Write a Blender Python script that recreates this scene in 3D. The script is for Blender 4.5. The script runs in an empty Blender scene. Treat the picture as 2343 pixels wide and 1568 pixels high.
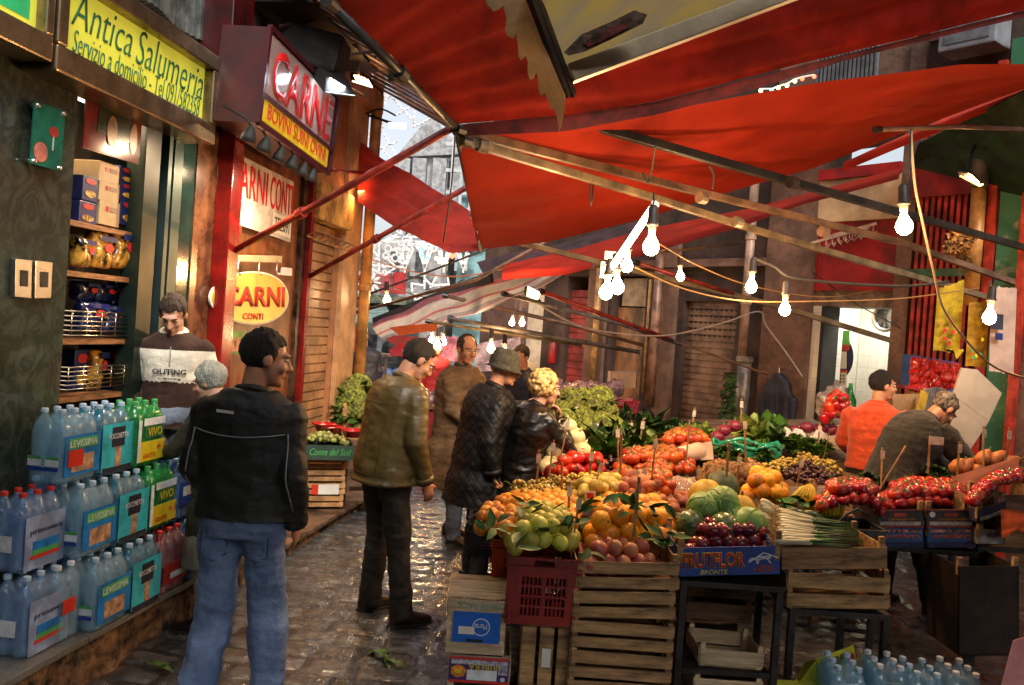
import bpy, bmesh, math, random
import numpy as np
from mathutils import Vector, Matrix, noise as mnoise
random.seed(7)
R = math.radians
scene = bpy.context.scene
COL = scene.collection
# ------------------------------------------------------------------ camera
CAM = Vector((0, 0, 1.85)); FPX = 1950.0; PW, PH = 2342.0, 1568.0
ROLL, PITCH = R(4.0), R(-0.8)
FW = Vector((0, math.cos(PITCH), math.sin(PITCH)))
up0 = Vector((0, -math.sin(PITCH), math.cos(PITCH))); rt0 = Vector((1, 0, 0))
RT = rt0*math.cos(ROLL) + up0*math.sin(ROLL)
UP = -rt0*math.sin(ROLL) + up0*math.cos(ROLL)
cd = bpy.data.cameras.new('camera'); co = bpy.data.objects.new('camera', cd); COL.objects.link(co)
cd.sensor_width = 36; cd.lens = 36*FPX/PW; cd.clip_end = 500; cd.clip_start = 0.05
m = Matrix((RT, UP, -FW)).transposed().to_4x4(); m.translation = CAM; co.matrix_world = m
cd.dof.use_dof = True; cd.dof.focus_distance = 5.6; cd.dof.aperture_fstop = 9.0
scene.camera = co
# ------------------------------------------------------------------ light
scene.view_settings.view_transform = 'Standard'; scene.view_settings.look = 'None'
scene.view_settings.exposure = 0.52; scene.view_settings.gamma = 1
w = bpy.data.worlds.new('World'); scene.world = w; w.use_nodes = True
nt = w.node_tree; bg = nt.nodes['Background']
sky = nt.nodes.new('ShaderNodeTexSky'); sky.sky_type = 'NISHITA'; sky.sun_disc = False
sky.sun_elevation = R(38); sky.sun_rotation = R(160); sky.dust_density = 4; sky.air_density = 1.0
hs = nt.nodes.new('ShaderNodeHueSaturation'); hs.inputs['Saturation'].default_value = .35   # a white overcast sky
nt.links.new(sky.outputs[0], hs.inputs['Color']); nt.links.new(hs.outputs[0], bg.inputs[0]); bg.inputs[1].default_value = 0.15
sd = bpy.data.lights.new('sun', 'SUN'); so = bpy.data.objects.new('sun', sd); COL.objects.link(so)
sd.energy = 1.3; sd.angle = R(14); sd.color = (1, .97, .93)
so.rotation_euler = (R(52), 0, R(180-160)); so.location = (0, 0, 20)
scene.cycles.max_bounces = 8; scene.cycles.diffuse_bounces = 3; scene.cycles.glossy_bounces = 3
scene.cycles.transmission_bounces = 6; scene.cycles.transparent_max_bounces = 10
scene.cycles.sample_clamp_indirect = 4; scene.cycles.use_light_tree = True
scene.cycles.caustics_reflective = False; scene.cycles.caustics_refractive = False
scene.cycles.use_denoising = True
# ------------------------------------------------------------------ pixel -> ray helpers (points get a real distance)
def ray(px, py):
    return (FW + RT*((px-PW/2)/FPX) + UP*((PH/2-py)/FPX))
def P(px, py, Y):
    d = ray(px, py); return CAM + d*(Y/d.y)
def plane(p, n): return (Vector(p), Vector(n).normalized())
def HIT(px, py, pl, off=0.0):
    d = ray(px, py); q, n = pl
    return CAM + d*(((q+n*off) - CAM).dot(n)/d.dot(n))
def flat(z): return plane((0, 0, z), (0, 0, 1))
def G(px, py, z=0.0): return HIT(px, py, flat(z))
LW = plane((-2.95, 0, 0), (1, -.13, 0))          # left facades: X = -2.95+.13Y
RW = plane((6.2, 6.54, 0), (-.777, -.629, 0))    # right facades
ST = plane((0, 4.2, .75), (0, -.09, 1))          # heaped goods on the stall rise gently
# ------------------------------------------------------------------ materials
MATS = {}
def mat(name, col, rough=.6, metal=0, var=.15, vs=6, bump=0, bs=30, spec=.5, coat=0, rnd=0, trans=0, col2=None,
        stretch=(1, 1, 1), emit=0, alpha=1, transl=0, sheen=0, c2lo=.4, c2hi=.62):
    if name in MATS: return MATS[name]
    M = bpy.data.materials.new(name); M.use_nodes = True; n = M.node_tree; N = n.nodes; L = n.links
    b = N['Principled BSDF']
    b.inputs['Roughness'].default_value = rough; b.inputs['Metallic'].default_value = metal
    b.inputs['Specular IOR Level'].default_value = spec; b.inputs['Coat Weight'].default_value = coat
    b.inputs['Coat Roughness'].default_value = .12
    b.inputs['Transmission Weight'].default_value = trans; b.inputs['Sheen Weight'].default_value = sheen
    b.inputs['Base Color'].default_value = (*col, 1)
    tc = N.new('ShaderNodeTexCoord'); mp = N.new('ShaderNodeMapping'); L.new(tc.outputs['Object'], mp.inputs[0])
    mp.inputs['Scale'].default_value = stretch
    if var or col2:
        nz = N.new('ShaderNodeTexNoise'); nz.inputs['Scale'].default_value = vs; nz.inputs['Detail'].default_value = 6
        nz.inputs['Roughness'].default_value = .65
        L.new(mp.outputs[0], nz.inputs['Vector'])
        cr = N.new('ShaderNodeValToRGB'); L.new(nz.outputs['Fac'], cr.inputs[0])
        c2 = col2 or tuple(max(0, c*(1-var*2)) for c in col)
        c1 = col if col2 else tuple(min(1, c*(1+var)) for c in col)
        cr.color_ramp.elements[0].position = c2lo; cr.color_ramp.elements[1].position = c2hi
        cr.color_ramp.elements[0].color = (*c2, 1); cr.color_ramp.elements[1].color = (*c1, 1)
        out = cr.outputs[0]
        if rnd:
            oi = N.new('ShaderNodeObjectInfo'); hs = N.new('ShaderNodeHueSaturation')
            mr = N.new('ShaderNodeMapRange'); L.new(oi.outputs['Random'], mr.inputs[0])
            mr.inputs[3].default_value = .5-rnd*.014; mr.inputs[4].default_value = .5+rnd*.014
            mv = N.new('ShaderNodeMapRange'); L.new(oi.outputs['Random'], mv.inputs[0])
            mv.inputs[3].default_value = 1-rnd*.4; mv.inputs[4].default_value = 1+rnd*.3
            L.new(mr.outputs[0], hs.inputs['Hue']); L.new(mv.outputs[0], hs.inputs['Value']); L.new(out, hs.inputs['Color'])
            out = hs.outputs[0]
        L.new(out, b.inputs['Base Color'])
        M['_c'] = 1
        rr = N.new('ShaderNodeMapRange'); L.new(nz.outputs['Fac'], rr.inputs[0])
        rr.inputs[3].default_value = min(1, rough+.12); rr.inputs[4].default_value = max(.03, rough-.1)
        L.new(rr.outputs[0], b.inputs['Roughness'])
    if bump:
        nb = N.new('ShaderNodeTexNoise'); nb.inputs['Scale'].default_value = bs; nb.inputs['Detail'].default_value = 5
        L.new(mp.outputs[0], nb.inputs['Vector'])
        bp = N.new('ShaderNodeBump'); bp.inputs['Strength'].default_value = bump; bp.inputs['Distance'].default_value = .02
        L.new(nb.outputs['Fac'], bp.inputs['Height']); L.new(bp.outputs[0], b.inputs['Normal'])
    if emit:
        b.inputs['Emission Strength'].default_value = emit
        src = b.inputs['Base Color']
        if src.is_linked: L.new(src.links[0].from_socket, b.inputs['Emission Color'])
        else: b.inputs['Emission Color'].default_value = (*col, 1)
    o = N['Material Output']
    if transl:
        t = N.new('ShaderNodeBsdfTranslucent'); mx = N.new('ShaderNodeMixShader'); mx.inputs[0].default_value = transl
        src = b.inputs['Base Color']
        if src.is_linked: L.new(src.links[0].from_socket, t.inputs[0])
        else: t.inputs[0].default_value = (*col, 1)
        L.new(b.outputs[0], mx.inputs[1]); L.new(t.outputs[0], mx.inputs[2]); L.new(mx.outputs[0], o.inputs[0])
    if alpha < 1:
        t = N.new('ShaderNodeBsdfTransparent'); mx = N.new('ShaderNodeMixShader'); mx.inputs[0].default_value = alpha
        t.inputs[0].default_value = tuple(.6+.4*c for c in col)+(1,)
        L.new(t.outputs[0], mx.inputs[1]); L.new(b.outputs[0], mx.inputs[2]); L.new(mx.outputs[0], o.inputs[0])
    MATS[name] = M
    return M
# ------------------------------------------------------------------ object helpers
def tag(o, label=None, cat=None, group=None, kind=None):
    if label: o['label'] = label
    if cat: o['category'] = cat
    if group: o['group'] = group
    if kind: o['kind'] = kind
    return o
def thing(name, loc, label, cat, group=None, rz=0.0):
    o = bpy.data.objects.new(name, None); COL.objects.link(o); o.location = loc; o.rotation_euler = (0, 0, rz)
    o.empty_display_size = .1
    return tag(o, label, cat, group)
def link(name, me, m=None, parent=None, loc=None, world=True):
    o = bpy.data.objects.new(name, me); COL.objects.link(o)
    if m is not None and not me.materials: me.materials.append(m)
    if parent is not None:
        o.parent = parent
        if world:   # mesh data given in world space: cancel the parent's transform
            o.matrix_parent_inverse = pmat(parent).inverted()
    if loc is not None: o.location = loc
    return o
def pmat(p):
    M = Matrix.Translation(p.location) @ p.rotation_euler.to_matrix().to_4x4() @ Matrix.Diagonal((*p.scale, 1))
    if p.parent is not None: M = pmat(p.parent) @ p.matrix_parent_inverse @ M
    return M
def copy_tree(o, parent=None):
    c = o.copy(); COL.objects.link(c)
    if parent is not None: c.parent = parent
    for ch in list(o.children): copy_tree(ch, c)
    return c
class Geo:
    def __init__(s): s.v = []; s.f = []
    def add(s, vs, fs):
        k = len(s.v); s.v += [tuple(v) for v in vs]; s.f += [tuple(i+k for i in f) for f in fs]; return s
    def box(s, c, size, rot=None):
        c = Vector(c); hx, hy, hz = [a/2 for a in size]
        vs = [Vector((x, y, z)) for x in (-hx, hx) for y in (-hy, hy) for z in (-hz, hz)]
        if rot is not None: vs = [rot @ v for v in vs]
        return s.add([c+v for v in vs], [(0, 1, 3, 2), (4, 6, 7, 5), (0, 4, 5, 1), (2, 3, 7, 6), (0, 2, 6, 4), (1, 5, 7, 3)])
    def bar(s, a, b, w, h=None, up=(0, 0, 1)):
        a, b = Vector(a), Vector(b); h = h or w; d = (b-a); L = d.length; d = d/L
        u = Vector(up); x = d.cross(u)
        if x.length < 1e-3: x = d.cross(Vector((1, 0, 0)))
        x.normalize(); z = x.cross(d)
        return s.box((a+b)/2, (w, L, h), Matrix((x, d, z)).transposed())
    def tube(s, pts, r, n=8, flat=1.0, cap=True, ref=None):
        pts = [Vector(p) for p in pts]
        if not hasattr(r, '__len__'): r = [r]*len(pts)
        k = len(s.v); X = None
        for i, p in enumerate(pts):
            d = (pts[min(i+1, len(pts)-1)] - pts[max(i-1, 0)]).normalized()
            if X is None:
                a = Vector(ref) if ref else (Vector((0, 0, 1)) if abs(d.z) < .9 else Vector((1, 0, 0)))
                X = d.cross(a).normalized() if not ref else (a - d*a.dot(d)).normalized()
            else: X = (X - d*X.dot(d)).normalized()
            Y_ = d.cross(X)
            for j in range(n):
                t = 2*math.pi*j/n
                s.v.append(tuple(p + X*(math.cos(t)*r[i]) + Y_*(math.sin(t)*r[i]*flat)))
        for i in range(len(pts)-1):
            for j in range(n):
                a = k+i*n+j; b = k+i*n+(j+1) % n; s.f.append((a, b, b+n, a+n))
        if cap:
            s.f.append(tuple(k+j for j in range(n))[::-1]); s.f.append(tuple(k+(len(pts)-1)*n+j for j in range(n)))
        return s
    def ball(s, c, r, nu=12, nv=8, rot=None, pw=1.0):
        c = Vector(c); r = (r, r, r) if not hasattr(r, '__len__') else r
        vs = []; fs = []
        for i in range(nv+1):
            ph = math.pi*i/nv
            if i in (0, nv):
                vs.append(Vector((0, 0, math.cos(ph)*r[2]))); continue
            for j in range(nu):
                t = 2*math.pi*j/nu
                vs.append(Vector((math.cos(t)*math.sin(ph)*r[0], math.sin(t)*math.sin(ph)*r[1], math.cos(ph)*r[2])))
        for j in range(nu): fs.append((0, 1+j, 1+(j+1) % nu))
        for i in range(nv-2):
            for j in range(nu):
                a = 1+i*nu+j; b = 1+i*nu+(j+1) % nu; fs.append((a, a+nu, b+nu, b))
        e = len(vs)-1
        for j in range(nu): fs.append((e, e-nu+(j+1) % nu, e-nu+j))
        if rot is not None: vs = [rot @ v for v in vs]
        return s.add([c+v for v in vs], fs)
    def lathe(s, prof, n=16, c=(0, 0, 0), rot=None):
        c = Vector(c); vs = []; fs = []
        for (r, z) in prof:
            for j in range(n):
                t = 2*math.pi*j/n; v = Vector((r*math.cos(t), r*math.sin(t), z))
                vs.append(c + (rot @ v if rot is not None else v))
        for i in range(len(prof)-1):
            for j in range(n):
                a = i*n+j; b = i*n+(j+1) % n; fs.append((a, b, b+n, a+n))
        fs.append(tuple(range(n))[::-1]); fs.append(tuple((len(prof)-1)*n+j for j in range(n)))
        return s.add(vs, fs)
    def rings(s, rs):
        """rs: list of (centre, xaxis, yaxis, rx, ry, pow)"""
        n = 20; k = len(s.v)
        for (c, X, Y_, rx, ry, pw) in rs:
            for j in range(n):
                t = 2*math.pi*j/n; ct, st = math.cos(t), math.sin(t)
                a = math.copysign(abs(ct)**pw, ct)*rx; b = math.copysign(abs(st)**pw, st)*ry
                s.v.append(tuple(Vector(c)+Vector(X)*a+Vector(Y_)*b))
        for i in range(len(rs)-1):
            for j in range(n):
                a = k+i*n+j; b = k+i*n+(j+1) % n; s.f.append((a, b, b+n, a+n))
        s.f.append(tuple(k+j for j in range(n))[::-1]); s.f.append(tuple(k+(len(rs)-1)*n+j for j in range(n)))
        return s
    def quad(s, a, b, c, d, th=.01, dirn=None):
        """a..d corners in order; solid of thickness th towards dirn (default: away from the camera)"""
        a, b, c, d = map(Vector, (a, b, c, d)); n = (b-a).cross(d-a).normalized()
        if dirn is None: dirn = (a - CAM)
        if n.dot(Vector(dirn)) < 0: n = -n
        vs = [a, b, c, d]; vs += [v+n*th for v in vs]
        return s.add(vs, [(0, 1, 2, 3), (7, 6, 5, 4), (0, 4, 5, 1), (1, 5, 6, 2), (2, 6, 7, 3), (3, 7, 4, 0)])
    def poly(s, pts, th=.01, dirn=None):
        pts = [Vector(p) for p in pts]; n = len(pts)
        nn = Vector((0, 0, 0))
        for i in range(n): nn += pts[i].cross(pts[(i+1) % n])
        nn.normalize()
        if dirn is None: dirn = pts[0]-CAM
        if nn.dot(Vector(dirn)) < 0: nn = -nn
        return s.add(pts+[p+nn*th for p in pts], [tuple(range(n)), tuple(range(2*n-1, n-1, -1))] +
                     [(i, n+i, n+(i+1) % n, (i+1) % n) for i in range(n)])
    def mesh(s, name, smooth=False, fix=True):
        me = bpy.data.meshes.new(name); me.from_pydata(s.v, [], s.f)
        if fix:
            bm = bmesh.new(); bm.from_mesh(me); bmesh.ops.recalc_face_normals(bm, faces=bm.faces); bm.to_mesh(me); bm.free()
        if smooth: me.polygons.foreach_set('use_smooth', [True]*len(me.polygons))
        me.update(); return me
    def obj(s, name, m, parent=None, smooth=False, bevel=0, world=True, angle=None):
        me = s.mesh(name, smooth); 
        if bevel:
            bm = bmesh.new(); bm.from_mesh(me)
            bmesh.ops.bevel(bm, geom=list(bm.edges)+list(bm.verts), offset=bevel, segments=2, affect='EDGES', profile=.6, clamp_overlap=True)
            bm.to_mesh(me); bm.free()
        return link(name, me, m, parent, world=world)
DG = lambda: bpy.context.evaluated_depsgraph_get()
def evaluated(o, name, kill=True):
    bpy.context.view_layer.update()
    me = bpy.data.meshes.new_from_object(o.evaluated_get(DG())); me.name = name
    if kill:
        d = o.data; bpy.data.objects.remove(o)
    return me
def remesh(geo, name, vox=.01, smooth=3, fn=None, decim=None):
    me = geo.mesh(name); o = bpy.data.objects.new('tmp', me); COL.objects.link(o)
    md = o.modifiers.new('r', 'REMESH'); md.mode = 'VOXEL'; md.voxel_size = vox; md.use_smooth_shade = True
    if smooth:
        sm = o.modifiers.new('s', 'SMOOTH'); sm.iterations = smooth; sm.factor = .6
    me2 = evaluated(o, name)
    if fn:
        vn = [v.normal.copy() for v in me2.vertices]
        for v, n in zip(me2.vertices, vn): v.co = v.co + n*fn(v.co, n)
        me2.update()
    me2.polygons.foreach_set('use_smooth', [True]*len(me2.polygons))
    return me2
def bil(q, u, v):
    a, b, c, d = q    # bottom-left, bottom-right, top-right, top-left
    return (a*(1-u)+b*u)*(1-v) + (d*(1-u)+c*u)*v
def text(body, q, m, parent, name='lettering', lift=.003, th=.002, shear=0.0, fit=True, bold=.0, spacing=1.0):
    """lettering mapped on the quad q (bl, br, tr, tl as seen by its reader)"""
    cu = bpy.data.curves.new('t', 'FONT'); cu.body = body; cu.shear = shear; cu.offset = bold; cu.resolution_u = 3
    cu.space_character = spacing
    o = bpy.data.objects.new('t', cu); COL.objects.link(o); me = evaluated(o, name)
    q = [Vector(p) for p in q]; n = (q[1]-q[0]).cross(q[3]-q[0]).normalized()
    if n.dot(CAM-q[0]) < 0 and fit is True: pass
    co = np.array([v.co[:] for v in me.vertices])
    lo, hi = co.min(0), co.max(0)
    for v in me.vertices:
        u_ = (v.co.x-lo[0])/(hi[0]-lo[0]); w_ = (v.co.y-lo[1])/(hi[1]-lo[1])
        v.co = bil(q, u_, w_) + n*lift
    bm = bmesh.new(); bm.from_mesh(me)
    r = bmesh.ops.extrude_face_region(bm, geom=list(bm.faces))
    bmesh.ops.translate(bm, verts=[g for g in r['geom'] if isinstance(g, bmesh.types.BMVert)], vec=n*th)
    bm.to_mesh(me); bm.free()
    return link(name, me, m, parent)
def sub(q, u0, v0, u1, v1):
    return [bil(q, u0, v0), bil(q, u1, v0), bil(q, u1, v1), bil(q, u0, v1)]
def rectq(q, u0, v0, u1, v1, th, lift=0.0):
    """a raised rectangle on a quad"""
    a = sub(q, u0, v0, u1, v1); n = (q[1]-q[0]).cross(q[3]-q[0]).normalized()
    return Geo().quad(*[p+n*lift for p in a], th=th, dirn=n)
def ellq(q, cu_, cv, ru, rv, th, lift=0.0, n=28):
    nn = (q[1]-q[0]).cross(q[3]-q[0]).normalized()
    return Geo().poly([bil(q, cu_+ru*math.cos(2*math.pi*i/n), cv+rv*math.sin(2*math.pi*i/n))+nn*lift for i in range(n)], th, nn)
def LQ(x0, y0, x1, y1, x2, y2, x3, y3, pl=LW, off=0.0):
    """pixel corners bl, br, tr, tl on a facade plane"""
    return [HIT(x0, y0, pl, off), HIT(x1, y1, pl, off), HIT(x2, y2, pl, off), HIT(x3, y3, pl, off)]
# ================================================================== SETTING
def fbm(x, y, z=0.0, o=4):
    return mnoise.fractal(Vector((x, y, z)), 1.0, 2.0, o)
WET = mat('wet_basalt', (.085, .088, .09), rough=.11, var=.3, vs=5, bump=.45, bs=70, spec=.9, coat=.5)
DARKWET = mat('wet_asphalt', (.05, .047, .045), rough=.28, var=.3, vs=2, bump=.3, bs=30, spec=.6)
g = Geo().quad((-70, -30, -.012), (70, -30, -.012), (70, 90, -.012), (-70, 90, -.012), .2, (0, 0, -1)).obj('ground', DARKWET)
tag(g, kind='structure')
def stones():
    x0, x1, y0, y1, st = -2.7, 5.6, 2.2, 13.6, .024
    nx, ny = int((x1-x0)/st), int((y1-y0)/st)
    X, Y = np.meshgrid(np.linspace(x0, x1, nx), np.linspace(y0, y1, ny))
    rng = np.random.RandomState(3); a = R(-5)
    wob = .03*np.sin(X*1.9+Y*.7)+.02*np.sin(Y*3.1-X*1.3)
    u = X*math.cos(a)+Y*math.sin(a); v = -X*math.sin(a)+Y*math.cos(a)+wob
    rw = .19; row = np.floor(v/rw).astype(int); row = row-row.min()
    off = rng.rand(row.max()+2); wd = .26+.16*rng.rand(row.max()+2)
    uu = u/wd[row]+off[row]*3; c = np.floor(uu).astype(int); c = c-c.min()
    T = rng.rand(row.max()+2, c.max()+2); TX = rng.rand(*T.shape)-.5; TY = rng.rand(*T.shape)-.5
    fu = uu-np.floor(uu); fv = v/rw-np.floor(v/rw)
    d = np.minimum(np.minimum(fu, 1-fu)*wd[row], np.minimum(fv, 1-fv)*rw)
    e = np.clip(d/.035, 0, 1); e = e*e*(3-2*e)
    h = e*.016 + T[row, c]*.009 + TX[row, c]*(fu-.5)*.022 + TY[row, c]*(fv-.5)*.018
    h += .003*np.sin(X*37+np.sin(Y*23)*2)*np.sin(Y*41+np.sin(X*19)*2) + .0015*np.sin(X*91+Y*13)*np.sin(Y*83-X*37)
    # camber and a shallow gutter
    h += .012*np.sin(X*.9)*np.sin(Y*.5)
    h -= .012
    me = bpy.data.meshes.new('road')
    vs = np.stack([X, Y, h], -1).reshape(-1, 3)
    i = np.arange(nx*ny).reshape(ny, nx)
    q = np.stack([i[:-1, :-1], i[:-1, 1:], i[1:, 1:], i[1:, :-1]], -1).reshape(-1, 4)
    me.vertices.add(len(vs)); me.vertices.foreach_set('co', vs.ravel())
    me.loops.add(q.size); me.loops.foreach_set('vertex_index', q.ravel())
    me.polygons.add(len(q)); me.polygons.foreach_set('loop_start', np.arange(0, q.size, 4))
    me.polygons.foreach_set('use_smooth', np.ones(len(q), bool)); me.update(); me.validate()
    o = link('road', me, WET); tag(o, kind='structure')
stones()
# raised steps in front of the left shops
def XP(Y): return -2.52+.14*Y
MARB = mat('step_marble', (.2, .19, .17), rough=.25, var=.35, vs=3, col2=(.12, .115, .1), bump=.1, spec=.6)
BROWNSTONE = mat('worn_brown_stone', (.16, .085, .04), rough=.75, var=.6, vs=9, bump=.9, bs=18)
def step(y0, y1, z, name, m, mf):
    n = int((y1-y0)/.04); st = Geo(); sf = Geo()
    y = y0
    while y < y1-.01:                                   # tread: slabs with thin joints
        yn = min(y+.62, y1)
        st.quad((-3.6, y+.004, z), (XP(y)+.03, y+.004, z), (XP(yn)+.03, yn-.004, z), (-3.6, yn-.004, z), .035, (0, 0, -1)); y = yn
    o = st.obj(name, m, bevel=.006); tag(o, kind='structure')
    vs = []; zs = 8                                     # riser: rough worn stone
    for i in range(n+1):
        yy = y0+(y1-y0)*i/n
        for k in range(zs+1):
            t = k/zs; zz = -.03+(z-.036+.03)*t
            vs.append((XP(yy)+.03*fbm(yy*5, zz*9)+.035*(1-t)*fbm(yy*2.3, 3.3)-.01, yy, zz))
    sf.v = vs; sf.f = [(i*(zs+1)+k, (i+1)*(zs+1)+k, (i+1)*(zs+1)+k+1, i*(zs+1)+k+1) for i in range(n) for k in range(zs)]
    me = sf.mesh(name+'_riser', True, False); o = link('kerb', me, mf); tag(o, kind='structure')
step(2.2, 6.2, .25, 'platform', MARB, BROWNSTONE)
PAV = mat('pavement_stone', (.17, .1, .06), rough=.35, var=.4, vs=4, bump=.3, bs=25, spec=.6)
step(6.2, 9.6, .12, 'pavement', PAV, BROWNSTONE)
# ---------------------------------------------------------------- facade helpers
nL = LW[1]
def FB(G_, y0, y1, z0, z1, o0, o1):
    """box along the left facade between two Y, two heights, two offsets"""
    def p(y, o, z): return Vector((-2.95+.13*y, y, z))+nL*o
    return G_.add([p(y, o, z) for y in (y0, y1) for o in (o0, o1) for z in (z0, z1)],
                  [(0, 1, 3, 2), (4, 6, 7, 5), (0, 4, 5, 1), (2, 3, 7, 6), (0, 2, 6, 4), (1, 5, 7, 3)])
def FY(px, py, off=0): return HIT(px, py, LW, off).y
def FZ(px, py, off=0): return HIT(px, py, LW, off).z
uR = Vector((.629, -.777, 0)); nR = RW[1]; oR = Vector((6.2, 6.54, 0))
def RB(G_, t0, t1, z0, z1, o0, o1):
    """box along the right facade: t metres from the origin towards the camera's right is positive"""
    def p(t, o, z): return oR+uR*t+nR*o+Vector((0, 0, z))
    return G_.add([p(y, o, z) for y in (t0, t1) for o in (o0, o1) for z in (z0, z1)],
                  [(0, 1, 3, 2), (4, 6, 7, 5), (0, 4, 5, 1), (2, 3, 7, 6), (0, 2, 6, 4), (1, 5, 7, 3)])
def RTt(px, py, off=0): return (HIT(px, py, RW, off)-oR).dot(uR)
def RZ(px, py, off=0): return HIT(px, py, RW, off).z
# ================================================================== LEFT: grocer
GMARB = mat('green_grey_marble', (.06, .07, .048), rough=.12, var=.4, vs=6, stretch=(1, 1, .8), col2=(.028, .034, .024), spec=.6, bump=.0, c2lo=.44, c2hi=.6)
# swirl the veins
_n = GMARB.node_tree.nodes
for q in _n:
    if q.type == 'TEX_NOISE': q.inputs['Distortion'].default_value = 3.2; q.inputs['Detail'].default_value = 9
BMARB = mat('brown_marble', (.16, .07, .035), rough=.2, var=.4, vs=7, col2=(.05, .02, .012), spec=.6)
BRONZE = mat('bronze_metal', (.28, .2, .12), rough=.3, metal=.9, var=.2)
STEEL = mat('brushed_steel', (.6, .58, .53), rough=.3, metal=1, var=.1)
DGREEN = mat('dark_green_paint', (.006, .016, .011), rough=.35, var=.2)
BLACK = mat('black_matt', (.012, .011, .01), rough=.7, var=.3)
yA, yB = FY(158, 550), FY(322, 550); yC = FY(440, 550); yD = FY(492, 450)
shop = thing('grocery_shop', (-2.5, 4.5, .25), 'grocery shop front with green grey marble pillar and open shelf window', 'shop')
FB(Geo(), -3, yA, .25, 3.08, -.6, 0).obj('marble_pilaster', GMARB, shop)
FB(Geo(), yC, yD+.3, .25, 3.12, -.5, 0).obj('marble_pilaster', BMARB, shop)
gg = Geo(); FB(gg, -12, 6.2, 3.95, 9.0, -.6, .0); FB(gg, -12, 6.2, .25, 9.0, -.9, -.62); gg.box((5, -14.5, 4.5), (24, .5, 9))  # runs on unseen behind the camera; cross wall added to block sky fill
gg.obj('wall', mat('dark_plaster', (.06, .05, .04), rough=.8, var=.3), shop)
fr = Geo(); FB(fr, yB, yB+.16, .25, 3.08, -.12, .0)
fr.obj('door_post', DGREEN, shop)
gl = mat('green_glass_edge', (.01, .03, .026), rough=.08, var=.2, spec=.7)
FB(Geo(), FY(412, 550), yC, .25, 3.08, -.3, -.01).obj('marble_jamb', gl, shop)
al = Geo(); FB(al, FY(368, 550), FY(376, 550), .25, 3.08, -.12, .02); FB(al, FY(388, 550), FY(408, 550), .25, 3.08, -.1, .0)
al.obj('door_frame', mat('aluminium', (.05, .08, .075), rough=.35, metal=.5, var=.1), shop)
# glass door leaf showing shelves behind
FB(Geo(), yB+.17, FY(366, 550), .25, 2.6, -.09, -.08).obj('glass_door', mat('door_glass', (.03, .05, .06), rough=.05, var=.1, alpha=.45, spec=.8), shop)
# roller shutter above the sign
gs = Geo(); y = 4.2
while y < 6.15: FB(gs, y, y+.035, 3.62, 4.6, -.06, .02+.03*math.sin(y*9)); y += .055
gs.obj('fluted_panel', mat('fluted_zinc', (.22, .24, .22), rough=.45, metal=.6, var=.3), shop)
# backlit sign
sg = thing('grocery_sign', HIT(320, 300, LW, .12), 'long backlit yellow grocery sign with ornate green script over the shop window', 'sign')
q = LQ(130, 120, 488, 318, 492, 140, 270, -45, off=.14)
YEL = mat('sign_yellow', (.62, .62, .06), rough=.4, var=.06, vs=2, emit=.3)
yl = LQ(146, 102, 474, 292, 482, 162, 280-124*.9, -99+8, off=.16)
yl = [HIT(146, 102, LW, .16), HIT(474, 292, LW, .16), HIT(482, 162, LW, .16), HIT(150, -84, LW, .16)]
c = [(p.y, p.z) for p in yl]
y0, y1, z0, z1 = c[0][0], c[1][0], (c[0][1]+c[1][1])/2, c[2][1]
def LP(y, z, o=0): return Vector((-2.95+.13*y, y, z))+nL*o
yq = [LP(y0, z0, .13), LP(y1, z0, .13), LP(y1, z1, .13), LP(y0, z1, .13)]
Geo().quad(*yq, th=.03, dirn=-nL).obj('sign_face', YEL, sg)
f = Geo(); FB(f, y0-.07, y1+.06, z0-.13, z0, -.02, .2); FB(f, y0-.07, y1+.06, z1, z1+.1, -.02, .2)
FB(f, y0-.07, y0, z0, z1, -.02, .2); FB(f, y1, y1+.06, z0, z1, -.02, .2)
f.obj('frame', BRONZE, sg, bevel=.012)
GRN = mat('script_green', (.02, .16, .07), rough=.5, var=.05)
text('Antica', sub(yq, .07, .44, .43, .98), GRN, sg, shear=.3, bold=-.008)
text('Salumeria', sub(yq, .46, .40, .985, .98), GRN, sg, shear=.3, bold=-.008)
text('Servizio a domicilio - Tel 091/582358', sub(yq, .085, .07, .97, .40), GRN, sg, shear=.25, bold=-.01)
# green-picture sign to the left
s2 = thing('picture_sign', LP(4.05, 3.1, .1), 'small backlit yellow sign with a green picture left of the grocery sign', 'sign')
ye = y0-.09
q2 = [LP(3.3, z0+.02, .13), LP(ye-.05, z0+.02, .13), LP(ye-.05, z1, .13), LP(3.3, z1, .13)]
Geo().quad(*q2, th=.03, dirn=-nL).obj('sign_face', YEL, s2)
rectq(q2, .1, .14, .93, .9, .004).obj('picture', mat('sign_green', (.02, .35, .12), rough=.4, var=.1, emit=.3), s2)
wg = Geo(); 
for a_, b_, w_ in (((.72, .2), (.72, .5), .02),):
    pass
ellq(q2, .62, .45, .09, .16, .006, .003).obj('drawn_ham', mat('ham_white', (.6, .5, .4), var=.1, emit=.3), s2)
f = Geo(); FB(f, 3.2, ye, z0-.1, z0+.02, -.02, .19); FB(f, ye-.05, ye, z0+.02, z1, -.02, .19)
f.obj('frame', BRONZE, s2, bevel=.01)
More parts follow.
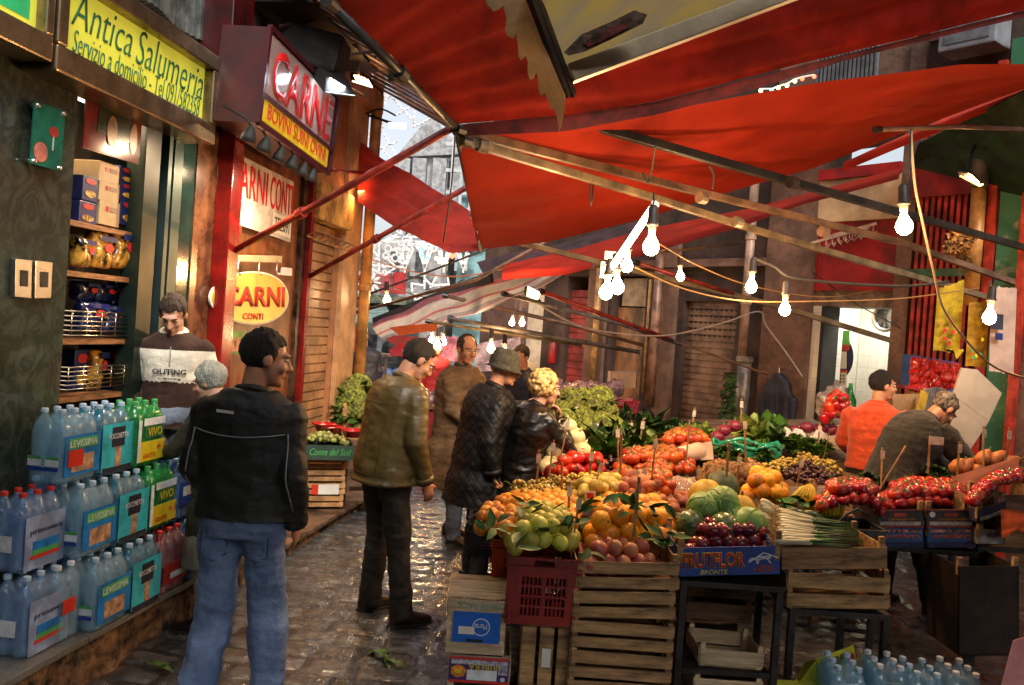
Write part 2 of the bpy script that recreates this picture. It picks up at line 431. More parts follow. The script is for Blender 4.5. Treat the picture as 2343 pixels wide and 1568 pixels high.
# glass plaque with wine glass
pq = LQ(70, 374, 139, 393, 150, 255, 80, 232, off=.05)
pl = thing('glass_plaque', pq[0], 'green glass plaque with a red wine glass bolted to the marble pillar', 'plaque')
Geo().quad(*pq, th=.008, dirn=-nL).obj('glass_plate', mat('plaque_green', (.01, .14, .09), rough=.08, var=.2, spec=.7), pl)
RW_ = mat('wine_red', (.3, .01, .01), rough=.3, var=.1); PNK = mat('ham_pink', (.5, .13, .1), rough=.5, var=.3)
ellq(pq, .66, .6, .15, .09, .002, .001).obj('wine', RW_, pl)
rectq(pq, .64, .3, .68, .55, .002, .001).obj('glass_stem', mat('pale_line', (.35, .45, .4), var=.05), pl)
ellq(pq, .28, .22, .22, .16, .003, .001).obj('drawn_ham', PNK, pl)
for u_, v_ in ((.08, .05), (.92, .05), (.08, .95), (.92, .95)):
    Geo().tube([bil(pq, u_, v_)-nL*.045, bil(pq, u_, v_)+nL*.012], .012).obj('bolt', STEEL, pl, smooth=True)
for k, (a_, nm) in enumerate((((34, 680, 72, 684, 74, 596, 36, 592), 'left'), ((80, 684, 117, 683, 121, 601, 82, 596), 'right'))):
    mq = LQ(*a_, off=.03)
    mp_ = thing('metal_slot_plate', mq[0], 'steel plate with dark slot on the marble pillar, %s' % ('nearer the photo edge' if k == 0 else 'nearer the shelves'), 'plate', 'steel slot plates')
    Geo().quad(*mq, th=.028, dirn=-nL).obj('plate', STEEL, mp_, bevel=.004)
    rectq(mq, .28, .3, .74, .72, .002, .001).obj('slot', BLACK, mp_)
# shelves behind the window opening
WOOD = mat('shelf_wood', (.3, .13, .045), rough=.5, var=.25, vs=10, stretch=(1, 1, 8))
SH = []
for (px, py) in ((235, 518), (232, 628), (222, 776), (212, 903)):
    z = FZ(px, py, -.06); SH.append(z)
FB(Geo(), yA, yB, .25, 3.08, -.52, -.5).obj('back_panel', mat('shelf_back', (.05, .03, .02), var=.2), shop)
for z in SH+[.7]:
    o = FB(Geo(), yA, yB, z-.03, z, -.5, -.06).obj('shelf_board', WOOD, shop)
# red poster board hanging at the top of the window
rq = LQ(190, 338, 318, 378, 326, 262, 200, 205, off=-.02)
po = thing('poster_board', rq[0], 'dark red food poster hanging at the top of the shelf window', 'poster')
Geo().quad(*rq, th=.01, dirn=-nL).obj('board', mat('poster_red', (.16, .02, .015), rough=.15, var=.3, vs=4), po)
rectq(rq, .2, .35, .78, .95, .002, .001).obj('picture', mat('poster_dark', (.02, .03, .015), rough=.2, var=.3), po)
ellq(rq, .45, .45, .09, .28, .002, .004).obj('drawn_bottle', mat('poster_tan', (.28, .14, .05), rough=.3, var=.3), po)
ellq(rq, .85, .45, .07, .3, .002, .002).obj('drawn_bottle', mat('poster_tan', (.28, .14, .05)), po)
lt_ = thing('ceiling_lamp', LP((yA+yB)/2, 3.0, -.28), 'hidden warm lamp strip above the grocery shelves', 'lamp')
FB(Geo(), yA+.05, yB-.05, 3.02, 3.05, -.34, -.22).obj('strip', mat('lamp_white', (.8, .75, .6), var=.05, emit=3), lt_)
# packets on the shelves
BLUEB = mat('pasta_blue', (.01, .02, .13), rough=.35, var=.2); CREAM = mat('carton_cream', (.5, .36, .2), rough=.5, var=.08)
GOLD = mat('pasta_gold', (.6, .33, .05), rough=.35, var=.4, vs=25, bump=.5, bs=40); LOGO = mat('logo_red', (.5, .02, .02), rough=.4, var=.05)
PWHITE = mat('print_white', (.75, .72, .65), rough=.5, var=.05)
def carton(x0, x1, yb, yt, row, m, labels, kind='pasta_box', dpt=.16, off=-.1, deco=1):
    q_ = [HIT(x0, yb, LW, off), HIT(x1, yb+(x1-x0)*.06, LW, off)]
    z0_ = SH[row]+.002 if row >= 0 and yb is None else q_[0].z
    ya, yb_ = q_[0].y, q_[1].y; zt = HIT((x0+x1)/2, yt, LW, off).z
    t = thing(kind, LP(ya, q_[0].z, off), labels, 'box', 'packets on the grocery shelves')
    FB(Geo(), ya, yb_-.004, q_[0].z, zt-.003, off-dpt, off).obj('carton', m, t, bevel=.003)
    qq = [LP(ya, q_[0].z, off), LP(yb_, q_[0].z, off), LP(yb_, zt, off), LP(ya, zt, off)]
    if deco == 1:
        ellq(qq, .5, .78, .33, .12, .002, .001).obj('logo', LOGO, t); ellq(qq, .5, .28, .34, .14, .003, .001).obj('pasta_picture', GOLD, t)
    elif deco == 2:
        rectq(qq, .3, .55, .42, .75, .002, .001).obj('logo', LOGO, t); rectq(qq, .5, .55, .85, .75, .002, .001).obj('print', mat('print_grey', (.3, .2, .15)), t)
for (x0, x1, b, t_) in ((176, 216, 510, 460), (184, 220, 455, 402)):
    carton(x0, x1, b, t_, 0, BLUEB, 'blue pasta box with red oval logo left of the cream cartons, %s' % ('lower' if b > 500 else 'upper'))
for k, (b, t_) in enumerate(((511, 458), (456, 414), (412, 372))):
    carton(222, 270, b, t_, 0, CREAM, 'cream carton in the stack on the top shelf, %s of three' % ('lowest', 'middle', 'topmost')[k], deco=2)
for k, (b, t_) in enumerate(((512, 456), (453, 418), (416, 382))):
    carton(270, 309, b, t_, 0, BLUEB, 'blue pasta box right of the cream cartons, %s of three' % ('lowest', 'middle', 'topmost')[k])
# far shelf in the dim interior (seen through the glass door)
for r_ in range(6):
    for c_ in range(3):
        x = 340+c_*13; yy = 420+r_*58
        carton(x-5, x+8, yy, yy-44, 0, BLUEB, 'dim blue packet behind the glass door, row %s from the top' % ('one', 'two', 'three', 'four', 'five', 'six')[r_], off=-.35, deco=1 if c_ == 1 else 0)
def bag(x0, x1, yb, yt, m, label, tex=None, off=-.12, dep=.1):
    a = HIT(x0, yb, LW, off); b = HIT(x1, yb, LW, off); zt = HIT((x0+x1)/2, yt, LW, off).z
    wd, hh = (b-a).length, zt-a.z
    t = thing('pasta_bag', a, label, 'bag', 'packets on the grocery shelves')
    c = (a+b)/2+Vector((0, 0, hh*.5)); rot = Matrix((Vector((.13, 1, 0)).normalized(), nL, (0, 0, 1))).transposed()
    g_ = Geo(); n = 14
    rs = []
    for i in range(9):
        t_ = i/8; s_ = math.sin(math.pi*min(1, max(0, .06+t_*.88)))**.35
        rs.append((c+Vector((0, 0, hh*(t_-.5))), rot.col[0], rot.col[1], wd*.5*(.9+.08*math.sin(t_*9)), dep*.5*s_+.004, .6))
    g_.rings(rs)
    me = remesh(g_, 'bag', .012, 1, lambda v, n_: .006*fbm(v.x*22, v.y*22, v.z*22))
    link('wrapper', me, m, t)
    qq = [LP(a.y, a.z, off+.06), LP(b.y, a.z, off+.06), LP(b.y, zt, off+.06), LP(a.y, zt, off+.06)]
    ellq(qq, .5, .62, .2, .13, .004, 0).obj('logo', LOGO, t)
    rectq(qq, .15, .8, .85, .95, .003, 0).obj('print', BLUEB, t)
GLB = mat('gold_bag', (.55, .28, .04), rough=.2, var=.5, vs=14, spec=.8, coat=.4)
DBG = mat('blue_bag', (.01, .02, .09), rough=.18, var=.3, vs=10, spec=.8, coat=.5)
bag(166, 195, 612, 545, GLB, 'gold pasta bag with blue top, leftmost on the second shelf'); bag(195, 246, 614, 535, GLB, 'gold pasta bag with blue top, middle on the second shelf')
bag(246, 300, 616, 532, GLB, 'gold pasta bag with blue top, rightmost on the second shelf')
for k, (x0, x1, b, t_) in enumerate(((165, 205, 690, 645), (205, 250, 690, 650), (250, 292, 700, 640), (172, 228, 760, 690), (228, 288, 765, 700))):
    bag(x0, x1, b, t_, DBG if k < 4 else DBG, 'dark blue glossy pasta bag %s' % ('at the back left of the wire basket', 'at the back middle above the wire basket', 'at the back right above the wire basket', 'inside the upper wire basket, left', 'inside the upper wire basket, right')[k], off=-.2 if k < 3 else -.16)
carton(160, 195, 895, 800, 3, BLUEB, 'blue packet at the left in the lower wire basket', off=-.2); bag(195, 222, 895, 800, GLB, 'gold pasta bag standing in the lower wire basket', off=-.2)
carton(222, 280, 895, 790, 3, BLUEB, 'wide blue pasta box in the lower wire basket', off=-.22)
CHROME = mat('chrome_wire', (.75, .6, .42), rough=.2, metal=1, var=.05)
for (x0, x1, yt, yb, lb) in ((160, 291, 712, 768, 'chrome wire basket of pasta on the third shelf'), (152, 280, 842, 893, 'chrome wire basket of pasta on the lowest lit shelf')):
    a = HIT(x0, yb, LW, -.05); b = HIT(x1, yb, LW, -.05); zt = HIT(x0, yt, LW, -.05).z
    bk = thing('wire_basket', a, lb, 'basket', 'wire baskets on the grocery shelves')
    g_ = Geo()
    for i in range(6):
        z = a.z+(zt-a.z)*i/5
        g_.tube([LP(a.y, z, -.36), LP(a.y, z, -.05), LP(b.y, z, -.05), LP(b.y, z, -.36)], .0045, 6)
    for i in range(5):
        yy = a.y+(b.y-a.y)*i/4; g_.tube([LP(yy, a.z, -.05), LP(yy, zt, -.05)], .003, 5)
    g_.obj('wire_mesh', CHROME, bk, smooth=True)
# ================================================================== LEFT: butcher
REDP = mat('glossy_red_paint', (.17, .005, .005), rough=.25, var=.25, vs=4, spec=.6, coat=.3)
bs_ = thing('butcher_shop', LP(6.9, .12, 0), 'butcher shop front with wood panelling and red pillar', 'shop')
FB(Geo(), yD+.0, yD+.17, .1, 5.0, 0, .12).obj('red_pillar', REDP, bs_, bevel=.01)
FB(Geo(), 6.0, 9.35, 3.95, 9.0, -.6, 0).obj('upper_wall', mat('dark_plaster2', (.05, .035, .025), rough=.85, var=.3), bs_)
WPAN = mat('brown_wood_panel', (.26, .075, .02), rough=.4, var=.5, vs=5, stretch=(2, 2, .5), col2=(.1, .03, .01))
yE = FY(690, 700)
FB(Geo(), yD+.18, yE, .12, 3.96, -.2, -.02).obj('wood_panel', WPAN, bs_)
gp = Geo(); a = HIT(702, 415, LW, .03); FB(gp, yE-.05, yE+.02, .12, 3.4, -.02, .06); gp.obj('red_post', REDP, bs_)
FB(Geo(), yE-.16, yE-.05, .12, 3.4, -.02, .02).obj('dark_post', mat('brown_marble'[:5]+'_dark', (.05, .025, .015), rough=.3, var=.5, vs=8), bs_)
# big dark-red housing above, carrying the lightbox
_ys = HIT(590, 282, LW, .5).y
_ys = max(_ys, y1+.42)
hb = FB(Geo(), _ys-.3, _ys-.03, 3.12, 5.5, .0, .24).obj('red_housing', mat('dark_red_paint', (.05, .003, .003), rough=.35, var=.3, spec=.5), bs_, bevel=.01)
FB(Geo(), 6.35, 8.0, 4.15, 5.6, .0, .5).obj('dark_fascia', BLACK, bs_)
# CARNE lightbox
cq = [HIT(590, 282, LW, .5), HIT(751, 398, LW, .42), HIT(773, 222, LW, .42), HIT(618, 62, LW, .5)]
cn = (cq[1]-cq[0]).cross(cq[3]-cq[0]).normalized()
cs = thing('butcher_lightbox', cq[0], 'white and yellow butcher lightbox with large red letters above the row of spotlights', 'sign')
Geo().quad(*[p-cn*.02 for p in cq], th=.3, dirn=-cn).obj('box', mat('dark_red_box', (.05, .004, .004), rough=.4, var=.2), cs)
rectq(cq, .04, .31, .96, .95, .014, -.014).obj('white_face', mat('lightbox_white', (.34, .24, .22), rough=.12, var=.1, vs=2, emit=.05, spec=.7), cs)
rectq(cq, .04, .06, .96, .29, .014, -.014).obj('yellow_face', mat('lightbox_yellow', (.62, .42, .02), rough=.2, var=.1, emit=.25), cs)
RL = mat('letter_red', (.55, .01, .01), rough=.35, var=.05, emit=.06)
PURP = mat('purple_frame', (.06, .006, .012), rough=.3, var=.1)
f = Geo()
for (a_, b_) in (((0, 0), (1, 0)), ((1, 0), (1, 1)), ((1, 1), (0, 1)), ((0, 1), (0, 0)), ((0, .3), (1, .3))):
    f.bar(bil(cq, *a_), bil(cq, *b_), .035, .03, up=cn)
f.obj('frame', PURP, cs)
text('CARNE', sub(cq, .08, .36, .93, .88), RL, cs, bold=.02, lift=.008)
text('BOVINI SUINI OVINI', sub(cq, .08, .1, .9, .26), RL, cs, lift=.006)
# clear banner with red lettering
bq = [HIT(518, 505, LW, .03), HIT(664, 555, LW, .03), HIT(672, 417, LW, .03), HIT(530, 345, LW, .03)]
bn = thing('plastic_banner', bq[0], 'clear plastic banner with tall red letters on the wood panel', 'banner')
Geo().quad(*bq, th=.006, dirn=-nL).obj('sheet', mat('cloudy_plastic', (.8, .72, .65), rough=.1, var=.2, vs=3, alpha=.85, spec=.9), bn)
text('CARNI', sub(bq, .02, .42, .55, .93), RL, bn, lift=.004); text('CONTI', sub(bq, .6, .42, .99, .93), RL, bn, lift=.004)
rectq(bq, .66, .06, .99, .38, .002, .003).obj('phone_strip', PWHITE, bn)
text('TEL.091', sub(bq, .69, .12, .95, .32), mat('ink', (.05, .03, .03)), bn, lift=.007)
# hanging rail + oval sign
rl = [HIT(512, 597, LW, .06), HIT(645, 602, LW, .06), HIT(646, 586, LW, .06), HIT(512, 583, LW, .06)]
rt_ = thing('hook_rail', rl[0], 'pale wooden hook rail fixed above the oval yellow sign', 'rail')
Geo().quad(*rl, th=.03, dirn=-nL).obj('rail', mat('pale_rail', (.5, .38, .22), var=.1), rt_, bevel=.003)
for u_ in (.2, .55, .88):
    p = bil(rl, u_, .2)+nL*.01; Geo().tube([p, p-Vector((0, 0, .08)), p-Vector((0, 0, .11))+nL*.02, p-Vector((0, 0, .09))+nL*.035], .006, 6).obj('hook', STEEL, rt_, smooth=True)
oc = [HIT(470, 741, LW, .04), HIT(660, 745, LW, .04), HIT(662, 622, LW, .04), HIT(472, 618, LW, .04)]
for _i in (0, 3): oc[_i] = LP(HIT(480, 700, LW, .04).y, (oc[0].z if _i == 0 else oc[3].z), .04)
zc = sum(p.z for p in oc)/4
ov = thing('oval_sign', HIT(550, 700, LW, .07), 'oval yellow hanging sign with red lettering on the wood panel', 'sign')
ellq(oc, .5, .5, .5, .5, .012, -.014, 48).obj('rim', PWHITE, ov)
ellq(oc, .5, .5, .48, .47, .006, -.002, 48).obj('plate', mat('oval_yellow', (.62, .42, .05), rough=.35, var=.08, vs=3), ov)
text('CARNI', sub(oc, .12, .34, .92, .72), mat('oval_red', (.5, .02, .01), var=.05), ov, bold=.03, lift=.008)
text('CONTI', sub(oc, .36, .1, .62, .22), mat('oval_red', (.5, .02, .01)), ov, bold=.02, lift=.008)
aq = LQ(524, 530, 552, 533, 554, 515, 526, 510, off=.03)
t = thing('alarm_box', aq[0], 'small red box with white centre under the banner', 'box'); Geo().quad(*aq, th=.04, dirn=-nL).obj('case', mat('alarm_red', (.5, .03, .01), var=.1), t, bevel=.004)
rectq(aq, .3, .3, .7, .75, .004, .001).obj('button_plate', PWHITE, t)
aq = LQ(514, 810, 560, 812, 564, 758, 516, 757, off=.02)
t = thing('small_picture', aq[0], 'small green edged picture low on the wood panel behind the jacket man', 'picture'); Geo().quad(*aq, th=.008, dirn=-nL).obj('card', mat('pic_green', (.12, .2, .05), var=.3), t)
rectq(aq, .1, .12, .9, .72, .002, .001).obj('print', mat('pic_red', (.35, .16, .08), var=.6, vs=30), t)
aq = LQ(648, 630, 668, 632, 669, 614, 650, 612, off=.02)
t = thing('light_switch', aq[0], 'small white switch box beside the oval sign', 'switch'); Geo().quad(*aq, th=.03, dirn=-nL).obj('box', PWHITE, t, bevel=.003)
# row of small cone spotlights under the lightbox
WARM = (1.0, .50, .17); COOL = (.75, .88, 1.0)
def emis(name, col, s):
    if name in MATS: return MATS[name]
    M = bpy.data.materials.new(name); M.use_nodes = True; b = M.node_tree.nodes['Principled BSDF']
    b.inputs['Base Color'].default_value = (*col, 1); b.inputs['Emission Color'].default_value = (*col, 1); b.inputs['Emission Strength'].default_value = s
    # a little unevenness in the glow
    nz = M.node_tree.nodes.new('ShaderNodeTexNoise'); nz.inputs['Scale'].default_value = 9
    mr = M.node_tree.nodes.new('ShaderNodeMapRange'); mr.inputs[3].default_value = s*.8; mr.inputs[4].default_value = s*1.2
    M.node_tree.links.new(nz.outputs['Fac'], mr.inputs[0]); M.node_tree.links.new(mr.outputs[0], b.inputs['Emission Strength'])
    MATS[name] = M; return M
SPE = emis('spot_glow', (1, .8, .5), 14)
LPOS = ((570, 312), (605, 336), (640, 358), (668, 376), (692, 392), (712, 405))
spot0 = None
for k, (x, y) in enumerate(LPOS):
    p = HIT(x, y, LW, .5-.015*k)
    if spot0 is None:
        t = thing('spotlight', (0, 0, 0), 'x', 'spotlight', 'black cone spotlights under the butcher lightbox')
        Geo().lathe([(.012, .07), (.02, .06), (.045, .0), (.05, -.035), (.047, -.035)], 16).obj('shade', BLACK, t, smooth=True)
        Geo().lathe([(.001, -.028), (.04, -.03), (.04, -.034), (.001, -.034)], 14).obj('lens', SPE, t)
        Geo().tube([(0, 0, .06), (-.05, 0, .1), (-.2, -.02, .13)], .008, 6).obj('arm', BLACK, t, smooth=True)
        spot0 = t; s_ = t
    else: s_ = copy_tree(spot0)
    s_.location = p; s_.rotation_euler = (R(4), R(14), 0); s_['label'] = ('first', 'second', 'third', 'fourth', 'fifth', 'sixth')[k]+' black cone spotlight from the red pillar, under the butcher lightbox'
def area(name, loc, tgt, e, col, sz, parent=None, spread=150):
    ld = bpy.data.lights.new(name, 'AREA'); ld.energy = e*.36; ld.color = col; ld.shape = 'DISK'; ld.size = sz; ld.spread = R(spread)
    o = bpy.data.objects.new(name, ld); COL.objects.link(o); o.location = loc
    o.rotation_euler = (Vector(tgt)-Vector(loc)).to_track_quat('-Z', 'Y').to_euler()
    if parent: o.parent = parent; o.matrix_parent_inverse = pmat(parent).inverted()
    return o
area('shelf_light', LP((yA+yB)/2, 3.0, -.2), LP((yA+yB)/2, 1.2, -.3), 26, (1, .72, .4), .4, lt_, 170)
area('shop_light', LP(5.5, 3.0, .25), LP(5.35, 1.2, .5), 9, (1, .8, .55), .3, lt_, 140)
for i_ in (1, 4):
    p = HIT(*LPOS[i_], LW, .5); area('spotlight_beam', p-Vector((0, 0, .05)), p+Vector((-.45, 0, -1)), 34, (1, .7, .42), .08)
# floodlights
def flood(q4, glow, lab, col, e, tgt, back=.12, up=.1, arm=None):
    """q4 pixel corners of the lit glass + depth"""
    pts = [P(x, y, Y) for x, y, Y in q4]; c = sum(pts, Vector())/4
    n = (pts[1]-pts[0]).cross(pts[3]-pts[0]).normalized()
    if n.dot(CAM-c) < 0: n = -n
    t = thing('floodlight', c, lab, 'floodlight')
    Geo().quad(*pts, th=.01, dirn=-n).obj('lit_glass', glow, t)
    out = [c+(p-c)*1.12+n*.004 for p in pts]; bk = [c+(p-c)*.75-n*back+Vector((0, 0, up)) for p in pts]
    g_ = Geo(); g_.add([p-n*.012 for p in out]+bk, [(0, 1, 2, 3), (7, 6, 5, 4), (0, 4, 5, 1), (1, 5, 6, 2), (2, 6, 7, 3), (3, 7, 4, 0)])
    g_.obj('housing', BLACK, t, bevel=.008)
    if arm is not None: Geo().tube([c-n*back+Vector((0, 0, up)), Vector(arm)], .014, 8).obj('arm', BLACK, t, smooth=True)
    if e: area('floodlight_beam', c+n*.03, tgt, e, col, .15, t)
    return t
COOLE = emis('cool_glow', (.7, .9, 1), 9); WARME = emis('warm_glow', (1, .7, .35), 9); VIOE = emis('violet_glow', (.85, .8, 1), 6)
flood([(745, 210, 6.3), (812, 219, 6.5), (790, 190, 6.7), (720, 177, 6.5)], COOLE, 'black floodlight with cool white glass beside the butcher lightbox', COOL, 30, (-2.2, 6.2, 1.5), up=.22, arm=P(700, 90, 6.6))
flood([(806, 186, 7.4), (852, 200, 7.5), (842, 182, 7.7), (803, 172, 7.6)], WARME, 'small black floodlight with warm glass just right of the cool white floodlight', WARM, 60, (-1.9, 8.6, 2.0), up=.16, arm=P(820, 90, 7.7))
flood([(888, 291, 8.6), (930, 294, 8.7), (929, 283, 8.8), (888, 281, 8.7)], VIOE, 'black floodlight on an arm against the pale sky gap', WARM, 0, None, up=.12, arm=P(836, 262, 9.2))
flood([(822, 454, 8.7), (842, 442, 8.7), (838, 432, 8.8), (820, 444, 8.8)], WARME, 'small floodlight fixed on the orange drainpipe', WARM, 30, (-1.4, 8.9, 1.0), back=.05, up=.04, arm=P(818, 452, 9.2))
# ================================================================== LEFT: orange building
ORG = mat('orange_plaster', (.4, .17, .06), rough=.7, var=.35, vs=5, bump=.5, bs=14, col2=(.28, .11, .045))
SHUT = mat('tan_shutter', (.38, .2, .09), rough=.45, var=.25, vs=3)
ob = thing('orange_building', LP(8.4, .12, 0), 'orange plastered building with closed tan rolling shutter at the street corner', 'building')
g_ = Geo(); FB(g_, yE+.02, 9.35, 2.95, 8.5, -4, 0); FB(g_, FY(766, 700), 9.35, .0, 2.95, -4, 0); FB(g_, yE, FY(766, 700), 0, 2.95, -4, -.25)
g_.obj('wall', ORG, ob)
g_ = Geo(); ys, ye_ = FY(698, 780), FY(763, 780); z = .14
while z < 2.85:
    FB(g_, ys, ye_, z, z+.075, -.1, -.05); FB(g_, ys, ye_, z+.075, z+.09, -.1, -.08); z += .09
g_.obj('rolling_shutter', SHUT, ob, bevel=0)
FB(Geo(), ys-.1, ye_+.05, 2.75, 3.1, -.1, .1).obj('shutter_hood', mat('hood_ochre', (.5, .27, .06), var=.3), ob, bevel=.01)
FB(Geo(), ye_, FY(800, 780), .12, 4.2, 0, .05).obj('corner_pilaster', mat('pale_stone_trim', (.5, .27, .12), rough=.5, var=.15, vs=5), ob)
g_ = Geo(); FB(g_, yE+.05, 9.35, 4.1, 4.3, 0, .16); g_.obj('cornice', ORG, ob)
pd = thing('drainpipe', LP(9.3, .1, .12), 'tall orange drainpipe at the corner of the orange building', 'pipe')
Geo().tube([LP(9.25, .1, .12), LP(9.25, 3.0, .12), LP(9.25, 6.5, .12)], .06, 14).obj('pipe', mat('orange_pipe', (.5, .22, .05), rough=.4, var=.3, vs=3), pd, smooth=True)
for z in (.9, 2.2, 3.4, 4.4): Geo().lathe([(.062, -.03), (.074, -.03), (.074, .03), (.062, .03)], 14, LP(9.25, z, .12)).obj('bracket', mat('orange_pipe', (1, 1, 1)), pd)
hk = thing('spiked_rack', HIT(745, 560, LW, .1), 'rusty rack of curved spikes above the rolling shutter', 'rack')
g_ = Geo(); a, b = HIT(702, 540, LW, .1), HIT(795, 575, LW, .1); g_.tube([a, b], .01, 6)
for i in range(9):
    p = a.lerp(b, i/8); g_.tube([p, p+nL*.08+Vector((0, 0, .05)), p+nL*.16+Vector((0, 0, .03))], .006, 5)
g_.obj('spikes', mat('rust', (.25, .1, .03), var=.3), hk)
# ================================================================== RIGHT side facades
PINKP = mat('pinkish_plaster', (.17, .09, .06), rough=.75, var=.18, vs=4, bump=.5, bs=20)
BRNW = mat('brown_stone_wall', (.055, .03, .022), rough=.75, var=.22, vs=3, bump=.5, bs=16)
REDW = mat('red_board', (.27, .008, .008), rough=.45, var=.25, vs=3)
RSHUT = mat('brown_shutter', (.24, .14, .09), rough=.38, metal=.3, var=.25, vs=4)
t = lambda x, y=750: RTt(x, y)
# closed brown shop fronts in the middle of the right side
cb = thing('old_tenement', oR+uR*t(1500), 'dark brown tenement front with closed shutters and old doors behind the stalls', 'building')
T = {k: t(k) for k in (1172, 1240, 1292, 1340, 1398, 1472, 1500, 1560, 1682, 1745, 1855, 2040, 2076, 2235, 2262)}
g_ = Geo()
for (a, b, z0, z1, o) in ((T[1292]-.0, T[1292]+.01, 0, 3, 0),): pass
RB(g_, T[1172]-.3, T[1745], 2.75, 9.5, -.5, 0)
for a, b in ((1240, 1292), (1340, 1398), (1472, 1560), (1682, 1745)): RB(g_, T[a], T[b], 0, 2.75, -.5, 0)
RB(g_, T[1172], T[1745], -.2, 3, -.8, -.5)
g_.obj('wall', BRNW, cb)
g_ = Geo(); RB(g_, T[1340]+.05, T[1398]-.1, 0, 3.2, 0, .06); RB(g_, T[1500]+.08, T[1560]-.1, 0, 3.4, 0, .07); RB(g_, T[1172], T[1745], 2.85, 2.95, 0, .1)
g_.obj('pilaster', PINKP, cb)
def shutter(t0, t1, z1, m, par, o=-.12, holes=False, st=.085):
    g_ = Geo(); z = .02
    while z < z1:
        RB(g_, t0, t1, z, z+st-.018, o-.02, o+.02); RB(g_, t0, t1, z+st-.018, z+st-.004, o-.02, o); z += st
    o_ = g_.obj('rolling_shutter', m, par)
    if holes:
        h = Geo(); n = int((t1-t0)/.08)
        for r_ in range(5):
            for i in range(n): RB(h, t0+.05+i*.08, t0+.075+i*.08, z1-.12-r_*st*1.0, z1-.09-r_*st, o+.021, o+.024)
        h.obj('vent_hole', BLACK, par)
shutter(T[1560], T[1682], RZ(1620, 690), RSHUT, cb, holes=True)
shutter(T[1292], T[1340], 2.5, mat('red_shutter', (.28, .04, .04), rough=.5, var=.25), cb, st=.11)
RB(Geo(), T[1560]-.02, T[1682]+.02, RZ(1620, 690), 2.76, -.3, -.02).obj('shutter_box', BRNW, cb, bevel=.01)
dd = Geo(); RB(dd, T[1398], T[1472], 0, 2.3, -.2, -.12); dd.obj('old_door', mat('old_door', (.3, .13, .05), rough=.5, var=.4, vs=3, stretch=(1, 1, .4)), cb)
RB(Geo(), T[1398]+.08, T[1472]-.06, 2.32, 2.72, -.18, -.1).obj('awning_box', mat('grey_beige', (.35, .27, .18), rough=.6, var=.2), cb)
# bright doorway far down on the right (a lit shop)
lit = thing('lit_shopfront', oR+uR*t(1200), 'small lit shopfront with pale panel and red fire extinguisher far right of the hat man', 'shop')
RB(Geo(), T[1172]-.9, T[1172], 0, 9, -.5, 0).obj('wall', PINKP, lit)
RB(Geo(), t(1205), t(1240), 1.0, 2.5, -.1, .0).obj('pale_panel', mat('pale_panel', (.65, .55, .42), rough=.5, var=.1), lit)
RB(Geo(), T[1172], T[1240], 0, 2.75, -.12, -.11).obj('door', mat('pinkwall', (.4, .25, .2), var=.2), lit)
fe = thing('fire_extinguisher', HIT(1262, 820, RW, .1), 'red fire extinguisher on the wall of the far lit shopfront', 'extinguisher')
p = HIT(1262, 830, RW, .1); Geo().lathe([(.01, .36), (.03, .35), (.06, .28), (.065, 0), (.05, -.02)], 14, p).obj('cylinder', REDW, fe, smooth=True)
Geo().box(p+Vector((0, 0, .39)), (.03, .1, .05)).obj('valve', BLACK, fe)
# pipes
def pipe(x, yt, yb, r, m, lab, off=.12, bands=()):
    a, b = HIT(x[0], yt, RW, off), HIT(x[1], yb, RW, off)
    o = thing('wall_pipe', b, lab, 'pipe')
    c = (a+b)/2; a = Vector((c.x, c.y, a.z)); b = Vector((c.x, c.y, b.z))
    Geo().tube([a, b], r, 14).obj('pipe', m, o, smooth=True)
    for z in bands: Geo().lathe([(r, -.03), (r*1.25, -.03), (r*1.25, .03), (r, .03)], 14, Vector((c.x, c.y, z))).obj('bracket', m, o)
    return o
GP = mat('grey_pipe', (.28, .24, .2), rough=.4, metal=.4, var=.3); OP = mat('ochre_pipe', (.4, .2, .06), rough=.4, var=.3)
pipe((1722, 1702), 400, 830, .055, mat('rose_pipe', (.42, .26, .18), rough=.4, var=.2), 'pale rose drainpipe between the brown shutter and the hanging coat', bands=(2.4, 3.2))
pipe((1700, 1694), 815, 1010, .085, GP, 'thick grey lower drainpipe standing in front of the rose pipe', off=.14, bands=(1.7,))
pipe((1368, 1358), 590, 900, .05, OP, 'thin ochre pipe beside the red shutter', bands=(2.2,))
pipe((1504, 1492), 560, 930, .06, mat('brown_pipe', (.25, .12, .07), rough=.4, var=.3), 'brown pipe left of the brown rolling shutter')
pipe((1483, 1476), 640, 900, .025, OP, 'very thin pipe beside the brown pipe')
# shop with the tiled room
vs_ = thing('greengrocer_shop', oR+uR*t(1950), 'greengrocer shop on the right with lit white tiled doorway and red board above', 'shop')
g_ = Geo(); RB(g_, T[1745], T[1855], 0, 9.5, -.6, .04); RB(g_, T[2040], T[2076], 0, 5.2, -.6, .04); RB(g_, T[1855], T[2040], 4.3, 9.5, -.6, .0)
RB(g_, T[2076], T[2076]+.25, 5.2, 9, -.3, 0)
g_.obj('wall', PINKP, vs_)
zL = RZ(1950, 702); zR1 = RZ(1950, 668); zR2 = RZ(1950, 508); zR3 = RZ(1945, 410)
RB(Geo(), T[1855], T[2040], zL, zR1+.01, -.4, -.03).obj('lintel', mat('lintel_brown', (.2, .13, .08), var=.3), vs_)
RB(Geo(), T[1855]+.002, T[2040]-.002, zR1+.01, zR2, -.2, -.0).obj('red_board', REDW, vs_)
RB(Geo(), T[1855], T[2040], zR2+.003, zR3, -.2, .05).obj('beige_canopy_box', mat('beige_enamel', (.45, .3, .17), rough=.3, var=.2, vs=2), vs_, bevel=.01)
RB(Geo(), T[1855], T[2040], zR3, zR3+.12, -.2, .09).obj('red_strip', REDW, vs_)
hk = thing('meat_hook_rail', HIT(1940, 540, RW, .1), 'double rail with small hooks in front of the red board', 'rail')
